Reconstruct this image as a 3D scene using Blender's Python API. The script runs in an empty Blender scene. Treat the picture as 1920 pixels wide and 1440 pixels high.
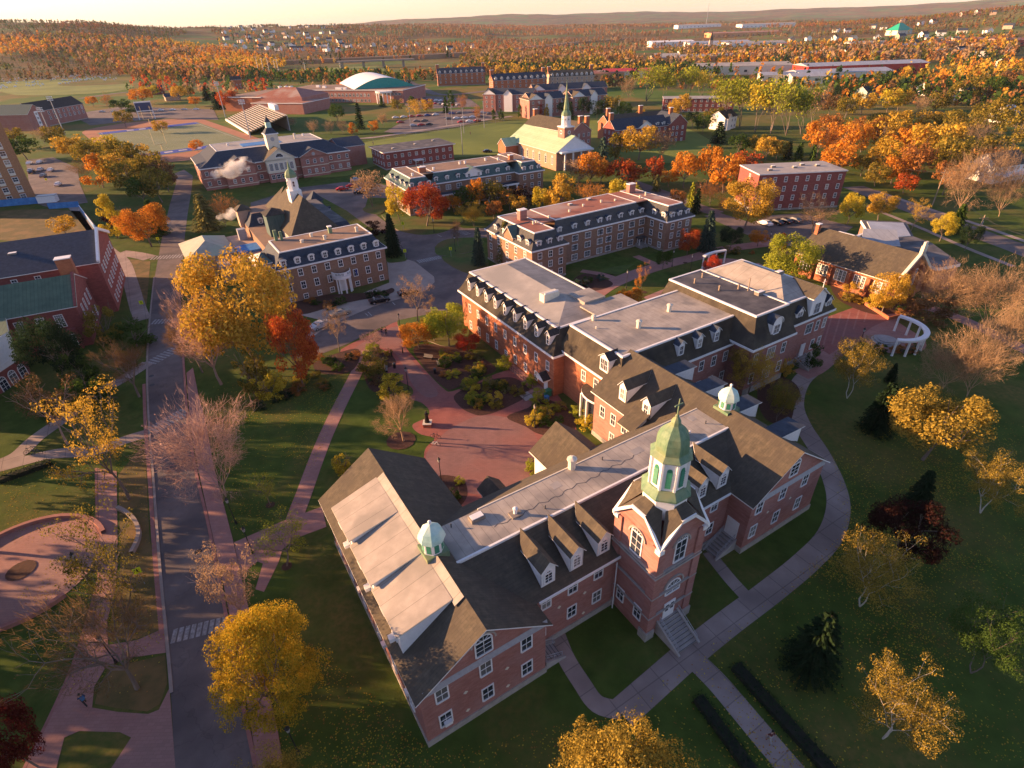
import bpy, math, random
import numpy as np
from mathutils import Vector
R = math.radians
C = bpy.context.scene.collection
# ------------------------------------------------------------------ survey helper
# positions on the ground were surveyed through the calibrated lens of the photo
F = 1050.; PITCH = R(32.8); ROLL = R(1.8); H = 52.
def ray(px, py):
    x = (px-960)/F; y = -(py-720)/F
    c, s = math.cos(ROLL), math.sin(ROLL)
    x, y = x*c+y*s, -x*s+y*c
    cp, sp = math.cos(PITCH), math.sin(PITCH)
    return (x, cp+y*sp, y*cp-sp)
def G(px, py, z=0):
    d = ray(px, py); t = (z-H)/d[2]; return (d[0]*t, d[1]*t)
def proj(X, Y, Z):
    Z = Z-H; cp, sp = math.cos(PITCH), math.sin(PITCH)
    d = Y*cp-Z*sp; y = (Y*sp+Z*cp)/d; x = X/d
    c, s = math.cos(ROLL), math.sin(ROLL)
    x, y = x*c-y*s, x*s+y*c
    return 960+x*F, 720-y*F, d
def Hz(px, py, X, Y):
    lo, hi = -5, 49
    for _ in range(40):
        m = (lo+hi)/2
        if proj(X, Y, m)[1] > py: lo = m
        else: hi = m
    return lo
O = G(805, 1399); A = R(31)
def W(u, v): return (O[0]+u*math.cos(A)-v*math.sin(A), O[1]+u*math.sin(A)+v*math.cos(A))
# ------------------------------------------------------------------ materials
def newmat(n):
    m = bpy.data.materials.new(n); m.use_nodes = True
    nt = m.node_tree; b = nt.nodes['Principled BSDF']
    return m, nt, b
def noise_mat(name, c1, c2, scale=1.0, rough=.85, scale2=None, c3=None, bump=0, obj=True, band=None, spec=.3, metal=0, stretch=None, crack=0):
    m, nt, b = newmat(name); N = nt.nodes; L = nt.links
    tc = N.new('ShaderNodeTexCoord')
    src = tc.outputs['Object']
    if not obj:
        g = N.new('ShaderNodeNewGeometry'); src = g.outputs['Position']
    if stretch:
        mp = N.new('ShaderNodeMapping'); mp.inputs['Scale'].default_value = stretch; L.new(src, mp.inputs[0]); src2 = mp.outputs[0]
    else: src2 = src
    n = N.new('ShaderNodeTexNoise'); n.inputs['Scale'].default_value = scale; n.inputs['Detail'].default_value = 6; n.inputs['Roughness'].default_value = .65
    L.new(src2, n.inputs['Vector'])
    r = N.new('ShaderNodeValToRGB'); r.color_ramp.elements[0].position = .32; r.color_ramp.elements[1].position = .68
    r.color_ramp.elements[0].color = (*c1, 1); r.color_ramp.elements[1].color = (*c2, 1)
    L.new(n.outputs['Fac'], r.inputs[0]); out = r.outputs[0]
    if c3:
        n2 = N.new('ShaderNodeTexNoise'); n2.inputs['Scale'].default_value = scale2 or scale*.2; n2.inputs['Detail'].default_value = 3
        L.new(src, n2.inputs['Vector'])
        mr = N.new('ShaderNodeMapRange'); mr.inputs[1].default_value = .45; mr.inputs[2].default_value = .65
        L.new(n2.outputs['Fac'], mr.inputs[0])
        mx = N.new('ShaderNodeMix'); mx.data_type = 'RGBA'; L.new(mr.outputs[0], mx.inputs[0]); L.new(out, mx.inputs[6]); mx.inputs[7].default_value = (*c3, 1); out = mx.outputs[2]
    if band:   # (axis vector scale, width, colour)  thin seams
        w = N.new('ShaderNodeTexBrick'); mp = N.new('ShaderNodeMapping')
        mp.inputs['Rotation'].default_value = band.get('rot', (0, 0, 0))
        L.new(src, mp.inputs[0]); L.new(mp.outputs[0], w.inputs['Vector'])
        w.inputs['Scale'].default_value = 1; w.inputs['Brick Width'].default_value = band['w']; w.inputs['Row Height'].default_value = band['h']
        w.inputs['Mortar Size'].default_value = band.get('m', .03); w.offset = band.get('off', .5)
        w.inputs['Color1'].default_value = (1, 1, 1, 1); w.inputs['Color2'].default_value = (*([band.get('var', .86)]*3), 1); k = band.get('k', .6); w.inputs['Mortar'].default_value = (*band['mc'], 1) if 'mc' in band else (k, k, k, 1)
        mx = N.new('ShaderNodeMix'); mx.data_type = 'RGBA'; mx.blend_type = 'MULTIPLY'; mx.inputs[0].default_value = 1
        L.new(out, mx.inputs[6]); L.new(w.outputs['Color'], mx.inputs[7]); out = mx.outputs[2]
    if crack:
        vo = N.new('ShaderNodeTexVoronoi'); vo.feature = 'DISTANCE_TO_EDGE'; vo.inputs['Scale'].default_value = crack
        dn = N.new('ShaderNodeTexNoise'); dn.inputs['Scale'].default_value = .8; L.new(src, dn.inputs['Vector']); va = N.new('ShaderNodeVectorMath'); va.operation = 'MULTIPLY_ADD'; va.inputs[1].default_value = (3, 3, 0); L.new(dn.outputs['Color'], va.inputs[0]); L.new(src, va.inputs[2]); L.new(va.outputs[0], vo.inputs['Vector'])
        mr = N.new('ShaderNodeMapRange'); mr.inputs[1].default_value = .0; mr.inputs[2].default_value = .012; mr.inputs[3].default_value = .8; L.new(vo.outputs['Distance'], mr.inputs[0])
        mx = N.new('ShaderNodeMix'); mx.data_type = 'RGBA'; mx.blend_type = 'MULTIPLY'; mx.inputs[0].default_value = 1; L.new(out, mx.inputs[6]); L.new(mr.outputs[0], mx.inputs[7]); out = mx.outputs[2]
    L.new(out, b.inputs['Base Color']); b.inputs['Roughness'].default_value = rough
    b.inputs['Specular IOR Level'].default_value = spec; b.inputs['Metallic'].default_value = metal
    if bump:
        bp = N.new('ShaderNodeBump'); bp.inputs['Strength'].default_value = bump; bp.inputs['Distance'].default_value = .05
        L.new(n.outputs['Fac'], bp.inputs['Height']); L.new(bp.outputs[0], b.inputs['Normal'])
    return m
def plain(name, c, rough=.6, metal=0, spec=.4):
    c2 = tuple(min(1, x*1.12+.004) for x in c); c1 = tuple(x*.85 for x in c)
    return noise_mat(name, c1, c2, 3.0, rough, spec=spec, metal=metal)
M = {}
BR = dict(w=.45, h=.16, m=.02, k=.8, var=.8, rot=(R(90), 0, 0))
M['brick'] = noise_mat('red_brick', (.33, .135, .105), (.45, .21, .17), 1.1, .9, c3=(.40, .20, .17), scale2=.35, stretch=(1, 1, 2.5), band=BR)
M['brick_orange'] = noise_mat('orange_brick', (.36, .12, .06), (.47, .18, .095), 1.1, .9, stretch=(1, 1, 2.5), band=BR)
M['brick_deep'] = noise_mat('deep_red_brick', (.25, .07, .06), (.34, .105, .09), 1.1, .9, stretch=(1, 1, 2.5), band=BR)
M['brick_brown'] = noise_mat('brown_brick', (.25, .145, .09), (.36, .21, .14), 2.2, .9, c3=(.31, .18, .13), scale2=.5, band=BR)
M['tanwall'] = noise_mat('tan_render', (.38, .27, .20), (.47, .34, .26), 1, .9)
M['brick_tower'] = noise_mat('tower_brick', (.36, .18, .09), (.46, .24, .13), 2.2, .9, band=BR)
M['gslate'] = noise_mat('grey_slates', (.055, .055, .058), (.095, .093, .09), 1.6, .8, c3=(.075, .072, .065), scale2=.4, band=dict(w=.6, h=.3, m=.02, k=.8, var=.8))
M['stone'] = noise_mat('foundation_stone', (.28, .25, .22), (.4, .36, .32), 1.5, .9, bump=.3)
M['white'] = noise_mat('white_paint', (.72, .70, .68), (.82, .80, .78), 2, .55)
M['cream'] = noise_mat('cream_paint', (.62, .56, .44), (.72, .66, .54), 2, .6)
M['shingle'] = noise_mat('tan_shingles', (.07, .06, .046), (.122, .10, .07), 1.6, .95, c3=(.082, .068, .052), scale2=.5, band=dict(w=.9, h=.28, m=.02, k=.75, var=.82))
M['mshingle'] = noise_mat('mansard_shingles', (.06, .05, .036), (.10, .082, .058), 1.6, .95, c3=(.045, .038, .03), scale2=.4, band=dict(w=.6, h=.28, m=.02, k=.8, var=.82))
M['shingle_dark'] = noise_mat('dark_shingles', (.035, .032, .032), (.065, .06, .058), 1.6, .95, band=dict(w=.9, h=.28, m=.02, k=.75, var=.8))
M['slate'] = noise_mat('blue_slate', (.03, .04, .06), (.055, .07, .098), 1.6, .8, band=dict(w=.6, h=.3, m=.02, k=.8, var=.8))
M['slate_green'] = noise_mat('green_slate', (.045, .085, .085), (.08, .13, .125), 1.3, .8, stretch=(2.5, 2.5, .4))
M['membrane'] = noise_mat('grey_roof_membrane', (.33, .29, .25), (.44, .39, .33), .8, .85, c3=(.24, .22, .20), scale2=.3, band=dict(w=40, h=.95, m=.03, k=.68, var=.95, off=0, rot=(0, 0, R(90))))
M['membrane2'] = noise_mat('grey_roof_panels', (.34, .295, .25), (.43, .375, .32), .8, .85, c3=(.28, .25, .215), scale2=.3, band=dict(w=40, h=1.9, m=.035, k=.66, var=.95, off=0))
M['flatgrey'] = noise_mat('gravel_roof', (.30, .28, .26), (.40, .37, .34), .5, .9, c3=(.26, .25, .24), scale2=.12)
M['flatdark'] = noise_mat('dark_roof_felt', (.06, .06, .07), (.11, .105, .11), .7, .85, c3=(.16, .15, .15), scale2=.3, band=dict(w=50, h=2.0, m=.05, k=.7, off=0))
M['flatred'] = noise_mat('red_gravel_roof', (.26, .10, .07), (.35, .14, .09), .6, .9, c3=(.38, .27, .22), scale2=.09)
M['flatbrown'] = noise_mat('brown_gravel_roof', (.24, .15, .10), (.33, .22, .15), .6, .9, c3=(.2, .14, .11), scale2=.15)
M['copper'] = noise_mat('green_copper', (.09, .17, .10), (.18, .27, .16), 2.6, .6, c3=(.22, .25, .13), scale2=.5, stretch=(1, 1, .4))
M['copper_pale'] = noise_mat('pale_copper', (.30, .50, .45), (.46, .66, .58), 2.4, .6, c3=(.62, .72, .60), scale2=.4)
M['palemetal'] = noise_mat('pale_metal_roof', (.36, .33, .25), (.46, .43, .33), .7, .6, c3=(.40, .42, .30), scale2=.2)
M['copper_roof'] = noise_mat('copper_roof_sheet', (.28, .42, .27), (.38, .52, .33), .7, .7, c3=(.42, .5, .33), scale2=.12, band=dict(w=60, h=.8, m=.06, k=.8, off=0, rot=(0, 0, R(90))))
M['green_roof'] = noise_mat('dark_green_roof_sheet', (.07, .115, .075), (.11, .165, .105), .8, .7, band=dict(w=60, h=.6, m=.06, k=.7, off=0, rot=(0, 0, R(90))))
M['louvre'] = noise_mat('green_louvre', (.03, .17, .10), (.05, .24, .14), 3, .6)
M['teal'] = noise_mat('teal_cladding', (.02, .25, .22), (.03, .33, .29), 1, .6)
M['steelroof'] = noise_mat('bluegrey_steel_roof', (.30, .32, .36), (.40, .42, .46), .3, .5, band=dict(w=90, h=1.2, m=.08, k=.8, off=0, rot=(0, 0, R(90))))
M['glass'] = noise_mat('window_glass', (.012, .016, .028), (.05, .06, .08), .35, .08, spec=.8)
_m = M['glass']; _nt = _m.node_tree; _b = _nt.nodes['Principled BSDF']; _l = _b.inputs['Base Color'].links[0].from_socket
_oi = _nt.nodes.new('ShaderNodeObjectInfo'); _r = _nt.nodes.new('ShaderNodeValToRGB'); _r.color_ramp.interpolation = 'CONSTANT'; _e = _r.color_ramp.elements; _e[0].color = (0, 0, 0, 1); _e[1].position = .74; _e[1].color = (.35, .35, .35, 1); _x = _e.new(.88); _x.color = (.75, .75, .75, 1); _nt.links.new(_oi.outputs['Random'], _r.inputs[0])
_mx = _nt.nodes.new('ShaderNodeMix'); _mx.data_type = 'RGBA'; _nt.links.new(_r.outputs[0], _mx.inputs[0]); _nt.links.new(_l, _mx.inputs[6]); _mx.inputs[7].default_value = (.34, .31, .27, 1); _nt.links.new(_mx.outputs[2], _b.inputs['Base Color'])
M['glass_lit'] = noise_mat('pale_window_blind', (.30, .29, .27), (.45, .43, .4), 1, .3)
M['black'] = plain('black_metal', (.015, .015, .018), .45)
M['darkgrey'] = plain('dark_grey_metal', (.07, .07, .075), .5)
M['grey'] = plain('grey_metal', (.35, .35, .36), .45)
M['wood'] = plain('grey_timber', (.22, .19, .16), .9)
M['pole'] = plain('pole_timber', (.30, .23, .17), .9)
M['bronze'] = plain('dark_bronze', (.035, .03, .028), .4, .6)
M['concrete'] = noise_mat('path_concrete', (.31, .24, .205), (.40, .315, .27), .5, .9, c3=(.25, .19, .165), scale2=.15, obj=False, band=dict(w=2.6, h=2.6, m=.05, k=.62, var=.9, off=0, rot=(0, 0, R(-31))))
M['concrete2'] = noise_mat('step_concrete', (.30, .27, .25), (.40, .36, .33), 1, .9)
PV = dict(w=.6, h=.3, m=.02, k=.82, var=.88)
M['paver'] = noise_mat('pink_brick_pavers', (.32, .155, .13), (.43, .225, .185), .35, .9, c3=(.33, .19, .16), scale2=.08, obj=False, band=PV)
M['paver_red'] = noise_mat('red_brick_pavers', (.26, .085, .07), (.37, .13, .10), .5, .9, c3=(.27, .115, .10), scale2=.1, obj=False, band=PV)
M['paver_grey'] = noise_mat('grey_mauve_pavers', (.22, .12, .108), (.30, .16, .14), .4, .9, c3=(.28, .13, .11), scale2=.12, obj=False, band=PV)
M['tanpave'] = noise_mat('tan_paving', (.34, .26, .22), (.43, .34, .28), .4, .9, obj=False)
M['asphalt'] = noise_mat('asphalt', (.14, .108, .098), (.195, .155, .14), .5, .9, c3=(.105, .086, .082), crack=.16, scale2=.13, obj=False, bump=.1)
M['kerb'] = noise_mat('kerb_stone', (.25, .20, .17), (.34, .27, .23), .8, .9, obj=False)
M['kerb_brick'] = noise_mat('kerb_brick_edge', (.28, .12, .10), (.36, .17, .14), 1, .9, obj=False)
M['paint'] = noise_mat('road_paint', (.30, .28, .26), (.62, .60, .56), 3, .8, obj=False)
M['wornpaint'] = noise_mat('worn_road_paint', (.17, .15, .14), (.42, .39, .37), 2.5, .8, obj=False)
M['mulch'] = noise_mat('bark_mulch', (.055, .026, .018), (.10, .045, .03), 3, .95, obj=False, bump=.5)
M['soil'] = noise_mat('dark_bed', (.012, .016, .010), (.03, .03, .02), 1.5, .95, obj=False)  # near black: stands in for shade under the benches, also fills hedges
M['turf'] = noise_mat('olive_turf', (.15, .18, .085), (.20, .22, .11), .05, .95, obj=False)
M['track'] = noise_mat('orange_brown_track', (.32, .135, .075), (.40, .175, .10), .1, .95, obj=False)
M['blue'] = noise_mat('blue_endzone', (.02, .05, .28), (.03, .07, .38), .2, .9, obj=False)
M['bluesheet'] = noise_mat('blue_tarpaulin', (.03, .14, .38), (.08, .26, .55), .6, .6)
M['field'] = noise_mat('bright_mown_grass', (.13, .17, .025), (.18, .215, .035), .12, .95, c3=(.10, .14, .02), scale2=.02, obj=False)
M['dirt'] = noise_mat('bare_earth', (.30, .16, .09), (.40, .24, .14), .05, .95, obj=False)
M['lawn'] = noise_mat('lawn_patch', (.05, .08, .014), (.09, .13, .022), .6, .95, c3=(.13, .10, .03), scale2=.1, obj=False, bump=.3)
M['verge'] = noise_mat('leafy_verge', (.08, .075, .022), (.16, .105, .035), .9, .95, c3=(.20, .12, .045), scale2=.25, obj=False, bump=.3)
M['signyellow'] = plain('fluorescent_yellow', (.75, .85, .02), .5)
M['bark'] = noise_mat('grey_bark', (.13, .10, .08), (.24, .19, .155), 6, .95, stretch=(3, 3, .5))
M['bark_pale'] = noise_mat('pale_birch_bark', (.42, .37, .31), (.62, .57, .5), 6, .9, stretch=(2, 2, .8))
M['bark_pink'] = noise_mat('pinkish_twigs', (.34, .22, .17), (.46, .31, .24), 5, .95)
M['bark_tan'] = noise_mat('tan_twigs', (.36, .23, .13), (.50, .33, .19), 5, .95)
M['redpaint'] = plain('red_paint', (.45, .03, .025), .5)
M['skin'] = plain('skin', (.45, .27, .2), .6)
# ------------------------------------------------------------------ mesh helpers
class MB:
    def __init__(s): s.v = []; s.f = []; s.m = []; s.ms = []
    def mi(s, mat):
        if isinstance(mat, str): mat = M[mat]
        if mat not in s.ms: s.ms.append(mat)
        return s.ms.index(mat)
    def face(s, pts, mat):
        b = len(s.v); s.v += [tuple(p) for p in pts]; s.f.append(tuple(range(b, b+len(pts)))); s.m.append(s.mi(mat)); return s
    def ext(s, pts, vec, mat, top=None, bot=None, side=None):
        vec = Vector(vec); P = [Vector(p) for p in pts]; Q = [p+vec for p in P]; n = len(P)
        nrm = Vector((0, 0, 0))
        for i in range(n): nrm += P[i].cross(P[(i+1) % n])
        if nrm.dot(vec) < 0: P.reverse(); Q.reverse()
        s.face(P[::-1], bot or mat); s.face(Q, top or mat)
        for i in range(n):
            j = (i+1) % n; s.face([P[i], P[j], Q[j], Q[i]], side or mat)
        return s
    def box(s, x0, x1, y0, y1, z0, z1, mat, top=None):
        return s.ext([(x0, y0, z0), (x1, y0, z0), (x1, y1, z0), (x0, y1, z0)], (0, 0, z1-z0), mat, top)
    def ring(s, c, prof, n, mat, a0=0, cap=True, sy=1):
        """lathe: prof = [(r,z)...]"""
        cx, cy = c; rows = []
        for r, z in prof: rows.append([(cx+r*math.cos(a0+2*math.pi*i/n), cy+sy*r*math.sin(a0+2*math.pi*i/n), z) for i in range(n)])
        for k in range(len(rows)-1):
            mm = mat[k] if isinstance(mat, (list, tuple)) else mat
            for i in range(n):
                j = (i+1) % n; s.face([rows[k][i], rows[k][j], rows[k+1][j], rows[k+1][i]], mm)
        if cap: s.face(rows[-1], mat[-1] if isinstance(mat, (list, tuple)) else mat); s.face(rows[0][::-1], mat[0] if isinstance(mat, (list, tuple)) else mat)
        return s
    def tube(s, p, q, r0, r1, mat, n=6):
        p = Vector(p); q = Vector(q); d = (q-p)
        if d.length < 1e-6: return s
        d.normalize(); a = d.orthogonal().normalized(); b = d.cross(a)
        k = [a*math.cos(2*math.pi*i/n)+b*math.sin(2*math.pi*i/n) for i in range(n)]
        for i in range(n):
            j = (i+1) % n; s.face([p+k[i]*r0, p+k[j]*r0, q+k[j]*r1, q+k[i]*r1], mat)
        s.face([q+x*r1 for x in k], mat); s.face([p+x*r0 for x in k][::-1], mat)
        return s
    def data(s, name, smooth=False):
        me = bpy.data.meshes.new(name); me.from_pydata(s.v, [], s.f)
        for m in s.ms: me.materials.append(m)
        me.polygons.foreach_set('material_index', s.m)
        if smooth: me.polygons.foreach_set('use_smooth', [True]*len(s.f))
        me.update(); return me
    def build(s, name, parent=None, smooth=False):
        o = bpy.data.objects.new(name, s.data(name, smooth)); C.objects.link(o)
        if parent: o.parent = parent
        return o
def thing(name, label, cat, loc=(0, 0, 0), rz=0, group=None):
    o = bpy.data.objects.new(name, None); C.objects.link(o); o.empty_display_size = .5
    o.location = (*loc, 0)[:3]; o.rotation_euler = (0, 0, rz); o['label'] = label; o['category'] = cat
    if group: o['group'] = group
    return o
def tag(o, label=None, cat=None, group=None, kind=None):
    for k, v in (('label', label), ('category', cat), ('group', group), ('kind', kind)):
        if v: o[k] = v
    return o
def inst(src, name, parent=None, loc=(0, 0, 0), rz=0, sc=None):
    o = bpy.data.objects.new(name, src); C.objects.link(o); o.location = loc; o.rotation_euler = (0, 0, rz)
    if sc: o.scale = sc
    if parent: o.parent = parent
    return o
FACE = {'s': 0, 'e': R(90), 'n': R(180), 'w': R(-90), }   # outward -v, +u, +v, -u
# ------------------------------------------------------------------ windows
WC = {}
def winmesh(w, h, kind='sash', fr='white'):
    key = (round(w, 2), round(h, 2), kind, fr)
    if key in WC: return WC[key]
    b = MB(); t = .13 if kind != 'thin' else .08; d = .07
    def rectf(x0, x1, z0, z1, arch=False):
        b.box(x0, x1, -.03, .02, z0, z1, 'glass')
        b.box(x0-t, x0, -d, .02, z0-t, z1+t, fr); b.box(x1, x1+t, -d, .02, z0-t, z1+t, fr)
        b.box(x0, x1, -d, .02, z1, z1+t, fr); b.box(x0-.06, x1+.06, -d-.05, .02, z0-t, z0, fr)
    def bars(x0, x1, z0, z1, nx, nz, s=.045):
        for i in range(1, nx):
            x = x0+(x1-x0)*i/nx; b.box(x-s/2, x+s/2, -.055, -.03, z0, z1, fr)
        for i in range(1, nz):
            z = z0+(z1-z0)*i/nz; b.box(x0, x1, -.05, -.03, z-s/2, z+s/2, fr)
    x = w/2-t; z = h/2-t
    if kind == 'pair':
        for s_ in (-1, 1):
            a0, a1 = (-x, -t/2) if s_ < 0 else (t/2, x)
            rectf(a0, a1, -z, z); bars(a0, a1, -z, z, 2, 2)
    elif kind == 'arch' or kind == 'fan':
        r = x; zz = z-r
        rectf(-x, x, -z, zz); bars(-x, x, -z, zz, 2, 3)
        n = 8; P = [(r*math.cos(math.pi*i/n), zz+r*math.sin(math.pi*i/n)) for i in range(n+1)]; Q = [((r+t)*math.cos(math.pi*i/n), zz+(r+t)*math.sin(math.pi*i/n)) for i in range(n+1)]
        b.face([(p[0], -.03, p[1]) for p in P][::-1], 'glass')
        for i in range(n):
            b.ext([(P[i][0], .02, P[i][1]), (P[i+1][0], .02, P[i+1][1]), (Q[i+1][0], .02, Q[i+1][1]), (Q[i][0], .02, Q[i][1])], (0, -d-.02, 0), fr)
        for i in (2, 4, 6): b.tube((0, -.045, zz), (P[i][0], -.045, P[i][1]), .025, .025, fr, 4)
    elif kind == 'grid':
        rectf(-x, x, -z, z); bars(-x, x, -z, z, 4, 6, .06)
    elif kind == 'round':
        n = 12; P = [(x*math.cos(2*math.pi*i/n), x*math.sin(2*math.pi*i/n)) for i in range(n)]
        b.ext([(p[0]*1.2, .02, p[1]*1.2) for p in P], (0, -.06, 0), fr); b.ext([(p[0]*.8, -.04, p[1]*.8) for p in P], (0, -.03, 0), fr if fr == 'grey' else 'glass')
    else:
        rectf(-x, x, -z, z); bars(-x, x, -z, z, 2 if w > .8 else 1, 4 if h > 2.0 else 2)
        b.box(-x, x, -.06, -.03, -.04, .04, fr)
    WC[key] = b.data('window'); return WC[key]
WROW = {}
def win(parent, u, v, z, face, w=1.15, h=1.8, kind='sash', fr='white', name='window'):
    return inst(winmesh(w, h, kind, fr), name, parent, (u, v, z), FACE[face] if isinstance(face, str) else face)
def wrow(parent, face, fix, a0, a1, n, zs, w=1.15, h=1.8, kind='sash', skip=(), fr='white'):
    for z in (zs if isinstance(zs, (list, tuple)) else [zs]):
        for i in range(n):
            if i in skip: continue
            a = a0+(a1-a0)*(i/(n-1) if n > 1 else .5)
            u, v = (a, fix) if face in 'sn' else (fix, a)
            win(parent, u, v, z, face, w, h, kind, fr)
# ------------------------------------------------------------------ dormers
DC = {}
def dormer(parent, u, v, z, face, w=1.5, h=1.9, depth=3.5, kind='gable', roof='shingle_dark', ww=None, wh=None, rise=.8, wk='sash', backz=None, cheek='white'):
    """face centre bottom at u,v,z ; body runs back into the roof"""
    key = (w, h, depth, kind, roof, ww, wh, rise, wk, backz, cheek)
    if key not in DC:
        b = MB(); r = MB(); x = w/2
        zb = backz if backz is not None else 0
        # cheeks as wedge prism: front full height, reaching back at the top only
        if kind in ('gable', 'arch', 'ped'):
            for s_ in (-1, 1):
                b.ext([(s_*x, 0, 0), (s_*x, depth*h/(h+rise), h), (s_*x, 0, h)], (-s_*.12, 0, 0), cheek)
            front = [(-x, 0, 0), (x, 0, 0), (x, 0, h)]
            if kind == 'arch':
                n = 8; top = [(x*math.cos(math.pi*i/n), 0, h+rise*math.sin(math.pi*i/n)) for i in range(n+1)]
                front = [(-x, 0, 0), (x, 0, 0)]+top
                o_ = .12; T = [((x+o_)*math.cos(math.pi*i/n), h-.05+(rise+o_)*math.sin(math.pi*i/n)) for i in range(n+1)]
                for i in range(n):
                    a, c = T[i], T[i+1]
                    da = depth*(a[1])/(h+rise); dc = depth*(c[1])/(h+rise)
                    r.face([(a[0], -.15, a[1]), (c[0], -.15, c[1]), (c[0], dc, c[1]), (a[0], da, a[1])], roof)
                    r.face([(a[0], -.15, a[1]), (c[0], -.15, c[1]), (c[0]*.92, -.15, c[1]-.12), (a[0]*.92, -.15, a[1]-.12)][::-1], 'white')
            else:
                front += [(0, 0, h+rise), (-x, 0, h)]
                o_ = .18; yb = depth
                for s_ in (-1, 1):
                    q = [(0, -.2, h+rise+.03), (s_*(x+o_), -.2, h-.03*0-o_*rise/x), (s_*(x+o_), yb*h/(h+rise)-.1, h-o_*rise/x), (0, yb+.15, h+rise+.03)]
                    r.ext(q, (0, 0, .09), roof, side='white')
            b.ext(front, (0, .12, 0), 'white')
        elif kind == 'shed':
            for s_ in (-1, 1): b.ext([(s_*x, 0, 0), (s_*x, depth, zb+h+rise), (s_*x, 0, h)], (-s_*.12, 0, 0), cheek)
            b.ext([(-x, 0, 0), (x, 0, 0), (x, 0, h), (-x, 0, h)], (0, .12, 0), 'white')
            r.ext([(-x-.2, -.3, h-.03), (x+.2, -.3, h-.03), (x+.2, depth+.1, h+rise), (-x-.2, depth+.1, h+rise)], (0, 0, .1), roof, side='white')
        DC[key] = (b.data('dormer'), r.data('dormer_roof'))
    bm, rm = DC[key]
    a = FACE[face] if isinstance(face, str) else face
    o = inst(bm, 'dormer', parent, (u, v, z), a)
    inst(rm, 'dormer_roof', o)
    if ww: win_o = inst(winmesh(ww, wh, wk), 'window', o, (0, -.01, h*.52 if kind != 'arch' else h*.55))
    return o
# ------------------------------------------------------------------ roofs / walls
def gable(b, r, u0, u1, v0, v1, z0, ze, zr, axis='v', over=.5, wall='brick', roof='shingle', rc=None, both=True, sides=None):
    """gabled block: b wall builder, r roof builder. ridge along axis"""
    if axis == 'v':
        m = rc if rc is not None else (u0+u1)/2
        b.ext([(u0, v0, z0), (u1, v0, z0), (u1, v0, ze), (m, v0, zr), (u0, v0, ze)], (0, v1-v0, 0), wall)
        for s_, ue in ((-1, u0), (1, u1)):
            k = (zr-ze)/abs(ue-m); uo = ue+s_*over; zo = ze-k*over+.12
            mt = roof if not sides else sides[0 if s_ < 0 else 1]
            r.ext([(m, v0-over*.8, zr+.12), (uo, v0-over*.8, zo), (uo, v1+over*.8, zo), (m, v1+over*.8, zr+.12)], (0, 0, .14), mt, side='white', bot='white')
    else:
        m = rc if rc is not None else (v0+v1)/2
        b.ext([(u0, v0, z0), (u0, v1, z0), (u0, v1, ze), (u0, m, zr), (u0, v0, ze)], (u1-u0, 0, 0), wall)
        for s_, ve in ((-1, v0), (1, v1)):
            k = (zr-ze)/abs(ve-m); vo = ve+s_*over; zo = ze-k*over+.12
            r.ext([(u0-over*.8, m, zr+.12), (u0-over*.8, vo, zo), (u1+over*.8, vo, zo), (u1+over*.8, m, zr+.12)], (0, 0, .14), roof, side='white', bot='white')
def mansard(r, t, e, tp, z0, z1, side='slate', trim='white', sides='swne', over=.35):
    """e=(u0,u1,v0,v1) eave rect, tp=top rect; r roof builder, t trim builder"""
    E = [(e[0], e[2]), (e[1], e[2]), (e[1], e[3]), (e[0], e[3])]; T = [(tp[0], tp[2]), (tp[1], tp[2]), (tp[1], tp[3]), (tp[0], tp[3])]
    mats = side if isinstance(side, dict) else {k: side for k in 'swne'}
    for i, k in enumerate('senw'):
        j = (i+1) % 4
        if k in sides:
            # slight bell-cast curve
            a0, a1, b0, b1 = Vector((*E[i], z0)), Vector((*E[j], z0)), Vector((*T[i], z1)), Vector((*T[j], z1))
            f = .45; m0 = a0.lerp(b0, f); m1 = a1.lerp(b1, f); zc = z0+(z1-z0)*.36; m0.z = zc; m1.z = zc
            r.face([a0, a1, m1, m0], mats[k]); r.face([m0, m1, b1, b0], mats[k])
    def band(Rr, za, zb, o_, w_):
        u0, u1, v0, v1 = Rr
        t.box(u0-o_, u1+o_, v0-o_, v0-o_+w_, za, zb, trim); t.box(u0-o_, u1+o_, v1+o_-w_, v1+o_, za, zb, trim)
        t.box(u0-o_, u0-o_+w_, v0-o_+w_, v1+o_-w_, za, zb, trim); t.box(u1+o_-w_, u1+o_, v0-o_+w_, v1+o_-w_, za, zb, trim)
    band(e, z0-.35, z0-.003, .12, .5); band(tp, z1-.22, z1+.05, .14, .34)
def flat(u0, u1, v0, v1, z, mat, parent, name='flat_roof', th=.2):
    return MB().box(u0, u1, v0, v1, z-th, z, mat).build(name, parent)
def chimney(parent, u, v, z0, z1, w=1.2, d=.9, mat='brick_orange'):
    b = MB(); b.box(u-w/2, u+w/2, v-d/2, v+d/2, z0, z1, mat); b.box(u-w/2-.1, u+w/2+.1, v-d/2-.1, v+d/2+.1, z1, z1+.18, 'white')
    return b.build('chimney', parent)
def vent(parent, u, v, z, h=1.0, r=.28, mat='cream'):
    b = MB(); b.ring((u, v), [(r, z), (r, z+h*.75), (r*1.35, z+h*.78), (r*1.35, z+h*.9), (.05, z+h)], 10, mat); return b.build('roof_vent', parent)
def skylight(parent, u, v, z, w=1.2, d=.9, h=.35):
    b = MB(); b.box(u-w/2, u+w/2, v-d/2, v+d/2, z, z+h, 'wood'); b.box(u-w/2+.1, u+w/2-.1, v-d/2+.1, v+d/2-.1, z+h, z+h+.06, 'white'); return b.build('roof_hatch', parent)
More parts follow.
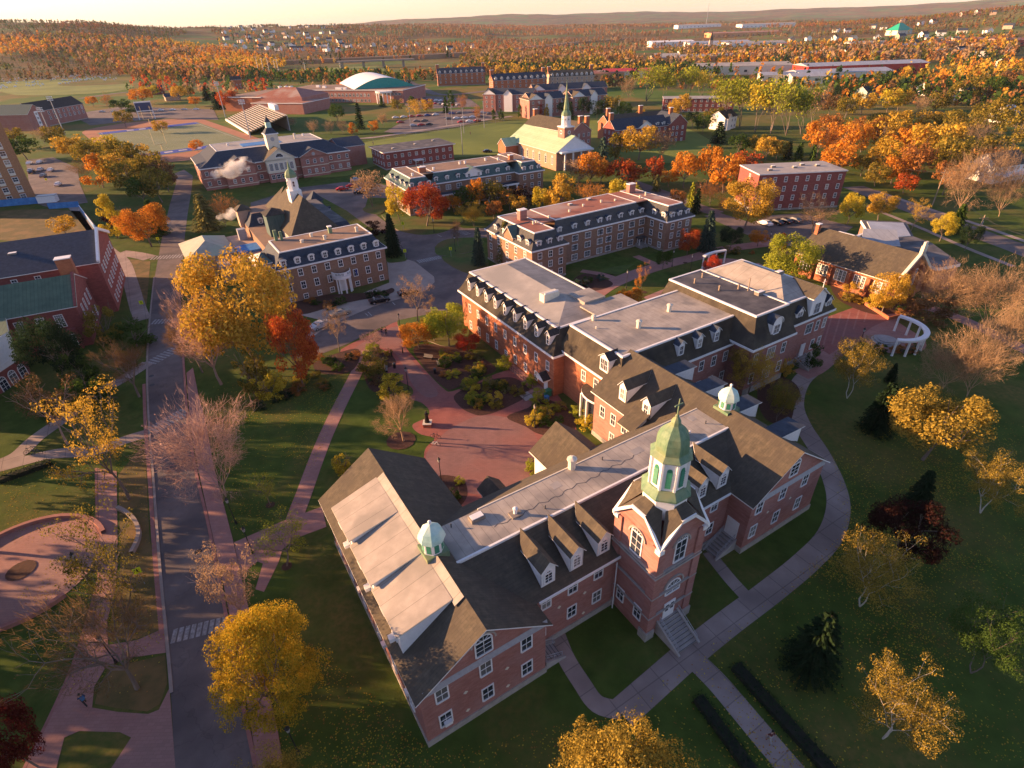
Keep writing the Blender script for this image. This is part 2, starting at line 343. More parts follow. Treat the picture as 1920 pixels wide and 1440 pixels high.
# ================================================================== the long brick hall with the domed tower
def cupola(parent, u, v, z, side, tipz):
    b = MB(); b.box(u-1.1, u+1.1, v-1.1, v+1.1, z-1.2, z+.15, 'copper'); 
    b.build('cupola_base', parent)
    b = MB(); ea = tipz-1.85
    a0 = R(22.5); n = 8; rr = 1.0
    for i in range(8):
        a, c = a0+i*math.pi/4, a0+(i+1)*math.pi/4
        p, q = (u+rr*math.cos(a), v+rr*math.sin(a)), (u+rr*math.cos(c), v+rr*math.sin(c))
        b.face([(*p, z+.15), (*q, z+.15), (*q, ea), (*p, ea)], 'white')
        def lp(t, o=1.02): return ((p[0]*(1-t)+q[0]*t-u)*o+u, (p[1]*(1-t)+q[1]*t-v)*o+v)
        x0, x1 = lp(.22), lp(.78)
        b.face([(*x0, z+.3), (*x1, z+.3), (*x1, ea-.25), (*x0, ea-.25)], 'louvre')
        for k in range(5):
            zz = z+.42+k*(ea-.35-z-.42)/4.6; y0, y1 = lp(.22, 1.08), lp(.78, 1.08); 
            b.face([(*x0, zz+.1), (*x1, zz+.1), (*y1, zz), (*y0, zz)], 'louvre')
    b.build('cupola_lantern', parent)
    b = MB(); b.ring((u, v), [(1.22, ea-.05), (1.28, ea+.05), (1.2, ea+.45), (.95, ea+.95), (.45, ea+1.35), (.12, ea+1.55)], 8, side, a0)
    b.ring((u, v), [(.1, ea+1.5), (.1, ea+1.7), (.17, ea+1.75), (.17, ea+1.95), (.03, ea+2.05)], 8, 'white')
    return b.build('cupola_dome', parent)
root = thing('brick_hall', 'long red brick hall with two gabled wings and green domed bell tower, nearest the viewer', 'building', O, A)
M0 = root
b = MB()                                                    # walls
r1 = MB(); wl = MB()
gable(wl, r1, 0, 12.1, 0, 26.2, .8, 7.55, 11.75, 'v', .5, 'brick', 'shingle', rc=6.15, sides=('shingle', 'shingle'))
wl.build('left_wing_wall', root); 
b.ext([(12.1, 2.3, .8), (12.1, 16.2, .8), (12.1, 16.2, 7.4), (12.1, 2.3, 7.8)], (26.8, 0, 0), 'brick')
b.build('middle_wall', root)
r1.build('left_wing_roof', root)
wl = MB(); r2 = MB()
gable(wl, r2, 38.9, 51.6, -.6, 26.2, .8, 7.75, 12.0, 'v', .5, 'brick', 'shingle', rc=45.4, sides=('shingle', 'shingle'))
wl.build('right_wing_wall', root); r2.build('right_wing_roof', root)
b = MB()
b.box(-.1, 12.2, -.1, 26.3, -.6, .8, 'stone'); b.box(12.2, 38.8, 2.2, 16.3, -.6, .8, 'stone'); b.box(38.8, 51.7, -.7, 26.3, -.6, .8, 'stone')
b.build('foundation', root)
# sunlit brown slope skin of the right wing/mid part is the same roof: tan shingles on the courtyard side
b = MB(); b.ext([(6.6, 1.95, 7.72), (6.6, 7.55, 10.9), (6.6, 12.25, 10.9), (6.6, 16.7, 7.5)], (38.6, 0, 0), 'shingle'); b.build('middle_roof', root)
b = MB(); b.box(7.0, 45.0, 7.6, 12.2, 10.9, 11.02, 'membrane'); b.build('flat_roof', root)
b = MB(); b.box(7.2, 45.2, 7.38, 7.6, 10.72, 11.08, 'white'); b.box(12.3, 45.2, 12.2, 12.34, 10.8, 11.06, 'cream'); b.build('roof_edge_trim', root)
MB().box(12.75, 22.4, 1.83, 1.97, 7.5, 7.74, 'white').tube((21.9, 1.8, .1), (21.9, 1.8, 7.2), .06, .06, 'white').build('gutter', root); MB().box(27.9, 38.3, 1.83, 1.97, 7.5, 7.74, 'white').build('gutter', root)
# sloping tan cap beside the west ridge
b = MB(); b.ext([(5.15, 3.2, 11.48), (6.05, 3.2, 12.02), (6.05, 21.6, 12.02), (5.15, 21.6, 11.48)], (0, 0, .1), 'membrane2'); b.build('ridge_cap', root)
# three big shed dormers stepping along the west slope
for k in range(3):
    va, vb = 3.9+6.0*k, 9.82+6.0*k
    zo_n, zo_f = 10.55, 9.95           # outer edge: near end lifted, far end low
    b = MB(); zt = 11.5
    top = [(.35, va, zo_n), (5.2, va, zt), (5.2, vb, zt), (.35, vb, zo_f)]
    z_in = lambda u: 7.55+(u)*(4.2/6.15)
    b.face([(.35, vb, z_in(.35)-.1), (.35, va, z_in(.35)-.1), top[0], top[3]], 'white')
    b.face([(.35, va, z_in(.35)-.1), (5.2, va, z_in(5.2)-.1), top[1], top[0]], 'white')
    b.face([(.35, vb, z_in(.35)-.1), top[3], top[2], (5.2, vb, z_in(5.2)-.1)], 'white')
    o = b.build('shed_dormer', root)
    b = MB(); K = 8
    def SP(i, j):
        t, s_ = i/K, j/K; zz = (zo_n-.1)*(1-t)*(1-s_)+(zt+.06)*t*(1-s_)+(zt+.02)*t*s_+(zo_f-.1)*(1-t)*s_; return (.05+5.2*t, va-.12+(vb-va+.12)*s_, zz+.13)
    dn = lambda p: (p[0], p[1], p[2]-.13)
    for i in range(K):
        for j in range(K): b.face([SP(i, j), SP(i+1, j), SP(i+1, j+1), SP(i, j+1)], 'membrane2')
        b.face([dn(SP(i, 0)), dn(SP(i+1, 0)), SP(i+1, 0), SP(i, 0)], 'cream'); b.face([SP(i, K), SP(i+1, K), dn(SP(i+1, K)), dn(SP(i, K))], 'cream'); b.face([dn(SP(0, i)), SP(0, i), SP(0, i+1), dn(SP(0, i+1))], 'cream')
    b.build('shed_roof', o)
    for vv in (va+1.5, va+4.4):
        w_ = inst(winmesh(1.3, 1.3, 'pair'), 'window', o, (.33, vv, 9.15), FACE['w'])
    MB().box(-.25, .3, va+1.15, va+1.75, 8.45, 8.85, 'white').build('air_conditioner', o)
# pediment band across the front gable
def pedband(u0, u1, v):
    b = MB(); b.ext([(u0, v-.02, 7.5), (u0, v-.22, 7.55), (u0, v-.02, 8.1)], (u1-u0, 0, 0), 'grey', side='grey'); return b
pm = pedband(.3, 12.2, 0); pm.build('pediment_canopy', root); pedband(39.2, 51.4, -.6).build('pediment_canopy', root)
for u in (1.85, 5.95, 10.05): 
    for z in (6.4, 2.6): win(root, u, 0, z, 's', 1.25, 1.9)
win(root, 5.95, 0, 9.75, 's', 1.7, 2.6, 'arch'); 
MB().box(1.6, 2.3, -.35, 0, 1.9, 2.3, 'white').build('air_conditioner', root)
for u in (13.75, 16.85, 20.0):
    win(root, u, 2.3, 6.6, 's', 1.2, 1.75)
    if u > 14: win(root, u, 2.3, 2.9, 's', 1.2, 1.75)
win(root, 13.2, 2.3, 2.2, 's', 1.1, 1.2)
for u in (30.2, 33.3, 36.4): 
    for z in (6.6, 2.9): win(root, u, 2.3, z, 's', 1.2, 1.75)
for u in (40.25, 44.25, 48.3):
    for z in (6.6, 2.85): win(root, u, -.6, z, 's', 1.2, 1.9)
win(root, 45.2, -.6, 10.0, 's', 1.6, 2.5, 'arch')
for u, z in ((3.9, 4.6), (8.0, 4.4), (3.9, .98+.8), (8.0, 1.6), (15.3, 4.7), (18.4, 4.6), (18.4, 1.4), (42.3, 4.7), (46.3, 4.7)):
    vv = 0 if u < 12 else (2.3 if u < 38 else -.6)
    MB().ext([(u+.22, vv-.03, z), (u, vv-.03, z+.22), (u-.22, vv-.03, z), (u, vv-.03, z-.22)], (0, .05, 0), 'cream').build('wall_tie_plate', root)
for i in range(6):
    win(root, 0, 3+i*4.1, 5.9, 'w', 1.1, 1.7); win(root, 0, 3+i*4.1, 2.3, 'w', 1.1, 1.7)
for v in (2, 8, 14): MB().box(-.5, 0, v, v+.55, 3.9 if v == 8 else 5.2, 4.3 if v == 8 else 5.6, 'white').build('air_conditioner', root)
for u in (14.3, 17.55, 20.85): dormer(root, u, 2.75, 8.35, 's', 1.55, 2.2, 4.6, 'gable', 'shingle', 1.0, 1.75, .85, 'arch')
for u in (31.1, 34.4, 37.6): dormer(root, u, 2.75, 8.35, 's', 1.55, 2.2, 4.6, 'gable', 'shingle', 1.0, 1.75, .85, 'arch')
cupola(root, 6.15, 9.4, 11.9, 'copper_pale', 15.3); cupola(root, 45.6, 9.6, 11.9, 'copper_pale', 15.15)
skylight(root, 11.6, 11.2, 11.02, 1.5, .9, .4); vent(root, 15.1, 9.6, 11.02, .9, .2, 'white'); MB().box(14.5, 15.7, 9.1, 10.0, 11.02, 11.2, 'wood').build('vent_curb', root)
vent(root, 23.9, 12.0, 11.02, 1.5, .42, 'cream'); skylight(root, 37.8, 9.2, 11.02, 1.2, .9, .5); vent(root, 39, 9.2, 11.02, .4, .1, 'white')
b = MB(); sm = [(12.5+i*.45, 9.2+.022*(i*.45)**1.1+.16*math.sin(i*1.7)+.1*math.sin(i*.6+1)) for i in range(44)]
for p, q in zip(sm, sm[1:]): b.face([(p[0], p[1]-.05, 11.026), (q[0], q[1]-.05, 11.026), (q[0], q[1]+.05, 11.026), (p[0], p[1]+.05, 11.026)], 'darkgrey')
b.build('tar_seam', root)
for u, v in ((18, 8.6), (27.5, 11.2), (33, 8.8), (42, 9.5), (9, 11.6)): vent(root, u, v, 11.02, .45, .07, 'darkgrey')
for u, v, s_ in ((20.3, 10.8, 1.1), (31, 10.3, 1.5), (41, 11.2, .9)): MB().box(u, u+s_, v-.5, v+.4, 11.02, 11.03, 'flatgrey').build('roof_patch', root)
# east dormers: long roofs with white cheeks reaching over the dark slope
for v in (3.9, 9.9, 15.3, 20.6): dormer(root, 51.2, v, 8.6, 'e', 1.9, 2.2, 5.2, 'shed', 'slate', 1.1, 1.4, .25)
# west dormers on the courtyard slope
for v in (16.85, 21.35): dormer(root, 39.55, v, 8.55, 'w', 1.55, 2.25, 4.9, 'gable', 'shingle', .95, 1.7, .9)
wa = MB(); wa.ext([(39.3, 16.3, 7.6), (36.9, 16.3, 7.6), (39.3, 16.3, 9.0)], (0, 2.4, 0), 'white'); wa.build('lean_to_wall', root)
wa = MB(); wa.ext([(36.6, 16.1, 7.55), (39.6, 16.1, 9.2), (39.6, 18.9, 9.2), (36.6, 18.9, 7.55)], (0, 0, .12), 'shingle', side='cream'); wa.build('lean_to_roof', root)
for v in (24.3, 22.0, 19.7): win(root, 38.9, v, 5.2, 'w', 1.1, 1.9)
win(root, 38.9, 22.0, 1.9, 'w', 1.1, 1.9); win(root, 38.9, 19.6, 1.9, 'w', 1.1, 1.9)
# courtyard porches
pr = MB(); pw = MB()
zr_, ze_ = 8.2, 4.7
ridge0, ridge1 = (29.6, 15.8, zr_), (29.6, 22.8, zr_)
pr.ext([(25.6, 23.2, ze_), (25.6, 16.0, ze_), ridge0, ridge1], (0, 0, .15), 'shingle', side='white'); pr.ext([(33.6, 16.0, ze_), (33.6, 23.2, ze_), ridge1, ridge0], (0, 0, .15), 'shingle', side='white')
pw.ext([(26.1, 16.2, -.3), (33.1, 16.2, -.3), (33.1, 16.2, 4.9), (29.6, 16.2, 8.0), (26.1, 16.2, 4.9)], (0, 6.4, 0), 'white')
pw.build('porch_wall', root); pr.build('porch_roof', root)
b = MB(); b.ext([(17.2, 16, -.3), (19.6, 16, -.3), (19.6, 16, 4.2), (18.4, 16, 5.3), (17.2, 16, 4.2)], (0, 5.0, 0), 'white'); b.build('entry_wall', root)
b = MB()
for s_ in (-1, 1): b.ext([(18.4, 15.9, 5.4), (18.4+s_*1.6, 15.9, 4.0), (18.4+s_*1.6, 21.5, 4.0), (18.4, 21.5, 5.4)], (0, 0, .12), 'shingle', side='white')
b.build('entry_roof', root)
# ---- tower
cx, cy = 25.15, .15; hw = 2.75
t0, t1, s0, s1 = cx-hw, cx+hw, cy-hw, cy+hw
b = MB(); b.box(t0, t1, s0, s1, -.3, 13.3, 'brick')
for (x, y) in ((t0, s0), (t1, s0), (t0, s1), (t1, s1)):                 # corner piers
    sx = 1 if x > cx else -1; sy = 1 if y > cy else -1
    x0, x1 = sorted((x+sx*.18, x-sx*.75)); y0, y1 = sorted((y+sy*.18, y-sy*.75))
    b.box(x0, x1, y0, y1, 1.2, 13.0, 'brick'); x0, x1 = sorted((x+sx*.32, x-sx*.8)); y0, y1 = sorted((y+sy*.32, y-sy*.8)); b.box(x0, x1, y0, y1, -.3, 1.2, 'stone')
b.build('tower_wall', root)
for z, th, o_ in ((9.2, .18, .26), (9.55, .12, .2), (6.2, .14, .22), (3.3, .14, .24)):
    b = MB(); b.box(t0-o_, t1+o_, s0-o_, s0-o_+.2, z, z+th, 'stone'); b.box(t0-o_, t0-o_+.2, s0-o_+.2, s1+o_, z, z+th, 'stone'); b.box(t1+o_-.2, t1+o_, s0-o_+.2, s1+o_, z, z+th, 'stone'); b.build('belt_course', root)
# cross-gabled cap with truncated gables
b = MB(); tr = MB(); rf = MB(); ze_, zt_ = 13.3, 15.5
for k, (nx, ny) in enumerate(((0, -1), (1, 0), (0, 1), (-1, 0))):
    px_, py_ = -ny, nx
    P = lambda a, d, z: (cx+nx*d+px_*a, cy+ny*d+py_*a, z)
    b.ext([P(-hw, hw, ze_-.1), P(hw, hw, ze_-.1), P(.75, hw, zt_), P(-.75, hw, zt_)], (-nx*.5, -ny*.5, 0), 'brick')
    o_ = .35
    for s_ in (-1, 1):
        q = [P(s_*(hw+.25), hw+o_, ze_-.2), P(s_*.8, hw+o_, zt_+.1), P(s_*.8, .9, zt_+.1), P(s_*(hw+.25), hw-.2, ze_-.2)]
        rf.face([P(s_*(hw+.3), hw+o_, ze_-.15), P(s_*.85, hw+o_, zt_+.15), P(s_*.3, .6, zt_+1.6), P(s_*(hw+.3), hw+.3, ze_-.15)], 'shingle')
        tr.ext([P(s_*(hw+.4), hw+o_, ze_-.45), P(s_*(hw+.4), hw+o_, ze_-.1), P(s_*.8, hw+o_, zt_+.2), P(s_*.8, hw+o_, zt_-.2)], (-nx*.25, -ny*.25, 0), 'white')
    rf.face([P(-.85, hw+o_, zt_+.15), P(.85, hw+o_, zt_+.15), P(.4, .6, zt_+1.6), P(-.4, .6, zt_+1.6)], 'shingle')
    tr.ext([P(-.85, hw+o_, zt_-.2), P(.85, hw+o_, zt_-.2), P(.85, hw+o_, zt_+.22), P(-.85, hw+o_, zt_+.22)], (-nx*.25, -ny*.25, 0), 'white')
    for s_ in (-1, 1): tr.box(*sorted((P(s_*hw, hw, 0)[0]-.3, P(s_*hw, hw, 0)[0]+.3)), *sorted((P(s_*hw, hw, 0)[1]-.3, P(s_*hw, hw, 0)[1]+.3)), ze_-.75, ze_-.25, 'white') if nx == 0 else None
b.build('tower_gables', root); rf.build('tower_roof', root); tr.build('tower_cornice', root)
a0 = R(22.5)
b = MB(); b.ring((cx, cy), [(2.05, 14.6), (2.05, 16.9), (2.05, 17.05)], 8, 'white', a0); b.build('lantern_base', root)
b = MB(); b.ring((cx, cy), [(2.3, 16.95), (2.3, 17.12), (1.85, 17.6), (1.75, 17.75)], 8, 'copper', a0); b.build('lantern_skirt', root)
b = MB(); Rl = 1.62; zl0, zl1 = 17.75, 20.9
for i in range(8):
    a, c = a0+i*math.pi/4, a0+(i+1)*math.pi/4; p = Vector((cx+Rl*math.cos(a), cy+Rl*math.sin(a), 0)); q = Vector((cx+Rl*math.cos(c), cy+Rl*math.sin(c), 0))
    nn = ((p+q)/2-Vector((cx, cy, 0))).normalized()
    b.face([p+Vector((0, 0, zl0)), q+Vector((0, 0, zl0)), q+Vector((0, 0, zl1)), p+Vector((0, 0, zl1))], 'white')
    d = q-p; w0, w1 = .31, .69; zs = zl1-.95
    arc = [p+d*(.5+.19*math.cos(math.pi*k/6))+Vector((0, 0, zs+.28*math.sin(math.pi*k/6)))+nn*.03 for k in range(7)]
    b.face([p+d*w0+Vector((0, 0, zl0+.3))+nn*.03, p+d*w1+Vector((0, 0, zl0+.3))+nn*.03]+arc, 'louvre')
    for k in range(9):
        z = zl0+.38+k*.2; b.face([p+d*w0+Vector((0, 0, z+.14))+nn*.05, p+d*w1+Vector((0, 0, z+.14))+nn*.05, p+d*w1+Vector((0, 0, z))+nn*.13, p+d*w0+Vector((0, 0, z))+nn*.13], 'louvre')
    b.tube(p+Vector((0, 0, zl0)), p+Vector((0, 0, zl1)), .15, .15, 'white', 5)
b.build('bell_lantern', root)
b = MB(); b.ring((cx, cy), [(1.85, 20.85), (1.9, 20.93), (1.82, 21.01), (1.52, 21.26), (1.44, 21.34), (1.46, 21.79), (1.42, 22.37), (1.25, 22.94), (.95, 23.39), (.65, 23.68), (.45, 23.88), (.42, 24.17), (.3, 24.42), (.12, 24.62)], 8, 'copper', a0); b.build('dome', root)
b = MB(); b.tube((cx, cy, 24.4), (cx, cy, 26.4), .07, .06, 'copper', 6); b.tube((cx-.45, cy, 25.8), (cx+.45, cy, 25.8), .06, .06, 'copper', 6); b.ring((cx, cy), [(.05, 24.6), (.18, 24.72), (.05, 24.85)], 8, 'copper'); b.build('cross', root)
win(root, cx, s0, 11.6, 's', 1.5, 3.4, 'arch'); win(root, t0, cy, 11.6, 'w', 1.5, 3.4, 'arch'); win(root, t1, cy, 11.6, 'e', 1.5, 3.4, 'arch')
win(root, cx, s0, 6.1+.2, 's', 2.0, 1.9, 'arch')
for v in (1.35, -1.15): win(root, t0, v, 2.6, 'w', 1.1, 1.9)
b = MB(); b.box(cx-.75, cx+.75, s0-.08, s0, 1.6, 3.9, 'white')
for s_ in (-1, 1): b.box(cx+s_*.35-.2, cx+s_*.35+.2, s0-.1, s0-.08, 2.7, 3.6, 'glass')
b.build('door', root)
def arch_trim(u, v, z, rad, face):
    b = MB(); n = 12
    for i in range(n):
        a, c = math.pi*i/n, math.pi*(i+1)/n
        P = lambda q, rr, d: (u+rr*math.cos(q), v-d, z+rr*math.sin(q)) if face == 's' else (u-d, v+rr*math.cos(q), z+rr*math.sin(q))
        b.ext([P(a, rad, 0), P(c, rad, 0), P(c, rad+.16, 0), P(a, rad+.16, 0)], (0, -.14, 0) if face == 's' else (-.14, 0, 0), 'stone')
    return b.build('arch_moulding', root)
arch_trim(cx, s0, 12.2, .95, 's'); arch_trim(t0, cy, 12.2, .95, 'w'); arch_trim(cx, s0, 6.5, 1.15, 's'); arch_trim(5.95, 0, 10.1, 1.05, 's')
# steps and railings
def stairs(parent, u, v, z, w, n, run, dirv=(0, -1), rails=True, name='steps', mat='concrete2'):
    b = MB(); rise = z/n; dx, dy = dirv; px_, py_ = -dy, dx
    for k in range(n):
        d0, d1 = k*run, (k+1)*run; h_ = z-k*rise
        P = lambda a, d, zz: (u+dx*d+px_*a, v+dy*d+py_*a, zz)
        b.ext([P(-w/2, d0, -.05), P(w/2, d0, -.05), P(w/2, d1, -.05), P(-w/2, d1, -.05)], (0, 0, h_+.05), mat, side='stone'); b.ext([P(-w/2, d1-.05, h_), P(w/2, d1-.05, h_), P(w/2, d1+.004, h_), P(-w/2, d1+.004, h_)], (0, 0, .012), 'darkgrey')
    for s_ in (-1, 1):
        e = .22; L_ = n*run+.3
        b.ext([P(s_*(w/2), 0, -.05), P(s_*(w/2+e), 0, -.05), P(s_*(w/2+e), 0, z+.15), P(s_*(w/2), 0, z+.15)], (dx*.01, dy*.01, 0), mat) if 0 else None
        b.ext([P(s_*w/2, 0, -.05), P(s_*w/2, L_, -.05), P(s_*w/2, L_, .25), P(s_*w/2, 0, z+.2)], (px_*s_*e, py_*s_*e, 0), mat)
    o = b.build(name, parent)
    if rails:
        for s_ in (-1, 1):
            b = MB(); q = [(P(s_*w/2, .2, z-.1), P(s_*w/2, .2, z+.95)), (P(s_*w/2, n*run, .2), P(s_*w/2, n*run, 1.0))]
            mid = (Vector(q[0][0])+Vector(q[1][0]))/2; b.tube(mid, mid+Vector((0, 0, .95)), .03, .03, 'grey', 5)
            for a_, c_ in q: b.tube(a_, c_, .03, .03, 'grey', 5)
            b.tube(q[0][1], q[1][1], .035, .035, 'grey', 5)
            b.tube(Vector(q[0][1])-Vector((0, 0, .35)), Vector(q[1][1])-Vector((0, 0, .35)), .025, .025, 'grey', 5)
            b.build('handrail', o)
    return o
stairs(root, cx, s0, 1.6, 2.5, 9, .33)
stairs(root, 12.3, 1.1, .9, 1.6, 5, .4, (1, 0)); stairs(root, 38.8, 1.1, 1.5, 1.6, 7, .4, (-1, 0))
MB().box(12.1, 12.18, .6, 1.7, .9, 3.0, 'white').build('door', root); MB().box(38.8, 38.9, .3, 1.9, 1.5, 4.0, 'white').build('door', root)
# ================================================================== mansard blocks behind
root = thing('mansard_annex', 'brick annex with grey flat roof and black mansard, joined between two halls', 'building', O, A)
b = MB(); b.box(41.9, 65.1, 26.25, 38.5, -.6, 8.2, 'brick_orange'); b.box(51.7, 65.1, 24.4, 26.25, -.6, 8.2, 'brick'); b.build('wall', root)
r = MB(); t = MB(); mansard(r, t, (41.4, 65.6, 24.0, 38.5), (43.5, 67.9, 26.1, 38.2), 8.3, 11.9, 'mshingle', sides='sw'); r.build('mansard_roof', root); t.build('roof_trim', root)
b = MB(); b.box(43.6, 67.8, 26.2, 38.1, 11.7, 11.86, 'membrane'); b.box(49, 58, 38.1, 43, 11.6, 11.84, 'membrane'); b.build('flat_roof', root)
for u in (54.0, 57.9, 61.7): dormer(root, u, 24.75, 9.1, 's', 1.35, 2.1, 1.6, 'gable', 'slate', .9, 1.6, .6)
dormer(root, 41.9, 28.0, 9.0, 'w', 2.0, 2.3, 2.2, 'gable', 'shingle_dark', 1.7, 1.9, .75, 'pair')
for u in (56.1, 58.8, 61.6, 64.3): win(root, u, 24.4, 6.0, 's', 1.1, 1.9); win(root, u, 24.4, 2.2, 's', 1.1, 1.9)
for v in (32.5, 29.5): win(root, 41.9, v, 6.0, 'w', 1.1, 1.9)
for v in (26.9,): win(root, 41.9, v, 6.6, 'w', 1.0, 1.7)
vent(root, 47.5, 37.5, 11.86, .9, .3); vent(root, 51.5, 31.5, 11.86, 1.35, .36); vent(root, 59.5, 33.0, 11.86, 1.35, .36); vent(root, 46, 35, 11.86, .4, .1)
# curved porch with columns
b = MB(); n = 10; pc = (41.9, 28.3); rx, ry = 2.6, 3.4
P = [(pc[0]-rx*math.sin(math.pi*i/n), pc[1]-ry*math.cos(math.pi*i/n)) for i in range(n+1)]
b.ext([(x, y, 4.7) for x, y in P], (0, 0, .35), 'white', top='shingle'); b.build('porch_roof', root)
for i in (1, 3, 5, 7, 9): MB().ring(P[i], [(.2, -.2), (.17, 4.7)], 10, 'white').build('column', root)
MB().ext([(x*.98+pc[0]*.02+.3, y, -.1) for x, y in P], (0, 0, 4.8), 'glass').build('porch_glazing', root)
# ---- east mansard hall
root = thing('mansard_hall', 'tall brick hall with black mansard, round arched dormer and hipped grey roof', 'building', O, A)
b = MB(); b.box(65.3, 74.9, 20.6, 41, -.6, 8.7, 'brick'); b.box(74.9, 87.9, 22.2, 41, -.6, 8.7, 'brick'); b.build('wall', root)
b = MB(); b.box(65.2, 75, 20.5, 20.6, -.6, 1.1, 'stone'); b.box(75, 88, 22.1, 22.2, -.6, 1.1, 'stone'); b.build('foundation', root)
r = MB(); t = MB(); dk = 'mshingle'
mansard(r, t, (64.7, 75.2, 20.0, 41.4), (67.3, 75.1, 22.5, 40.7), 8.9, 13.0, dk, sides='swn')
mansard(r, t, (75.25, 88.4, 21.7, 41.4), (75.2, 86.2, 23.2, 40.5), 8.9, 12.6, dk, sides='sne')
r.build('mansard_roof', root); t.build('roof_trim', root)
flat(67.4, 75.1, 22.6, 40.6, 12.96, 'flatdark', root)
b = MB(); ap0, ap1 = (80.8, 28.5, 14.6), (80.8, 36, 14.6); c0 = [(75.3, 23.3, 12.55), (86.1, 23.3, 12.55), (86.1, 40.4, 12.55), (75.3, 40.4, 12.55)]
b.face([c0[0], c0[1], ap0], 'membrane2'); b.face([c0[1], c0[2], ap1, ap0], 'membrane2'); b.face([c0[2], c0[3], ap1], 'membrane2'); b.face([c0[3], c0[0], ap0, ap1], 'membrane2'); b.build('hip_roof', root)
dormer(root, 70.6, 20.75, 9.3, 's', 2.3, 2.3, 2.0, 'arch', 'slate', 1.5, 1.7, 1.1, 'pair')
dormer(root, 78.7, 22.2, 9.0, 's', 1.9, 1.7, 1.6, 'gable', 'slate', 1.4, 1.8, .9, 'pair'); dormer(root, 86.6, 22.2, 9.0, 's', 1.9, 1.7, 1.6, 'gable', 'slate', 1.4, 1.8, .9, 'pair')
b = MB(); rr = MB(); gable(b, rr, 81.0, 84.6, 21.9, 27, 8.6, 12.6, 13.9, 'v', .4, 'white', 'shingle'); b.build('gable_dormer', root); rr.build('gable_dormer_roof', root)
win(root, 82.8, 21.9, 10.4, 's', 1.7, 2.1, 'pair')
MB().tube((82.8, 21.9, 14), (82.8, 21.9, 15.6), .06, .06, 'white').tube((82.4, 21.9, 15.1), (83.2, 21.9, 15.1), .05, .05, 'white').build('cross', root)
for u in (66.7, 73.6): win(root, u, 20.6, 6.4, 's', 1.1, 2.0); win(root, u, 20.6, 2.9, 's', 1.1, 2.0)
win(root, 70.4, 20.6, 6.4, 's', 2.0, 2.2, 'pair'); win(root, 70.4, 20.6, 2.7, 's', 2.0, 2.3, 'pair')
for u in (76.6, 85.0, 87.0): win(root, u, 22.2, 6.4, 's', 1.0, 2.0); win(root, u, 22.2, 2.7, 's', 1.0, 2.0)
win(root, 82.6, 22.2, 6.5, 's', 1.9, 2.0, 'pair'); MB().box(81.7, 82.9, 22.08, 22.2, 1.2, 3.6, 'white').build('door', root)
stairs(root, 82.2, 22.2, 1.2, 2.6, 7, .4)
for u, v, h_ in ((69.5, 37, .9), (72.5, 38, .9), (70.5, 32.5, .9), (73.5, 31, .9)): vent(root, u, v, 12.96, h_, .16, 'pole')
MB().tube((74.2, 29.6, 12.9), (74.2, 29.6, 15.2), .1, .1, 'pole').build('flue', root); skylight(root, 74.6, 27.6, 12.96, 1.7, .9, .5); skylight(root, 82.5, 30, 13.9, 1.4, 1.0, .5)
# ---- the north hall with nine dormers
root = thing('dormered_hall', 'orange brick hall with row of nine white dormers beside the courtyard', 'building', O, A)
MB().box(39.9, 57.6, 37.6, 69.0, -.6, 7.75, 'brick_orange').build('wall', root)
r = MB(); t = MB(); mansard(r, t, (39.4, 58.1, 37.1, 69.4), (42.2, 55.4, 39.9, 69.3), 7.9, 11, 'mshingle'); r.build('mansard_roof', root); t.build('roof_trim', root)
b = MB(); ap0, ap1 = (48.8, 46.5, 12.1), (48.8, 66, 12.1); c0 = [(42.3, 40, 10.95), (55.3, 40, 10.95), (55.3, 69.2, 10.95), (42.3, 69.2, 10.95)]
b.face([c0[0], c0[1], ap0], 'membrane2'); b.face([c0[1], c0[2], ap1, ap0], 'membrane2'); b.face([c0[2], c0[3], ap1], 'membrane2'); b.face([c0[3], c0[0], ap0, ap1], 'flatgrey'); b.build('hip_roof', root)
for i in range(9):
    v = 39.3+i*3.31
    dormer(root, 40.35, v+.6, 8.35, 'w', 1.15, 2.1, 2.2, 'gable', 'shingle_dark', .8, 1.7, .6)
    win(root, 39.9, v, 5.1, 'w', .95, 1.75)
    if i not in (4, 0): win(root, 39.9, v, 1.5, 'w', .95, 1.75)
win(root, 39.9, 52.4, 1.3, 'w', .95, 1.1)
b = MB(); rr = MB(); gable(b, rr, 38.6, 39.9, 38.6, 40.9, 2.55, 2.9, 3.7, 'u', .25, 'white', 'shingle_dark'); rr.build('door_hood_roof', root); b.build('door_hood', root)
MB().box(39.8, 39.9, 39.2, 40.2, .2, 2.4, 'white').build('door', root)
dormer(root, 49.6, 37.5, 8.4, 's', 1.1, 2.0, 2.2, 'gable', 'shingle_dark', .75, 1.6, .5)
MB().box(45.2, 48.4, 48.0, 49.4, 11.4, 12.9, 'cream').box(45.4, 48.2, 48.05, 48.2, 12.9, 13.2, 'white').build('rooftop_unit', root); MB().box(50, 54.5, 43, 47.5, 11.0, 12.2, 'membrane').build('roof_curb', root)
# ================================================================== camera, light, air
cam = bpy.data.objects.new('camera', bpy.data.cameras.new('camera')); C.objects.link(cam)
cam.data.sensor_width = 36; cam.data.lens = 36*F/1920; cam.data.clip_end = 60000; cam.data.clip_start = .5
from mathutils import Matrix
cp, sp = math.cos(PITCH), math.sin(PITCH)
fwd = Vector((0, cp, -sp)); up = Vector((0, sp, cp)); rt = Vector((1, 0, 0))
cr, sr = math.cos(ROLL), math.sin(ROLL)
X = rt*cr+up*(-sr)*-1*-1; 
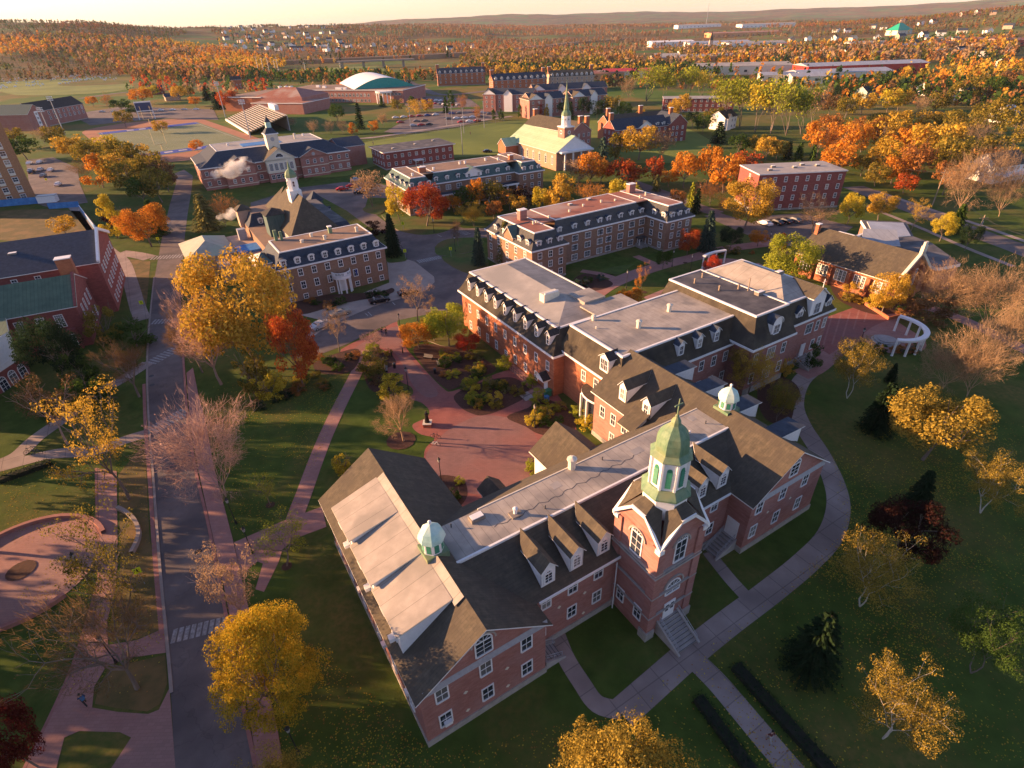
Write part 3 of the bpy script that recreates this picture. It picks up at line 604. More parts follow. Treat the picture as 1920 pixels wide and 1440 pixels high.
# image x axis and y axis in world space (inverse of ray())
ex = Vector(ray(960+F, 720))-Vector(ray(960, 720)); ey = Vector(ray(960, 720-F))-Vector(ray(960, 720))
cam.matrix_world = Matrix(((ex.x, ey.x, -fwd.x, 0), (ex.y, ey.y, -fwd.y, 0), (ex.z, ey.z, -fwd.z, H), (0, 0, 0, 1)))
bpy.context.scene.camera = cam
SUN_AZ, SUN_EL = 172., 11.8
sl = bpy.data.lights.new('sun', 'SUN'); sl.energy = 5.0; sl.angle = R(.5); sl.color = (1, .575, .28)
so = bpy.data.objects.new('sun', sl); C.objects.link(so)
d = Vector((math.cos(R(SUN_AZ))*math.cos(R(SUN_EL)), math.sin(R(SUN_AZ))*math.cos(R(SUN_EL)), math.sin(R(SUN_EL))))
so.rotation_euler = d.to_track_quat('Z', 'Y').to_euler(); so.location = (-100, 0, 200)
w = bpy.data.worlds.new('World'); bpy.context.scene.world = w; w.use_nodes = True
nt = w.node_tree; bg = nt.nodes['Background']; sky = nt.nodes.new('ShaderNodeTexSky'); sky.sky_type = 'NISHITA'; sky.sun_disc = False
sky.sun_elevation = R(SUN_EL); sky.sun_rotation = R(90-SUN_AZ); sky.altitude = 50; sky.air_density = 1.0; sky.dust_density = .35; sky.ozone_density = 1.6
wb = nt.nodes.new('ShaderNodeMix'); wb.data_type = 'RGBA'; wb.blend_type = 'MULTIPLY'; wb.inputs[0].default_value = 1; wb.inputs[7].default_value = (1.12, .94, 1.1, 1); nt.links.new(sky.outputs[0], wb.inputs[6]); nt.links.new(wb.outputs[2], bg.inputs[0]); bg.inputs[1].default_value = .072
bpy.context.scene.cycles.volume_bounces = 2
vs = bpy.context.scene.view_settings; vs.view_transform = 'Standard'; vs.look = 'None'; vs.exposure = 1.72; vs.gamma = 1
# ================================================================== terrain
def smooth(a, b, x): t = np.clip((x-a)/(b-a), 0, 1); return t*t*(3-2*t)
def height(X_, Y_):
    r = np.hypot(X_, Y_); th = np.degrees(np.arctan2(X_, Y_))       # bearing, 0 = straight ahead, left negative
    n = np.sin(X_*.0021+1.3)*np.cos(Y_*.0017+.4)+.5*np.sin(X_*.0053+Y_*.0041)+.25*np.sin(X_*.011-Y_*.009+2)
    left = np.interp(th, [-180, -75, -48, -40, -28, -18, -8, 2, 180], [60, 60, 112, 108, 84, 66, 52, 20, 20])
    h = left*smooth(1100, 3300, r)*(1+.06*n)
    ridge = np.interp(th, [-180, -60, -22, -12, -8, 0, 5, 12, 20, 30, 38, 60, 180], [80, 80, 80, 92, 120, 135, 122, 118, 84, 100, 128, 120, 80])
    h = np.maximum(h, ridge*smooth(5200, 8200, r)*(1+.05*n))
    rn = np.interp(th, [-180, 22, 32, 42, 60, 180], [0, 0, 22, 46, 50, 0])
    h = np.maximum(h, rn*smooth(800, 2600, r)*(1+.12*n))
    h = h+6*n*smooth(700, 2500, r)+ (-6)*smooth(350, 700, r)*0
    return h
# geometry: radial grid
th = np.radians(np.concatenate([np.arange(-180, -62, 6.), np.arange(-62, 62, .75), np.arange(62, 180, 6.)])); nT = len(th)
rs = np.concatenate([[8, 20, 40, 80, 140, 220, 320, 430], np.geomspace(540, 12000, 90), [20000, 40000]])
vv = [(0, 0, 0)]; 
for r_ in rs:
    x_ = r_*np.sin(th); y_ = r_*np.cos(th); z_ = height(x_, y_) if r_ > 500 else np.zeros_like(x_)
    if r_ > 9000: z_ = z_*np.clip((14000-r_)/5000, 0, 1)
    vv += list(zip(x_.tolist(), y_.tolist(), z_.tolist()))
ff = [(0, 1+i, 1+(i+1) % nT) for i in range(nT)]
for k in range(len(rs)-1):
    a = 1+k*nT; c = a+nT
    ff += [(a+i, c+i, c+(i+1) % nT, a+(i+1) % nT) for i in range(nT)]
me = bpy.data.meshes.new('ground'); me.from_pydata(vv, [], ff); me.polygons.foreach_set('use_smooth', [True]*len(ff)); 
ground = bpy.data.objects.new('ground', me); C.objects.link(ground); tag(ground, kind='structure')
m, nt, b = newmat('ground_cover'); N = nt.nodes; L = nt.links
g = N.new('ShaderNodeNewGeometry')
def nz(scale, det=5, rough=.6):
    n = N.new('ShaderNodeTexNoise'); n.inputs['Scale'].default_value = scale; n.inputs['Detail'].default_value = det; n.inputs['Roughness'].default_value = rough; L.new(g.outputs['Position'], n.inputs['Vector']); return n.outputs['Fac']
def ramp(fac, cols):
    r = N.new('ShaderNodeValToRGB'); e = r.color_ramp.elements
    while len(e) < len(cols): e.new(.5)
    for i, (p, c) in enumerate(cols): e[i].position = p; e[i].color = (*c, 1)
    L.new(fac, r.inputs[0]); return r.outputs[0]
def mixc(f, a, c):
    mx = N.new('ShaderNodeMix'); mx.data_type = 'RGBA'; L.new(f, mx.inputs[0]); L.new(a, mx.inputs[6]); L.new(c, mx.inputs[7]); return mx.outputs[2]
def mrange(f, a, c):
    mr = N.new('ShaderNodeMapRange'); mr.inputs[1].default_value = a; mr.inputs[2].default_value = c; L.new(f, mr.inputs[0]); return mr.outputs[0]
grass = ramp(nz(.45), [(.3, (.042, .07, .012)), (.7, (.08, .12, .022))])
grass = mixc(mrange(nz(.07, 4), .46, .68), grass, ramp(nz(1.6), [(.35, (.085, .10, .024)), (.65, (.17, .13, .04))]))
meadow = ramp(nz(.012, 6), [(.32, (.06, .12, .02)), (.47, (.09, .14, .03)), (.56, (.20, .14, .045)), (.68, (.08, .13, .025))])
wood_ = ramp(nz(.02, 8, .75), [(.30, (.02, .035, .014)), (.42, (.05, .055, .02)), (.5, (.20, .11, .03)), (.6, (.26, .12, .035)), (.72, (.13, .10, .035))])
wood2 = ramp(nz(.0022, 6, .6), [(.36, (.05, .06, .03)), (.5, (.13, .085, .04)), (.64, (.20, .11, .05))])
mxx = N.new('ShaderNodeMix'); mxx.data_type = 'RGBA'; mxx.inputs[0].default_value = .5; L.new(wood_, mxx.inputs[6]); L.new(wood2, mxx.inputs[7])
ln = N.new('ShaderNodeVectorMath'); ln.operation = 'LENGTH'; L.new(g.outputs['Position'], ln.inputs[0])
c1 = mixc(mrange(ln.outputs['Value'], 330, 470), grass, meadow)
clr = ramp(nz(.006, 3), [(.3, (.07, .13, .03)), (.5, (.12, .15, .04)), (.7, (.24, .16, .06))])
c1 = mixc(mrange(ln.outputs['Value'], 800, 1300), c1, mixc(mrange(nz(.0035, 3), .50, .56), mxx.outputs[2], clr))
L.new(c1, b.inputs['Base Color']); b.inputs['Roughness'].default_value = 1; b.inputs['Specular IOR Level'].default_value = .1
bp = N.new('ShaderNodeBump'); bp.inputs['Strength'].default_value = .4; bp.inputs['Distance'].default_value = .1; L.new(nz(3), bp.inputs['Height']); L.new(bp.outputs[0], b.inputs['Normal'])
me.materials.append(m)
# ================================================================== ground sheets
def crom(P, n=5, closed=True):
    out = []; k = len(P)
    rng_ = range(k) if closed else range(k-1)
    for i in rng_:
        p0, p1, p2, p3 = (P[(i-1) % k], P[i], P[(i+1) % k], P[(i+2) % k]) if closed else (P[max(i-1, 0)], P[i], P[i+1], P[min(i+2, k-1)])
        for t in (j/n for j in range(n)):
            out.append(tuple(.5*((2*p1[a])+(-p0[a]+p2[a])*t+(2*p0[a]-5*p1[a]+4*p2[a]-p3[a])*t*t+(-p0[a]+3*p1[a]-3*p2[a]+p3[a])*t**3) for a in (0, 1)))
    if not closed: out.append(P[-1])
    return out
from mathutils.geometry import tessellate_polygon
def sheet(name, P, z, mat, smooth_=0, px=True, thick=0, kind='structure', kerb=None):
    Q = [G(*p) for p in P] if px else list(P)
    if smooth_: Q = crom(Q, smooth_)
    ar = sum(Q[i][0]*Q[(i+1) % len(Q)][1]-Q[(i+1) % len(Q)][0]*Q[i][1] for i in range(len(Q)))
    if ar < 0: Q.reverse()
    tris = tessellate_polygon([[Vector((x, y, 0)) for x, y in Q]])
    b = MB(); mi = b.mi(mat); b.v = [(x, y, z) for x, y in Q]
    for t in tris:
        p = [Vector(b.v[i]) for i in t]
        if (p[1]-p[0]).cross(p[2]-p[0]).z < 0: t = t[::-1]
        b.f.append(tuple(t)); b.m.append(mi)
    if thick:
        for i in range(len(Q)):
            p, q = Q[i], Q[(i+1) % len(Q)]; b.face([(*p, z-thick), (*q, z-thick), (*q, z), (*p, z)], kerb or mat)
    o = b.build(name); tag(o, kind=kind); return o
def strip(name, P, width, z, mat, px=True, n=6, kind='structure', closed=False, h=0, build=True, mb=None):
    Q = [G(*p) for p in P] if px else list(P)
    if n > 1: Q = crom(Q, n, closed)
    if closed: Q.append(Q[0])
    b = mb or MB(); Lf, Rt = [], []
    for i in range(len(Q)):
        a = Vector(Q[max(i-1, 0)]); c = Vector(Q[min(i+1, len(Q)-1)]); d = (c-a).normalized(); nn = Vector((-d.y, d.x))*width/2; p = Vector(Q[i])
        Lf.append(p+nn); Rt.append(p-nn)
    for i in range(len(Q)-1):
        b.face([(*Rt[i], z), (*Rt[i+1], z), (*Lf[i+1], z), (*Lf[i], z)], mat)
        if h:
            b.face([(*Rt[i+1], z-h), (*Rt[i+1], z), (*Rt[i], z), (*Rt[i], z-h)], mat); b.face([(*Lf[i], z-h), (*Lf[i], z), (*Lf[i+1], z), (*Lf[i+1], z-h)], mat)
    if mb: return b
    o = b.build(name); tag(o, kind=kind); return o
# far first (higher sheets avoid fighting at distance)
sheet('sports_field', [(676, 270), (740, 258), (860, 240), (960, 226), (1060, 214), (1140, 212), (1240, 224), (1330, 262), (1330, 300), (1180, 306), (1100, 300), (960, 290), (800, 300), (700, 312), (650, 330), (560, 330), (660, 300)], .05, 'field', 3)
fA = Vector((-255.6, 389.4)); fu = Vector((math.cos(R(38.5)), math.sin(R(38.5)))); fv = Vector((math.sin(R(38.5)), -math.cos(R(38.5))))
def FP(a, c): p = fA+fu*a+fv*c; return (p.x, p.y)
n = 16; tr_ = [FP(28+ -37*math.cos(math.pi*i/n), -12-30*math.sin(math.pi*i/n)) for i in range(n+1)]; tr2 = [FP(28+37*math.cos(math.pi*i/n), 112+30*math.sin(math.pi*i/n)) for i in range(n+1)]
sheet('running_track', tr_+tr2, .05, 'track', 0, False)
sheet('stadium_turf', [FP(-2, -4), FP(58, -4), FP(58, 116), FP(-2, 116)], .10, 'turf', 0, False)
for c0 in (-3, 104): sheet('blue_end_zone', [FP(-1, c0), FP(57, c0), FP(57, c0+10), FP(-1, c0+10)], .14, 'blue', 0, False)
b = MB()
def fq(a0, a1, c0, c1, z=.18): b.face([(*FP(a0, c0), z), (*FP(a0, c1), z), (*FP(a1, c1), z), (*FP(a1, c0), z)], 'paint')
for k in range(21): fq(0, 56, 8.5+k*4.6, 8.5+k*4.6+.12)
for k in (0, 56): fq(k-.15, k+.15, -3, 114)
for j, a in enumerate((14, 21, 28, 35)):
    for c0 in (0.5, 107): fq(a, a+4, c0, c0+3.8, .18)
for k in range(5, 95, 2): fq(18, 18.5, 8+k*1.05, 8.4+k*1.05); fq(37, 37.5, 8+k*1.05, 8.4+k*1.05)
tag(b.build('field_marking'), kind='structure')
sheet('campus_road', [(330, 1480), (318, 1250), (300, 1050), (289, 900), (281, 800), (277, 700), (280, 620), (290, 520), (303, 450), (318, 385), (330, 345), (328, 325), (345, 318), (362, 330), (358, 365), (352, 400), (347, 440), (342, 500), (340, 560), (342, 640), (346, 720), (353, 800), (368, 890), (388, 975), (405, 1060), (430, 1190), (452, 1310), (472, 1410), (485, 1480)], .02, 'asphalt')
sheet('campus_drive', [(556, 672), (600, 665), (650, 646), (700, 620), (760, 598), (810, 588), (885, 574), (890, 530), (876, 512), (832, 484), (816, 472), (815, 463), (834, 450), (860, 447), (930, 445), (930, 428), (870, 428), (855, 424), (828, 437), (790, 441), (757, 435), (744, 431), (716, 411), (685, 388), (690, 370), (735, 372), (735, 350), (690, 340), (640, 342), (560, 352), (470, 380), (470, 392), (600, 368), (650, 395), (690, 425), (725, 440), (745, 455), (750, 472), (765, 487), (778, 491), (814, 519), (815, 529), (799, 545), (760, 557), (700, 575), (640, 600), (600, 622), (572, 640)], .024, 'asphalt')
sheet('forecourt', [(726, 491), (765, 487), (778, 491), (814, 519), (815, 529), (799, 545), (760, 557), (700, 575), (640, 600), (600, 622), (576, 640), (570, 632), (600, 600), (560, 590), (560, 570), (640, 565), (730, 530)], .03, 'tanpave', 0)
sheet('plaza_paving', [(640, 655), (700, 625), (748, 602), (752, 625), (760, 650), (785, 680), (812, 710), (832, 729), (848, 734), (900, 714), (945, 696), (1000, 690), (1060, 760), (1080, 800), (1080, 880), (1010, 930), (950, 950), (880, 960), (840, 930), (800, 890), (795, 855), (800, 838), (815, 822), (790, 815), (776, 805), (775, 795), (800, 783), (805, 770), (790, 755), (768, 748), (775, 737), (770, 725), (750, 715), (748, 700), (726, 700), (722, 690), (738, 680), (735, 665), (715, 655), (700, 650), (690, 652), (650, 668)], .03, 'paver_red', 3)
sheet('plaza_circle', [(800, 850), (830, 815), (860, 795), (900, 780), (950, 783), (990, 800), (1010, 830), (1015, 860), (990, 900), (940, 925), (880, 925), (830, 900), (806, 875)], .036, 'paver_grey', 4)
sheet('plaza_walk', [(655, 660), (700, 632), (744, 612), (752, 640), (770, 672), (798, 705), (822, 738), (800, 745), (776, 725), (758, 690), (740, 662), (715, 652), (690, 655)], .036, 'paver_grey', 3)
strip('brick_path', [(692, 648), (668, 700), (640, 755), (612, 815), (590, 870), (572, 920), (555, 965), (548, 990)], 2.2, .034, 'paver')
sheet('brick_path', [(604, 950), (531, 977), (439, 1017), (453, 1085), (467, 1065), (483, 1053), (493, 1057), (479, 1105), (495, 1110), (510, 1080), (523, 1053), (530, 1030), (556, 1009), (612, 988)], .03, 'paver')
sheet('sidewalk', [(350, 700), (356, 790), (371, 876), (400, 1009), (420, 1100), (446, 1230), (470, 1355), (486, 1460), (536, 1460), (519, 1359), (485, 1220), (457, 1101), (437, 1013), (417, 936), (400, 870), (388, 800), (372, 740), (362, 690)], .10, 'paver', 0, thick=.12, kerb='kerb_brick')
strip('kerb', [(486, 1470), (473, 1405), (453, 1308), (431, 1188), (406, 1060), (389, 975), (369, 890), (354, 800), (347, 720), (342, 640)], .35, .13, 'kerb_brick', h=.14)
strip('kerb', [(322, 1300), (317, 1240), (299, 1050), (288, 900), (280, 800), (276, 700), (279, 620), (289, 520)], .3, .12, 'kerb', h=.14)
strip('kerb', [(305, 1200), (291, 1050), (281, 905), (273, 800), (270, 720)], .5, .03, 'kerb_brick')
LP = [(183, 878), (219, 884), (221, 1053), (217, 1102), (201, 1166), (203, 1212), (201, 1247), (177, 1287), (173, 1327), (149, 1371), (121, 1383), (101, 1460), (40, 1460), (97, 1343), (133, 1263), (153, 1206), (177, 1126), (189, 1070), (185, 965)]
sheet('brick_path', LP, .034, 'paver'); strip('kerb', [(180, 878), (182, 965), (186, 1070), (174, 1126), (150, 1206), (130, 1263), (94, 1343), (36, 1460)], .3, .045, 'kerb_brick')
sheet('brick_path', [(173, 1327), (221, 1335), (278, 1339), (298, 1331), (318, 1290), (332, 1480), (190, 1480), (209, 1440), (246, 1383), (225, 1373), (149, 1371)], .03, 'paver')
sheet('brick_path', [(200, 1210), (258, 1200), (308, 1178), (311, 1224), (240, 1234), (200, 1250)], .028, 'paver')
cc = Vector(G(40, 1070)); cr_ = 8.2
ringp = [(cc.x+cr_*math.cos(2*math.pi*i/48), cc.y+cr_*math.sin(2*math.pi*i/48)) for i in range(48)]
sheet('brick_circle', ringp, .04, 'paver', 0, False)
sheet('brick_path', [(130, 1015), (187, 990), (192, 1062), (150, 1075)], .036, 'paver')
sheet('flower_bed', [(cc.x+1.5*math.cos(t_*.4), cc.y+1.5*math.sin(t_*.4)) for t_ in range(16)], .10, 'mulch', 0, False)
strip('concrete_path', [(-30, 880), (30, 855), (70, 820), (130, 778), (190, 735), (240, 705), (278, 680)], 2.6, .03, 'concrete')
strip('concrete_path', [(-30, 885), (60, 860), (110, 850), (180, 845), (235, 825), (278, 812)], 2.4, .026, 'concrete')
strip('concrete_path', [(135, 385), (165, 420), (200, 465), (230, 490), (245, 530), (258, 575), (268, 600)], 3.2, .03, 'concrete')
strip('concrete_path', [(225, 474), (255, 478), (282, 484)], 4.0, .034, 'concrete')
FW = [(1165, 1338), (1225, 1285), (1290, 1228), (1365, 1168), (1440, 1112), (1510, 1055), (1556, 1005), (1572, 950), (1562, 900), (1535, 845), (1503, 795), (1490, 755), (1502, 715), (1530, 690)]
strip('concrete_path', FW, 2.7, .03, 'concrete')
strip('concrete_path', [(1500, 703), (1530, 690), (1565, 660), (1610, 625), (1660, 598), (1720, 575), (1780, 590), (1850, 620), (1940, 665)], 3.2, .034, 'paver')
strip('concrete_path', [(1045, 1192), (1062, 1235), (1090, 1280), (1120, 1320), (1165, 1332)], 1.7, .026, 'concrete')
strip('concrete_path', [(1328, 1035), (1368, 1085), (1405, 1125)], 1.5, .026, 'concrete')
strip('concrete_path', [(1270, 1200), (1300, 1235), (1345, 1280), (1400, 1345), (1480, 1440), (1550, 1520)], 2.2, .038, 'concrete')
strip('brick_walk', [(1105, 560), (1140, 536), (1180, 518), (1217, 505), (1255, 494), (1308, 481), (1350, 469), (1412, 460), (1460, 455)], 4.2, .034, 'paver')
strip('brick_walk', [(1192, 480), (1215, 490), (1240, 500)], 2.2, .03, 'paver'); strip('brick_walk', [(1090, 508), (1131, 515), (1165, 527)], 2.0, .03, 'paver')
strip('brick_walk', [(1215, 562), (1300, 528), (1360, 510), (1430, 497)], 3, .03, 'paver')
sheet('patio', [(1318, 498), (1350, 485), (1390, 488), (1410, 500), (1360, 520), (1325, 515)], .036, 'paver', 3)
sheet('east_plaza', [(1535, 600), (1625, 568), (1672, 602), (1650, 640), (1590, 642), (1555, 665), (1525, 645)], .038, 'paver_red')
b = MB()
for k in range(7):
    a_, c_ = (1540+k*20, 660-k*14), (1560+k*17, 592-k*3.5)
    strip('x', [a_, c_], .3, .044, 'kerb_brick', n=1, mb=b)
tag(b.build('plaza_band'), kind='structure')
sheet('patio', [(1620, 625), (1668, 600), (1700, 615), (1735, 640), (1725, 660), (1665, 662), (1635, 650)], .042, 'paver', 3)
strip('town_road', [(1600, 350), (1665, 375), (1742, 403), (1820, 433), (1900, 462), (2000, 500)], 8, .03, 'asphalt')
strip('sidewalk', [(1642, 358), (1742, 392), (1830, 420), (1920, 452), (2000, 480)], 1.8, .05, 'concrete'); strip('sidewalk', [(1620, 385), (1720, 425), (1800, 460), (1900, 500)], 1.6, .05, 'concrete')
sheet('car_park', [(1320, 405), (1345, 398), (1410, 418), (1430, 405), (1500, 400), (1600, 425), (1580, 440), (1530, 442), (1500, 465), (1450, 455), (1400, 440)], .026, 'asphalt')
strip('campus_lane', [(1180, 340), (1250, 365), (1300, 385), (1345, 400)], 6, .022, 'asphalt')
sheet('car_park', [(720, 248), (780, 215), (860, 205), (930, 205), (935, 218), (860, 238), (760, 252)], .12, 'asphalt')
sheet('car_park', [(755, 196), (800, 180), (880, 185), (900, 200), (780, 205)], .10, 'asphalt')
sheet('car_park', [(48, 300), (100, 295), (145, 315), (150, 345), (165, 380), (95, 390), (60, 380)], .05, 'asphalt')
sheet('car_park', [(130, 215), (230, 200), (400, 205), (410, 225), (300, 222), (170, 235)], .10, 'asphalt')
strip('field_path', [(640, 262), (700, 258), (780, 246), (880, 230), (960, 218)], 4, .14, 'concrete')
strip('town_road', [(150, 185), (250, 172), (400, 165), (560, 168), (700, 175), (820, 200)], 8, .12, 'asphalt')
strip('town_road', [(760, 150), (790, 165), (830, 178), (920, 170)], 9, .12, 'asphalt')
# stripes of the crossings
b = MB()
def zebra(p, q, n_, ln_, w_=.45):
    p, q = Vector(G(*p)), Vector(G(*q)); d = (q-p).normalized(); nn = Vector((-d.y, d.x))
    for k in range(n_):
        c = p.lerp(q, (k+.5)/n_); a_ = c-nn*ln_/2; e_ = c+nn*ln_/2; h_ = d*w_/2
        b.face([(*(a_-h_), .032), (*(a_+h_), .032), (*(e_+h_), .032), (*(e_-h_), .032)], 'wornpaint')
zebra((783, 491), (826, 482), 11, 2.4); zebra((321, 1194), (425, 1168), 9, 1.7, .42); zebra((284, 808), (350, 770), 9, 2.6); zebra((280, 682), (338, 650), 9, 2.6); zebra((283, 484), (342, 480), 10, 3); zebra((285, 604), (342, 600), 9, 2.4); zebra((860, 432), (878, 440), 5, 2.4); zebra((100, 351), (145, 350), 9, 1.6)
for p, q in (((820, 440), (828, 444)), ((690, 585), (697, 592)), ((736, 567), (741, 572)), ((685, 588), (690, 592))): strip('x', [p, q], .15, .032, 'paint', n=1, mb=b)
tag(b.build('road_marking'), kind='structure')
for P in (((725, 491), (730, 470), (742, 463), (752, 470), (763, 487), (748, 492)), ((744, 431), (758, 436), (790, 441), (828, 437), (856, 424), (868, 412), (840, 405), (790, 405), (745, 408), (715, 402), (730, 420)), ((816, 465), (830, 452), (858, 447), (905, 448), (890, 470), (826, 480)), ((828, 484), (880, 475), (905, 470), (915, 500), (880, 515)), ((745, 604), (758, 599), (810, 589), (875, 577), (875, 640), (835, 650), (800, 640), (760, 645), (752, 625)), ((680, 392), (700, 384), (722, 390), (712, 402), (690, 400))):
    sheet('lawn_island', P, .13, 'lawn', 4, thick=.13, kerb='kerb')
for P in (((851, 743), (880, 726), (920, 712), (960, 708), (985, 722), (995, 738), (975, 752), (932, 772), (905, 779), (888, 777), (865, 765)), ((950, 782), (990, 765), (1020, 748), (1070, 770), (1080, 800), (1060, 815), (1030, 818), (1005, 812), (985, 800)), ((775, 655), (800, 645), (870, 655), (930, 690), (900, 708), (850, 730), (835, 728), (812, 708), (790, 682)), ((690, 660), (705, 655), (735, 668), (742, 682), (724, 692), (720, 705), (735, 716), (745, 730), (700, 735), (682, 700)), ((820, 895), (850, 893), (872, 905), (876, 930), (860, 950), (840, 935)), ((590, 680), (640, 660), (672, 655), (672, 680), (650, 700), (600, 700)), ((992, 875), (1010, 858), (1012, 890), (1000, 900)), ((530, 560), (700, 548), (735, 540), (730, 552), (640, 570), (560, 590)), ((1075, 525), (1100, 513), (1140, 525), (1148, 535), (1120, 545), (1085, 545)), ((1565, 520), (1700, 560), (1700, 580), (1640, 590), (1570, 560)), ((1430, 700), (1480, 712), (1500, 735), (1490, 760), (1480, 790), (1440, 790), (1420, 750))):
    sheet('planting_bed', P, .045, 'mulch', 4)
for p, r_ in (((752, 826), 2.2), ((507, 947), .6), ((538, 1062), .6), ((1250, 537), .6), ((1208, 548), .6), ((1285, 493), .6), ((1210, 498), .5), ((1292, 445), .5)):
    c_ = Vector(G(*p)); sheet('tree_pit', [(c_.x+r_*math.cos(k*.52), c_.y+r_*math.sin(k*.52)) for k in range(12)], .05, 'mulch', 0, False)
for P in (((222, 890), (272, 830), (280, 1000), (292, 1080), (308, 1178), (258, 1198), (206, 1204), (206, 1168), (222, 1105), (226, 1050)), ((205, 1252), (310, 1228), (314, 1280), (300, 1320), (276, 1334), (220, 1328), (178, 1320), (184, 1290)), ((235, 485), (282, 490), (276, 560), (272, 590), (262, 570))):
    sheet('leafy_verge', P, .02, 'verge')
sheet('lawn_patch', [(1090, 520), (1150, 500), (1190, 495), (1160, 515), (1120, 510)], .02, 'lawn')
for P in (((0, 135), (40, 128), (130, 130), (215, 142), (245, 152), (240, 168), (120, 178), (0, 172)), ((560, 132), (700, 124), (720, 135), (640, 142)), ((1430, 160), (1600, 150), (1740, 165), (1640, 180))): sheet('meadow', P, .15, 'field', 3)
# ================================================================== other campus buildings
def hall(name, label, org, ang, L_, D_, ze, zr=None, kind='flat', wall='brick', roof='flatgrey', rows=(), n=0, nd=0, wk='sash', ww=1.1, wh=1.6, base=True, cat='building', over=.4, sides='sw', group=None, m=2, skips=()):
    root = thing(name, label, cat, org, R(ang), group)
    w = MB(); r = MB(); t = MB()
    if kind == 'flat':
        w.box(0, L_, 0, D_, -2, ze, wall); r.box(-over, L_+over, -over, D_+over, ze+.003, ze+.3, 'white', top=roof)
    elif kind == 'gu': gable(w, r, 0, L_, 0, D_, -2, ze, zr, 'u', over, wall, roof)
    elif kind == 'gv': gable(w, r, 0, L_, 0, D_, -2, ze, zr, 'v', over, wall, roof)
    elif kind == 'hip':
        w.box(0, L_, 0, D_, -2, ze, wall); k = min(L_, D_)/2; o = over
        c = [(-o, -o, ze), (L_+o, -o, ze), (L_+o, D_+o, ze), (-o, D_+o, ze)]
        a, b_ = ((k, D_/2, zr), (L_-k, D_/2, zr)) if L_ >= D_ else ((L_/2, k, zr), (L_/2, D_-k, zr))
        if L_ >= D_: r.face([c[0], c[1], b_, a], roof); r.face([c[1], c[2], b_], roof); r.face([c[2], c[3], a, b_], roof); r.face([c[3], c[0], a], roof)
        else: r.face([c[0], c[1], a], roof); r.face([c[1], c[2], b_, a], roof); r.face([c[2], c[3], b_], roof); r.face([c[3], c[0], a, b_], roof)
        r.box(-o, L_+o, -o, D_+o, ze-.3, ze-.003, 'white')
    elif kind == 'man':
        w.box(0, L_, 0, D_, -2, ze, wall); mansard(r, t, (-.4, L_+.4, -.4, D_+.4), (m, L_-m, m, D_-m), ze+.35, zr, roof); t.build('roof_trim', root)
        r.box(m, L_-m, m, D_-m, zr-.2, zr-.02, 'flatred')
    w.build('wall', root); r.build('roof', root)
    if base:
        b = MB(); b.box(-.08, L_+.08, -.08, D_+.08, -2, .6, 'stone'); b.build('foundation', root)
    if n and 's' in sides: wrow(root, 's', 0, L_/n/2, L_-L_/n/2, n, rows, ww, wh, wk, skips)
    if nd and 'w' in sides: wrow(root, 'w', 0, D_/nd/2, D_-D_/nd/2, nd, rows, ww, wh, wk)
    if nd and 'e' in sides: wrow(root, 'e', L_, D_/nd/2, D_-D_/nd/2, nd, rows, ww, wh, wk)
    return root
# ---- administration building
root = thing('stone_hall', 'brown brick hall with slate mansard, curved white portico and green copper cupola', 'building', (-50.5, 116.55), R(32))
b = MB(); b.box(0, 25, 0, 13.6, -1, 8, 'brick_brown'); b.box(2, 24, 13.6, 50, -1, 7.0, 'brick_brown'); b.box(-3.2, 0, 3.0, 10, -1, 9.0, 'tanwall'); b.build('wall', root)
r = MB(); t = MB(); mansard(r, t, (-.3, 25.4, -.35, 13.9), (2.0, 23.2, 2.3, 12), 8.2, 11.1, 'slate'); r.build('mansard_roof', root); t.build('roof_trim', root)
flat(2.1, 23.1, 2.4, 11.9, 11.08, 'flatbrown', root); flat(2, 24, 13.9, 50, 7.3, 'flatbrown', root)
for i in range(8):
    u = 1.9+i*3.05
    dormer(root, u, .2, 8.5, 's', 1.35, 1.3, 1.9, 'arch', 'slate', .95, 1.35, .35)
    win(root, u, 0, 6.6, 's', 1.15, 1.7); 
    if i != 4: win(root, u, 0, 3.6, 's', 1.15, 1.8)
    if i not in (4,): win(root, u, 0, .9, 's', 1.1, 1.3)
for v in (3, 7, 11): win(root, 25, v, 6.6, 'e', 1.1, 1.7); win(root, 25, v, 3.6, 'e', 1.1, 1.7)
b = MB(); nn = 10; pu = 13.7
P = [(pu-2.2*math.cos(math.pi*i/nn), -2.3*math.sin(math.pi*i/nn)-.1) for i in range(nn+1)]
b.ext([(x, y, 3.5) for x, y in P], (0, 0, .7), 'white'); b.build('portico_roof', root)
b = MB()
for i in range(nn):
    p, q = P[i], P[i+1]; b.ext([(*p, 4.35), (*q, 4.35), (pu+(q[0]-pu)*.94, q[1]*.94, 4.35), (pu+(p[0]-pu)*.94, p[1]*.94, 4.35)], (0, 0, .75), 'white')
    if i in (2, 3, 4, 6, 7):    # dark lettering on the fascia, too small to read in the photo
        for k in range(2):
            e = .25+k*.4; a_ = (p[0]+(q[0]-p[0])*e, p[1]+(q[1]-p[1])*e); c_ = (p[0]+(q[0]-p[0])*(e+.2), p[1]+(q[1]-p[1])*(e+.2))
            s_ = 1.012; b.face([((a_[0]-pu)*s_+pu, a_[1]*s_, 4.5), ((c_[0]-pu)*s_+pu, c_[1]*s_, 4.5), ((c_[0]-pu)*s_+pu, c_[1]*s_, 4.95), ((a_[0]-pu)*s_+pu, a_[1]*s_, 4.95)], 'darkgrey')
b.build('portico_parapet', root)
for i in (2, 3, 5, 7, 8): MB().ring((pu+(P[i][0]-pu)*.9, P[i][1]*.9), [(.2, -.1), (.16, 3.5)], 8, 'white').build('column', root)
MB().box(pu-.9, pu+.9, -.12, 0, 0, 3.0, 'white').build('door', root)
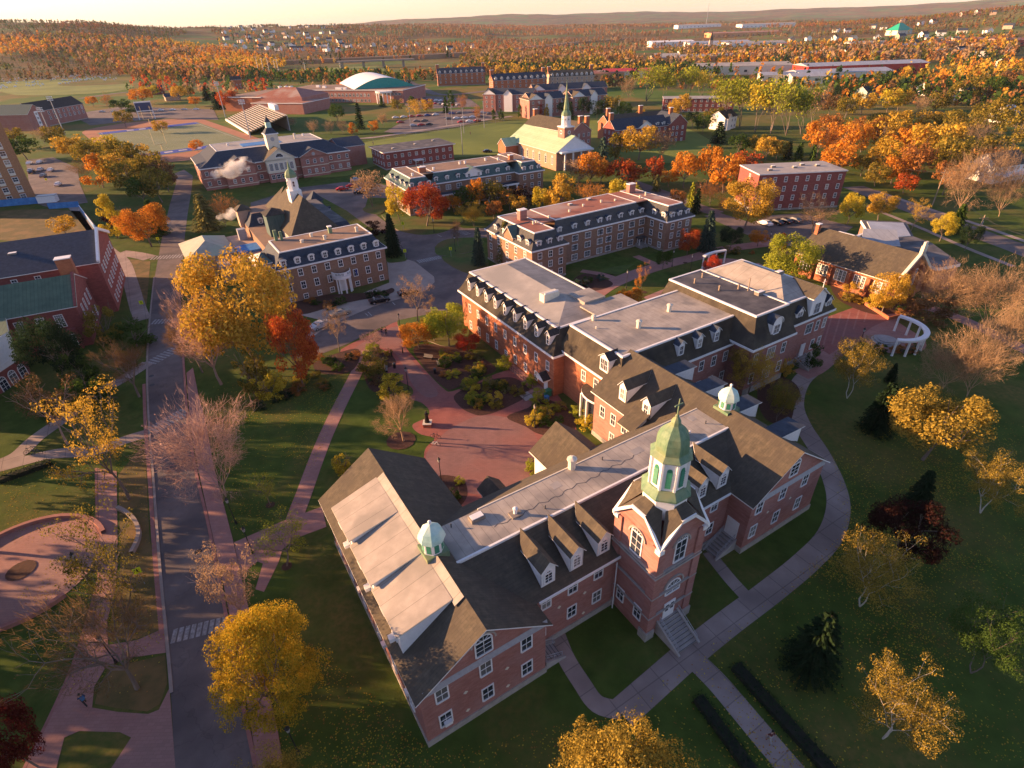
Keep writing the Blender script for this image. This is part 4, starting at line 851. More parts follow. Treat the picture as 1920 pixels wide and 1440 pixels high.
b = MB(); b.ext([(-3.5, 2.7, 9), (.2, 2.7, 9), (.2, 10.3, 9), (-3.5, 10.3, 9)], (0, 0, .2), 'white'); b.face([(-3.5, 2.7, 9.2), (.2, 2.7, 9.2), (-1.2, 6.5, 10.6)], 'slate_green'); b.face([(.2, 2.7, 9.2), (.2, 10.3, 9.2), (-1.2, 6.5, 10.6)], 'shingle_dark'); b.face([(.2, 10.3, 9.2), (-3.5, 10.3, 9.2), (-1.2, 6.5, 10.6)], 'shingle'); b.face([(-3.5, 10.3, 9.2), (-3.5, 2.7, 9.2), (-1.2, 6.5, 10.6)], 'cream'); b.build('bay_roof', root)  # one hip roof, its sunlit and shaded tones coloured slope by slope
win(root, -1.6, 3.0, 6.8, 's', 1.4, 1.7)
def boxroof(u0, u1, v0, v1, z0, z1, zr, wm, rm, n1, n2):
    MB().box(u0, u1, v0, v1, z0, z1, wm).build(n1, root)
    r = MB(); o = .35; c = [(u0-o, v0-o, z1+.01), (u1+o, v0-o, z1+.01), (u1+o, v1+o, z1+.01), (u0-o, v1+o, z1+.01)]; L_, D_ = u1-u0, v1-v0; k = min(L_, D_)/2
    a, b_ = ((u0+k, (v0+v1)/2, zr), (u1-k, (v0+v1)/2, zr)) if L_ > D_ else (((u0+u1)/2, v0+k, zr), ((u0+u1)/2, v1-k, zr))
    if L_ > D_: fs = [[c[0], c[1], b_, a], [c[1], c[2], b_], [c[2], c[3], a, b_], [c[3], c[0], a]]
    else: fs = [[c[0], c[1], a], [c[1], c[2], b_, a], [c[2], c[3], b_], [c[3], c[0], a, b_]]
    for f in fs: r.face(f, rm)
    r.face(c[::-1], rm); r.build(n2, root)
boxroof(-15, -4.2, 29, 45, -1, 5, 7.6, 'tanwall', 'palemetal', 'annex_wall', 'annex_roof')
boxroof(5.2, 9.6, 27.5, 32.2, 6, 12.6, 14, 'slate_green', 'shingle_dark', 'green_tower', 'green_tower_roof')
boxroof(1.0, 4.4, 45.6, 49, 6, 10.6, 12, 'tanwall', 'shingle', 'stair_tower', 'stair_tower_roof')
boxroof(8.2, 20.2, 17.5, 44, 7, 9.2, 16.8, 'stone', 'shingle', 'chapel_wall', 'steep_roof')
b = MB(); b.ext([(8.0, 36.5, 9), (1.9+6, 49.5, 9), (14.2, 43, 15.8)], (0, 0, .1), 'shingle'); b.build('side_roof', root)
r = MB(); t = MB(); mansard(r, t, (17.5, 25, 17, 48), (17.5, 22.8, 19, 46), 7.2, 10.4, 'slate', sides='sen'); r.box(17.5, 22.8, 19, 46, 9.9, 10.38, 'flatdark'); r.build('east_roof', root); MB().box(17, 24.6, 17.4, 47.6, -1, 7.1, 'brick_brown').build('east_wall', root); dormer(root, 24.7, 40, 7.5, 'e', 1.3, 1.3, 1.5, 'arch', 'slate', .9, 1.3, .35)
b = MB(); b.box(-4, 2, 24, 45, -1, 4.6, 'tanwall'); b.box(-3.6, 4.6, 27, 33, 4.6, 5.2, 'bluesheet'); b.box(-9, -4.3, 22, 29, -1, 4.2, 'tanwall'); b.build('low_wing', root)
r = MB(); t = MB(); mansard(r, t, (2, 12, 40, 50), (4, 12, 42.3, 50), 7.2, 10.2, 'slate', sides='sw'); r.build('rear_roof', root); dormer(root, 5.6, 40.6, 7.6, 's', 1.3, 1.3, 1.5, 'arch', 'slate', .9, 1.3, .35)
flat(4, 12, 42.3, 50, 10.2, 'flatbrown', root)
cu, cv = 13.8, 29.6
b = MB(); b.box(cu-1.5, cu+1.5, cv-1.5, cv+1.5, 14, 17.5, 'white'); b.ring((cu, cv), [(1.35, 17.5), (1.25, 20.3), (1.45, 20.4), (1.45, 20.6)], 8, 'white', a0); b.build('cupola_drum', root)
for k_ in range(4):
    a_ = k_*math.pi/2-math.pi/2; win(root, cu+1.24*math.cos(a_), cv+1.24*math.sin(a_), 19.1, a_+math.pi/2, .7, 1.5)
b = MB(); b.ring((cu, cv), [(1.45, 20.6), (1.4, 21.3), (1.1, 22.0), (.5, 22.5), (.3, 22.7), (.25, 23.5), (.03, 24.6)], 8, 'copper', a0); b.build('cupola_dome', root)
for u, v, z, h_ in ((8, 6, 11.1, .7), (13, 5, 11.1, 1.0), (21, 6, 11.1, 1.2), (6, 18, 7.3, 1), (11, 9, 11.1, .8)): vent(root, u, v, z, h_, .35, 'cream')
MB().box(3.2, 3.9, 11, 11.6, 10, 13.5, 'copper').box(4.4, 5.0, 11, 11.5, 10, 13.0, 'copper').build('flue', root); MB().box(-1, 1, 39, 41, 4.6, 7.4, 'grey').build('rooftop_unit', root)
chimney(root, 15.5, 9, 11, 12.6, .8, .8, 'copper'); boxroof(21.5, 25, 47, 51, 6, 9.5, 12, 'slate_green', 'slate', 'turret', 'turret_roof')
# ---- clock tower building
root = thing('clock_tower_hall', 'wide red brick hall with black roof and square white clock tower', 'building', G(389, 358), R(31))
b = MB(); b.box(0, 58, 0, 28, -2, 8, 'brick'); b.box(58, 68, 8, 26, -2, 7.8, 'brick'); b.box(7.8, 19.2, -2.2, 0, -2, 8, 'brick'); b.box(37, 48.2, -2.2, 0, -2, 8, 'brick'); b.box(23.5, 34.5, -3, 0, -2, 3.6, 'brick'); b.box(23.5, 34.5, -3, 0, 3.6, 8.6, 'cream'); b.build('wall', root)
r = MB(); t = MB(); mansard(r, t, (-.5, 58.5, -.5, 28.5), (8, 50, 8.5, 27.8), 8.2, 12.4, 'slate'); r.build('roof', root); t.build('roof_trim', root)
b = MB(); b.box(8.2, 49.8, 8.7, 27.6, 12.1, 12.36, 'flatgrey'); b.build('flat_roof', root); b = MB(); b.box(18.5, 34, 12, 20, 12.36, 12.5, 'bluesheet'); b.build('blue_roof_patch', root)
b = MB(); rr = MB()
for u0, u1, zt in ((7.8, 19.2, 10.8), (37, 48.2, 10.8)):
    gable(b, rr, u0, u1, -2.2, 6, 7.6, 8.1, zt, 'v', .5, 'brick', 'slate'); win(root, (u0+u1)/2, -2.2, 8.9, 's', 1.4, 1.4, 'round', 'grey')
gable(b, rr, 23.3, 34.7, -3, 8, 8.2, 8.8, 12.4, 'v', .6, 'cream', 'shingle'); b.build('gable_wall', root); rr.build('gable_roof', root)
win(root, 29, -3, 10.0, 's', 3.2, 1.7, 'fan')
for u in (25, 27, 29, 31, 33): win(root, u, -3, 5.9, 's', 1.5, 2.8, 'grid'); win(root, u, -3, 2.2, 's', 1.5, 1.8)
for u in (10.5, 13.5, 16.5, 39.7, 42.6, 45.5): win(root, u, -2.2, 6.1, 's', 1.2, 1.6); win(root, u, -2.2, 2.4, 's', 1.2, 1.6)
for u in (1.6, 5, 21, 50, 53.5, 57): win(root, u, 0, 6.1, 's', 1.2, 1.6); win(root, u, 0, 2.4, 's', 1.2, 1.6)
for v in (10, 15): win(root, 58.0 if v < 8 else 68, v, 5, 'e', 1.2, 1.6)
b = MB()
for z in (.9, 4.2): b.box(-.06, 58.06, -.06, 0, z, z+.25, 'cream'); b.box(7.7, 19.3, -2.26, -2.2, z, z+.25, 'cream'); b.box(36.9, 48.3, -2.26, -2.2, z, z+.25, 'cream')
b.build('stone_band', root)
MB().box(26.8, 31.4, 3.5, 8.1, 9, 17, 'cream').box(26.4, 31.8, 3.1, 8.5, 16.9, 17.3, 'white').build('clock_tower', root)
win(root, 29.1, 3.5, 15.2, 's', 1.6, 1.6, 'round', 'grey')
b = MB(); b.ring((29.1, 5.8), [(3.5, 17.3), (1.6, 19.2), (1.5, 19.3)], 4, 'slate', R(45)); b.ring((29.1, 5.8), [(1.4, 19.2), (1.3, 21.4)], 4, 'copper_pale', R(45)); b.ring((29.1, 5.8), [(1.7, 21.4), (.9, 22.2), (.05, 23.6)], 4, 'slate', R(45)); b.build('tower_cap', root)
b = MB(); rr = MB(); gable(b, rr, 57, 68.2, 9, 27, 7.6, 8.0, 10.5, 'u', .5, 'brick', 'slate'); rr.build('wing_roof', root); b.build('wing_gable', root)
vent(root, 41, 18, 12.36, 2.2, .4, 'cream'); vent(root, 46, 24, 12.36, .8, .4, 'white'); vent(root, 14, 20, 12.36, .8, .4, 'white')
# ---- flat brick block between
o = hall('flat_brick_hall', 'small red brick hall with overhanging flat grey roof beside the playing field', (-51.3, 254), 29.6, 32.4, 17, 7.0, kind='flat', wall='brick_deep', roof='flatdark', rows=(5.2, 2.2), n=10, nd=5, over=.9, sides='sw', ww=1.3, wh=1.5)
MB().box(12.5, 16.5, -3, 0, 2.6, 3.0, 'white').box(12.7, 12.9, -2.9, -2.7, -.2, 2.6, 'white').box(16.1, 16.3, -2.9, -2.7, -.2, 2.6, 'white').build('porch', o)
for u, v in ((6, 5), (18, 9), (28, 12)): skylight(o, u, v, 7.3)
# ---- mansard residence far
def residence(label, org, ang, parts, ze, zt, topm, side, wall, fr, win_list, sided, m=2.2, dk='slate', dormers=(), name='mansard_residence'):
    root = thing(name, label, 'building', org, R(ang)); w = MB(); r = MB(); t = MB(); f = MB()
    for (u0, u1, v0, v1, sd) in parts:
        w.box(u0, u1, v0, v1, -2, ze-.2, wall)
        mansard(r, t, (u0-.35, u1+.35, v0-.35, v1+.35), (u0+m, u1-m, v0+m, v1-m), ze, zt, side, sides=sd); f.box(u0+m, u1-m, v0+m, v1-m, zt-.15, zt-.02+.004*len(f.f), topm)
    if len(parts) == 3:
        p0, p1, p2 = parts; f.box(p0[1]-m, p1[0]+m, p1[2]+m, p1[3]-m, zt-.3, zt-.03, topm); f.box(p1[1]-m, p2[0]+m, p1[2]+m, p1[3]-m, zt-.3, zt-.035, topm)
    w.build('wall', root); r.build('mansard_roof', root); t.build('roof_trim', root); f.build('flat_roof', root)
    b = MB()
    for (u0, u1, v0, v1, sd) in parts: b.box(u0-.08, u1+.08, v0-.08, v1+.08, -2, .5, 'stone')
    b.build('foundation', root)
    for (face, fix, aa, zs, ww, wh, wk) in win_list:
        for a_ in aa:
            for z in zs: win(root, *((a_, fix) if face in 'sn' else (fix, a_)), z, face, ww, wh, wk)
    for (face, fix, aa) in dormers:
        for a_ in aa: dormer(root, *((a_, fix) if face in 'sn' else (fix, a_)), ze+.3, face, 1.35, 1.35, 1.5, 'arch', dk, .95, 1.4, .3)
    return root
o = residence('long brown brick residence with dark mansard, white pediment and ground floor colonnade', (-31.3, 183.5), 28, [(0, 9.4, 0, 22, 'swne'), (9.4, 41, 3.4, 20, 'sn'), (41, 50.6, 0, 22, 'swne')], 8.2, 11.2, 'flatbrown', 'slate_green', 'brick_brown', 'white',
    [('s', 0, (1.8, 4.7, 7.6), (6.4, 3.6, 1.2), 1.1, 1.6, 'sash'), ('s', 0, (43, 46, 49), (6.4, 3.6, 1.2), 1.1, 1.6, 'sash'), ('s', 3.4, (11.5, 15.5, 19.5, 27, 30.5, 34.5, 38.5), (6.4,), 1.9, 1.6, 'pair'), ('w', 0, (3, 7, 12, 17), (6.4, 3.6, 1.2), 1.1, 1.6, 'sash')], 0,
    dormers=[('s', .35, (1.8, 4.7, 7.6, 43, 46, 49)), ('s', 3.75, (11.5, 15.5, 19.5, 30.5, 34.5, 38.5)), ('w', .35, (3, 7, 12, 17))])
b = MB(); rr = MB(); gable(b, rr, 22.2, 28.2, 3.5, 8, 8.2, 9.8, 11.3, 'v', .4, 'white', 'slate_green'); b.build('pediment', o); rr.build('pediment_roof', o)
for u in (23.4, 27): win(o, u, 3.5, 9.1, 's', 1, 1.3)
MB().box(9.5, 41, .2, 3.3, 4.4, 5.0, 'white', top='slate').build('colonnade_roof', o)
for i in range(9): MB().box(9.9+i*3.75, 10.4+i*3.75, .3, .8, -.5, 4.4, 'white').build('column', o)
chimney(o, 8.5, 8, 11, 12.8, 2.4, 1.2); chimney(o, 42, 8, 11, 12.8, 1.6, 1.2)
for u, v in ((4, 5), (13, 9), (24, 12), (26, 12), (34, 12), (38, 10), (46, 6)): vent(o, u, v, 11.2, .9, .35, 'white')
o = residence('brown brick residence with red gravel roof and dark mansard wrapping a grass court', G(1062, 512), 31, [(-10.7, -.9, -.9, 20, 'swne'), (-.9, 29.6, 4.6, 20, 'sn'), (29.6, 38.9, -3, 20, 'swne')], 8.1, 11.3, 'flatred', 'gslate', 'brick_brown', 'white',
    [('s', 4.6, (1.3, 5.9, 10, 14, 16.9, 20.9, 24.7, 28.2), (6.4, 4.0, 1.5), 1.9, 1.6, 'pair'), ('s', -.9, (-8.5, -5.5, -2.5), (6.4, 4.0, 1.5), 1.2, 1.6, 'sash'), ('s', -3, (31.8, 34.4, 37.2), (6.4, 4.0, 1.5), 1.2, 1.6, 'sash'), ('w', 29.6, (-1.2, 2.2), (6.4, 4.0, 1.5), 1.2, 1.6, 'sash'), ('w', -10.7, (2, 6, 10, 14, 18), (6.4, 4.0, 1.5), 1.2, 1.6, 'sash'), ('e', -.9, (1.5,), (6.4, 4.0, 1.5), 1.2, 1.6, 'sash')], 0,
    dormers=[('s', -.55, (-8.5, -5.5, -2.5)), ('s', 4.95, (1.3, 5.9, 10, 14, 16.9, 20.9, 24.7, 28.2)), ('s', -2.65, (31.8, 34.4, 37.2)), ('w', 29.95, (-1.2, 2.2)), ('w', -10.35, (1.5, 5, 12, 16))])
b = MB(); rr = MB(); gable(b, rr, -10.9, -5, 7, 11, 7.8, 9.2, 11.2, 'u', .4, 'brick_brown', 'slate_green'); b.build('side_gable', o); rr.build('side_gable_roof', o)
chimney(o, -5, 12, 11.2, 13.6, 2.0, 1.4, 'brick'); chimney(o, 33, 15, 11.2, 13.6, 2.2, 1.4, 'brick')
for u, v, h_ in ((-5, 7, .8), (-3.8, 7.5, .5), (8, 10, .6), (14, 12, .6), (20, 12, .7), (24, 11, .5), (31, 9, .8), (34, 10, 1), (1, 9, .6)): vent(o, u, v, 11.3, h_, .25, 'cream')
skylight(o, 12, 15, 11.3); skylight(o, 19, 16, 11.3)
b = MB(); b.box(26.5, 29.0, 3.0, 4.6, 2.4, 2.7, 'darkgrey'); b.box(26.6, 26.75, 3.1, 3.25, 0, 2.4, 'white'); b.box(28.8, 28.95, 3.1, 3.25, 0, 2.4, 'white'); b.build('porch', o); stairs(o, 27.7, 4.4, .9, 2, 5, .4)
# ---- red flat roofed block
o = hall('red_block', 'plain deep red four storey brick block with grey flat roof', (77.5, 176.7), 3.8, 27.6, 13.7, 11.0, kind='flat', wall='brick_deep', roof='flatgrey', rows=(9.4, 6.6, 3.8, 1.0), n=8, over=.25, sides='s', ww=1.0, wh=1.6)
win(o, 0, 6, 9.4, 'w', 1.0, 1.6)
for u, v in ((8, 8), (14, 6), (18, 9), (5, 4), (22, 7)): skylight(o, u, v, 11.3, 1.3, 1.0, .5)
# ---- library: tudor gabled hall and modern annex
root = thing('library', 'brown roofed brick library with tall mullioned windows, stepped gable and modern annex', 'building', G(1689, 563), R(31))
b = MB(); rr = MB(); gable(b, rr, -4.3, 8.2, .3, 22.8, -1, 4.9, 9.6, 'v', .4, 'brick_orange', 'shingle'); b.build('wall', root); rr.build('roof', root)
b = MB()
for s_ in (-1, 1):
    x0 = 1.95+s_*6.4; b.ext([(x0, -.2, 4.9), (x0, -.2, 5.6), (1.95, -.2, 10.5), (1.95, -.2, 9.8)], (0, .6, 0), 'cream')
b.box(1.2, 2.7, -.2, .4, 9.9, 11.6, 'cream'); b.box(1.4, 2.5, -.1, .3, 11.6, 12.4, 'cream'); b.build('gable_coping', root)
for i in range(5):
    v = 3.2+i*4.3; 
    for k in (-1, 0, 1): win(root, -4.3, v+k*.85, 2.8, 'w', .85, 2.6, 'sash')
    MB().box(-4.9, -4.3, v+1.9, v+2.5, -.5, 4.2, 'brick_orange').build('buttress', root)
win(root, 2, .3, 4.6, 's', 2.4, 3.6, 'grid'); MB().box(-5, -4.2, -.3, .6, -.5, 5.6, 'brick_orange').box(8.1, 9, -.3, .6, -.5, 5.6, 'brick_orange').box(-.2, .5, -.5, .3, -.5, 7, 'brick_orange').box(3.6, 4.3, -.5, .3, -.5, 7, 'brick_orange').build('corner_pier', root)
an = [(8.3, 1), (8.3, -1.2), (14.5, -2.6), (23, 7.2), (24.5, 12), (34.3, 18.8), (27.2, 26.3), (15, 16), (8.3, 19)]
b = MB(); b.ext([(x, y, -1) for x, y in an], (0, 0, 6.2), 'brick'); b.build('annex_wall', root)
b = MB(); b.ext([((x-18)*1.03+18, (y-8)*1.03+8, 5.2) for x, y in an], (0, 0, .7), 'white', top='flatdark'); b.build('annex_roof', root)
b = MB(); b.ext([(15.5, 16.2, 5.93), (24.3, 12.6, 5.93), (33, 19, 5.93), (27, 25, 5.93)], (0, 0, .12), 'steelroof', side='white'); b.build('metal_roof', root)
b = MB(); b.ext([(9.0, 16, 6), (14.8, 10, 6), (17, 13, 8.6), (12, 18, 8.6)], (0, 0, .15), 'steelroof', side='white'); b.build('angled_skylight', root)
MB().box(9, 15, 17.5, 18, 4.5, 7.6, 'white').box(9, 9.5, 17.5, 22, 4.5, 7.6, 'white').box(10, 14.5, 18.5, 21, 4, 5.4, 'grey').build('plant_screen', root)
chimney(root, .6, 22.4, 8, 10.8, 1, .8, 'brick_orange')
# ---- the brick halls by the left edge
o = hall('green_roofed_hall', 'dark red brick hall with green sheet roof and many paned white windows at left edge', (G(145, 655)[0], G(145, 655)[1]), 26, 1, 1, 1, kind='none')
for c_ in list(o.children): bpy.data.objects.remove(c_)
b = MB(); rr = MB(); gable(b, rr, -26, 2.7, .9, 16.4, -2, 8.4, 12.0, 'u', .5, 'brick_deep', 'green_roof'); WG = [(-8.4, .9), (-6.6, -6.5), (-9.8, -12.5), (-26, -14), (-26, .9)]; b.ext([(x, y, -2) for x, y in WG], (0, 0, 10.1), 'brick_deep'); b.build('wall', o); rr.build('roof', o)
b = MB(); b.ext([(x+.3, y-.2, 8.15) for x, y in WG], (0, 0, .5), 'white', top='green_roof'); b.build('porch_roof', o)
b = MB(); b.ext([(2.6, .5, 8.3), (2.6, 16.8, 8.3), (2.6, 16.8, 8.7), (2.6, 8.7, 12.7), (2.6, .5, 8.7)], (.4, 0, 0), 'brick_deep'); b.build('gable_parapet', o)
chimney(o, 1.6, 12.2, 10, 14.6, 2.6, 1.8, 'brick_orange')
for u in (-6.9, -3.6, -.6): win(o, u, .9, 6.0, 's', 1.5, 2.6, 'grid')
for u in (-1.8, .2): win(o, u, -.2, 2.2, 's', 1.2, 2.4, 'grid')
MB().box(-3.0, 1.2, -.2, .9, -2, 4.2, 'brick_deep').build('bay', o)
for v in (5, 8, 11, 14): win(o, 2.7, v, 6, 'e', 1.1, 2.4); win(o, 2.7, v, 2.2, 'e', 1.1, 2.2)
MB().ext([(-6.55, -6.55, 3.4), (-9.75, -12.55, 3.4), (-9.75, -12.55, 8.1), (-6.55, -6.55, 8.1)], (.2, -.1, 0), 'white').build('white_panel', o)
for k in range(3):
    t = (k+.55)/3.1; px_, py_ = -6.6-3.2*t, -6.5-6*t; win(o, px_+.22, py_-.12, 5.7, R(62), 1.7, 2.9, 'grid'); win(o, px_+.02, py_-.01, 1.2, R(62), 1.6, 2.8, 'arch')
root = thing('black_roofed_hall', 'tall dark red brick hall with black roof and white gable trim at left edge', 'building', G(145, 655), R(26))
b = MB(); rr = MB(); gable(b, rr, -40, 6.0, 16.8, 40, -1, 11.4, 15.2, 'u', .6, 'brick_deep', 'slate'); b.build('wall', root); rr.build('roof', root)
for v in (20, 23, 26, 29, 32, 35, 38):
    for z in (9, 5.5, 2): win(root, 6.0, v, z, 'e', 1.2, 1.8)
for u in (-5, -9, -13): win(root, u, 16.8, 10, 's', 1.1, 1.2)
skylight(root, -9, 24, 12.9, 1.6, 1.2, 1.2)
b = MB()
for s_ in (-1, 1): b.ext([(6.05, 28.4+s_*11.9, 11.2), (6.05, 28.4+s_*11.9, 11.9), (6.05, 28.4, 15.9), (6.05, 28.4, 15.2)], (.5, 0, 0), 'white')
b.build('gable_trim', root)
o = hall('tower_block', 'tall brown brick residence tower with stacked window bands at left edge', G(70, 374), 47, 1, 1, 1, kind='none')
for c_ in list(o.children): bpy.data.objects.remove(c_)
MB().box(-30, 0, 0, 14, -1, 31, 'brick_tower').build('wall', o); MB().box(-30.2, .2, -.2, 14.2, 31, 31.5, 'cream').build('parapet', o)
for i in range(5):
    for k in range(9): win(o, -3.6-i*4.2, 0, 2+k*3.0, 's', 1.8, 1.7); 
    b = MB(); 
    for k in range(9): b.box(-4.5-i*4.2, -2.7-i*4.2, -.05, 0, .45+k*3, 1.1+k*3, 'cream')
    b.build('spandrel_panel', o)
kA, kB = Vector(G(78, 240)), Vector(G(166, 222)); ang = math.degrees(math.atan2((kB-kA).y, (kB-kA).x)); LL = (kB-kA).length
o = hall('parish_hall', 'brick hall with white gable and tall pale window strips beyond the floodlights', kA, ang, LL, 14, 10, 15, 'gu', 'brick', 'shingle_dark', (8, 5), 10, 0, ww=1.6, wh=2.2)
b = MB(); rr = MB(); gable(b, rr, -13, 1, -6, 16, -2, 10, 15, 'v', .5, 'brick', 'slate_green'); b.build('gable_wall', o); rr.build('gable_roof', o); MB().box(-7.4, -4.6, -6.1, -6, -1, 11, 'white').build('stair_panel', o)
for k in range(4): win(o, -6, -6.1, 1.5+2.7*k, 's', 1.8, 1.5)
M['chapelwall'] = noise_mat('chapel_brick', (.40, .22, .15), (.50, .30, .21), 1.1, .9, band=BR)
# ---- chapel
root = thing('chapel', 'brick chapel with pale green roof and slender green spire', 'building', (21.0, 242.4), R(28.5))
b = MB(); rr = MB(); gable(b, rr, 0, 17.8, 0, 40, -1, 7, 12.4, 'v', .5, 'chapelwall', 'copper_roof'); b.build('wall', root); rr.build('roof', root)
b = MB(); b.ext([(-.1, -.05, 7), (17.9, -.05, 7), (8.9, -.05, 12.3)], (0, -.25, 0), 'white'); b.build('pediment', root)
for v in (3, 8, 13, 18, 23, 28): win(root, 0, v, 3.8, 'w', 1.4, 3.6, 'arch')
for u in (3, 7, 11, 15): MB().ring((u, -2), [(.45, -1), (.38, 7)], 8, 'white').build('column', root)
MB().box(1, 17, -2.6, -.3, 6.8, 7.4, 'white').build('portico_beam', root)
tu, tv = 8.9, 6.5
MB().box(tu-2.4, tu+2.4, tv-2.4, tv+2.4, 8, 15.2, 'brick').box(tu-2.6, tu+2.6, tv-2.6, tv+2.6, 15.2, 15.6, 'white').build('tower', root)
win(root, tu, tv-2.4, 13.4, 's', 1.5, 1.5, 'round'); win(root, tu-2.4, tv, 13.4, 'w', 1.5, 1.5, 'round')
b = MB(); b.ring((tu, tv), [(2.0, 15.6), (1.9, 19.4), (2.1, 19.6)], 8, 'white', a0); b.build('belfry', root)
for k_ in range(8): win(root, tu+1.76*math.cos(k_*math.pi/4), tv+1.76*math.sin(k_*math.pi/4), 17.6, k_*math.pi/4+math.pi/2, .85, 2.4, 'arch')
b = MB(); b.ring((tu, tv), [(2.1, 19.6), (1.9, 20.6), (1.1, 21.6), (1.2, 22), (.95, 23.6), (.45, 27.5), (.1, 31.5), (.04, 33)], 8, 'copper', a0); b.build('spire', root)
b = MB(); rr = MB(); gable(b, rr, -6.5, 0, 31, 38, -1, 6, 8.6, 'u', .4, 'brick_orange', 'copper_roof'); b.build('transept', root); rr.build('transept_roof', root)
# ---- brick courts behind the chapel
o = hall('long_brick_hall', 'red brick hall with brown roof and end chimneys behind the chapel', (31.5, 283), 33, 12, 38, 8.0, 12, 'gv', 'brick', 'shingle', (6.4, 3.4), 4, 10, ww=1.1, wh=1.6)
for v in (1, 37): chimney(o, 6, v, 10, 14.6, 2.2, 1.2)
chimney(o, 10, 1, 8, 14.2, 2.2, 1.3)
o = hall('wide_brick_court', 'red brick residence with black roof, white pediment and tall chimneys right of chapel', (53, 289), 21, 30, 11, 7.6, 11.6, 'gu', 'brick_deep', 'slate', (6, 3, .6), 9, 3, ww=1.1, wh=1.6)
b = MB(); rr = MB(); gable(b, rr, 13, 21, -.3, 5, 7.4, 7.8, 10.4, 'v', .4, 'white', 'slate'); gable(b, rr, 30, 40, -1.5, 14, -1, 8.4, 12.2, 'v', .4, 'brick_deep', 'slate'); gable(b, rr, 6, 44, 16, 27, -1, 7.6, 11.2, 'u', .4, 'brick_orange', 'shingle'); b.build('cross_wing', o); rr.build('cross_roof', o)
for u in (32, 34.4, 37.6):
    for z in (6.4, 3.6, .8): win(o, u, -1.5, z, 's', 1.1, 1.6)
for u, v in ((.6, 5.5), (35, 6), (27, 21), (8, 21)): chimney(o, u, v, 10, 14.5, 2, 1.2)
for u in (24, 27.5): dormer(o, u, .4, 7.8, 's', 1.6, 1.3, 2, 'arch', 'slate', 1.1, 1.3, .3)
# ---- gabled residences (white gables)
def gres(label, org, ang, L_, D_, ze, n, nd, gx=()):
    o = hall('gabled_residence', label, org, ang, L_, D_, ze, ze+3.2, 'gu', 'brick', 'slate', (ze-1.6, ze-4.4, ze-7.2), n, nd, ww=1.3, wh=1.7, sides='sw')
    b = MB(); rr = MB()
    for u0, u1, wm in gx: gable(b, rr, u0, u1, -.9, 5, -2, ze+.2, ze+2.8, 'v', .5, wm, 'slate')
    gable(b, rr, -1, 8, -1.2, D_+1, -2, ze+.1, ze+3, 'v', .5, 'brick', 'shingle'); b.build('gable_bay', o); rr.build('gable_roof', o)
    MB().ext([(-1.1, -1.3, ze+.2), (8.1, -1.3, ze+.2), (3.5, -1.3, ze+2.9)], (0, -.2, 0), 'white').build('white_gable', o)
    for u in (1.5, 5.5): 
        for z in (ze-1.6, ze-4.4, ze-7.2): win(o, u, -1.2, z, 's', 1.3, 1.6)
    return o
gres('nearest white gabled brick residence left of the spire', (17.0, 392.6), 20, 24, 14, 10.8, 7, 3, ((10, 15, 'white'),))
gres('white gabled brick residence set back at the left end of its group', (-12.6, 437), -17, 34, 15, 10.6, 8, 3, ((14, 20, 'white'),))
gres('white gabled brick residence right of the spire with dark bays', (45.1, 401.4), 25, 26, 14, 10.8, 7, 3, ((13, 18, 'white'),))
gres('white gabled brick residence hidden behind the others in its group', (22, 445), 12, 55, 14, 11.2, 10, 3, ((18, 24, 'white'), (36, 42, 'white')))
for lab, og, ag, L_ in (('far brick residence with white dormers at the left end of the car park', (-65, 640), 8, 48), ('far brick residence with a row of dormers and end chimneys', (-8, 540), 14, 48), ('far tan gabled residence behind the white gabled group', (42, 560), 8, 40)):
    o = hall('dormered_residence', lab, og, ag, L_, 15, 11, 15.5, 'gu', 'brick_orange' if 'tan' not in lab else 'tanwall', 'slate' if 'tan' not in lab else 'shingle', (9.4, 6.4, 3.4), 9, 3, ww=1.4, wh=1.8)
    for i in range(9): dormer(o, L_/9*(i+.5), .5, 11.4, 's', 2, 1.6, 3, 'gable', 'slate', 1.2, 1.4, .9)
    for u in (.8, L_-.8): chimney(o, u, 7.5, 13, 18.6, 3, 1.6)
hall('row_block', 'long three storey red brick block with white roof edge among the yellow poplars', (104.4, 404.6), -12, 44, 12, 8, kind='flat', wall='brick_deep', rows=(6.6, 3.9, 1.2), n=12, nd=3, ww=1.4, wh=1.4)
# ---- athletics complex
root = thing('sports_centre', 'sprawling brick sports centre with flat roofs, round white portico and teal ended barrel vault arena', 'building', (-187, 538), R(-17.3))
b = MB(); b.box(0, 112, 0, 44, -2, 9, 'brick'); b.box(-12, 22, -58, -6, -2, 9.5, 'brick_orange'); b.box(22, 66, -70, -34, -2, 7.0, 'brick'); b.build('wall', root)
b = MB(); b.box(-.6, 112.6, -.6, 44.6, 9, 9.5, 'white', top='flatbrown'); b.box(-12.5, 22.5, -58.5, -5.5, 9.5, 10, 'white', top='flatbrown'); b.box(21.9, 66.5, -70.5, -33.5, 7.02, 7.4, 'white', top='flatred'); b.build('flat_roof', root)
b = MB()
hb = [(20, -36, 7.4), (62, -62, 7.4)]
c = [(14, -58, 9.6), (58, -58, 9.6), (58, -22, 9.6), (14, -22, 9.6)]; a_, b_ = (30, -40, 15), (42, -40, 15)
b.face([c[0], c[1], b_, a_], 'flatred'); b.face([c[1], c[2], b_], 'brick'); b.face([c[2], c[3], a_, b_], 'flatbrown'); b.face([c[3], c[0], a_], 'shingle'); b.box(14, 58, -58, -22, 6, 9.6, 'brick'); b.build('gym_roof', root)
b = MB(); n = 16; U0, U1, V0, V1 = 0, 52, 0, 78
prof = [(U0+(U1-U0)*i/n, 9.4+7.5*math.sin(math.pi*i/n)) for i in range(n+1)]
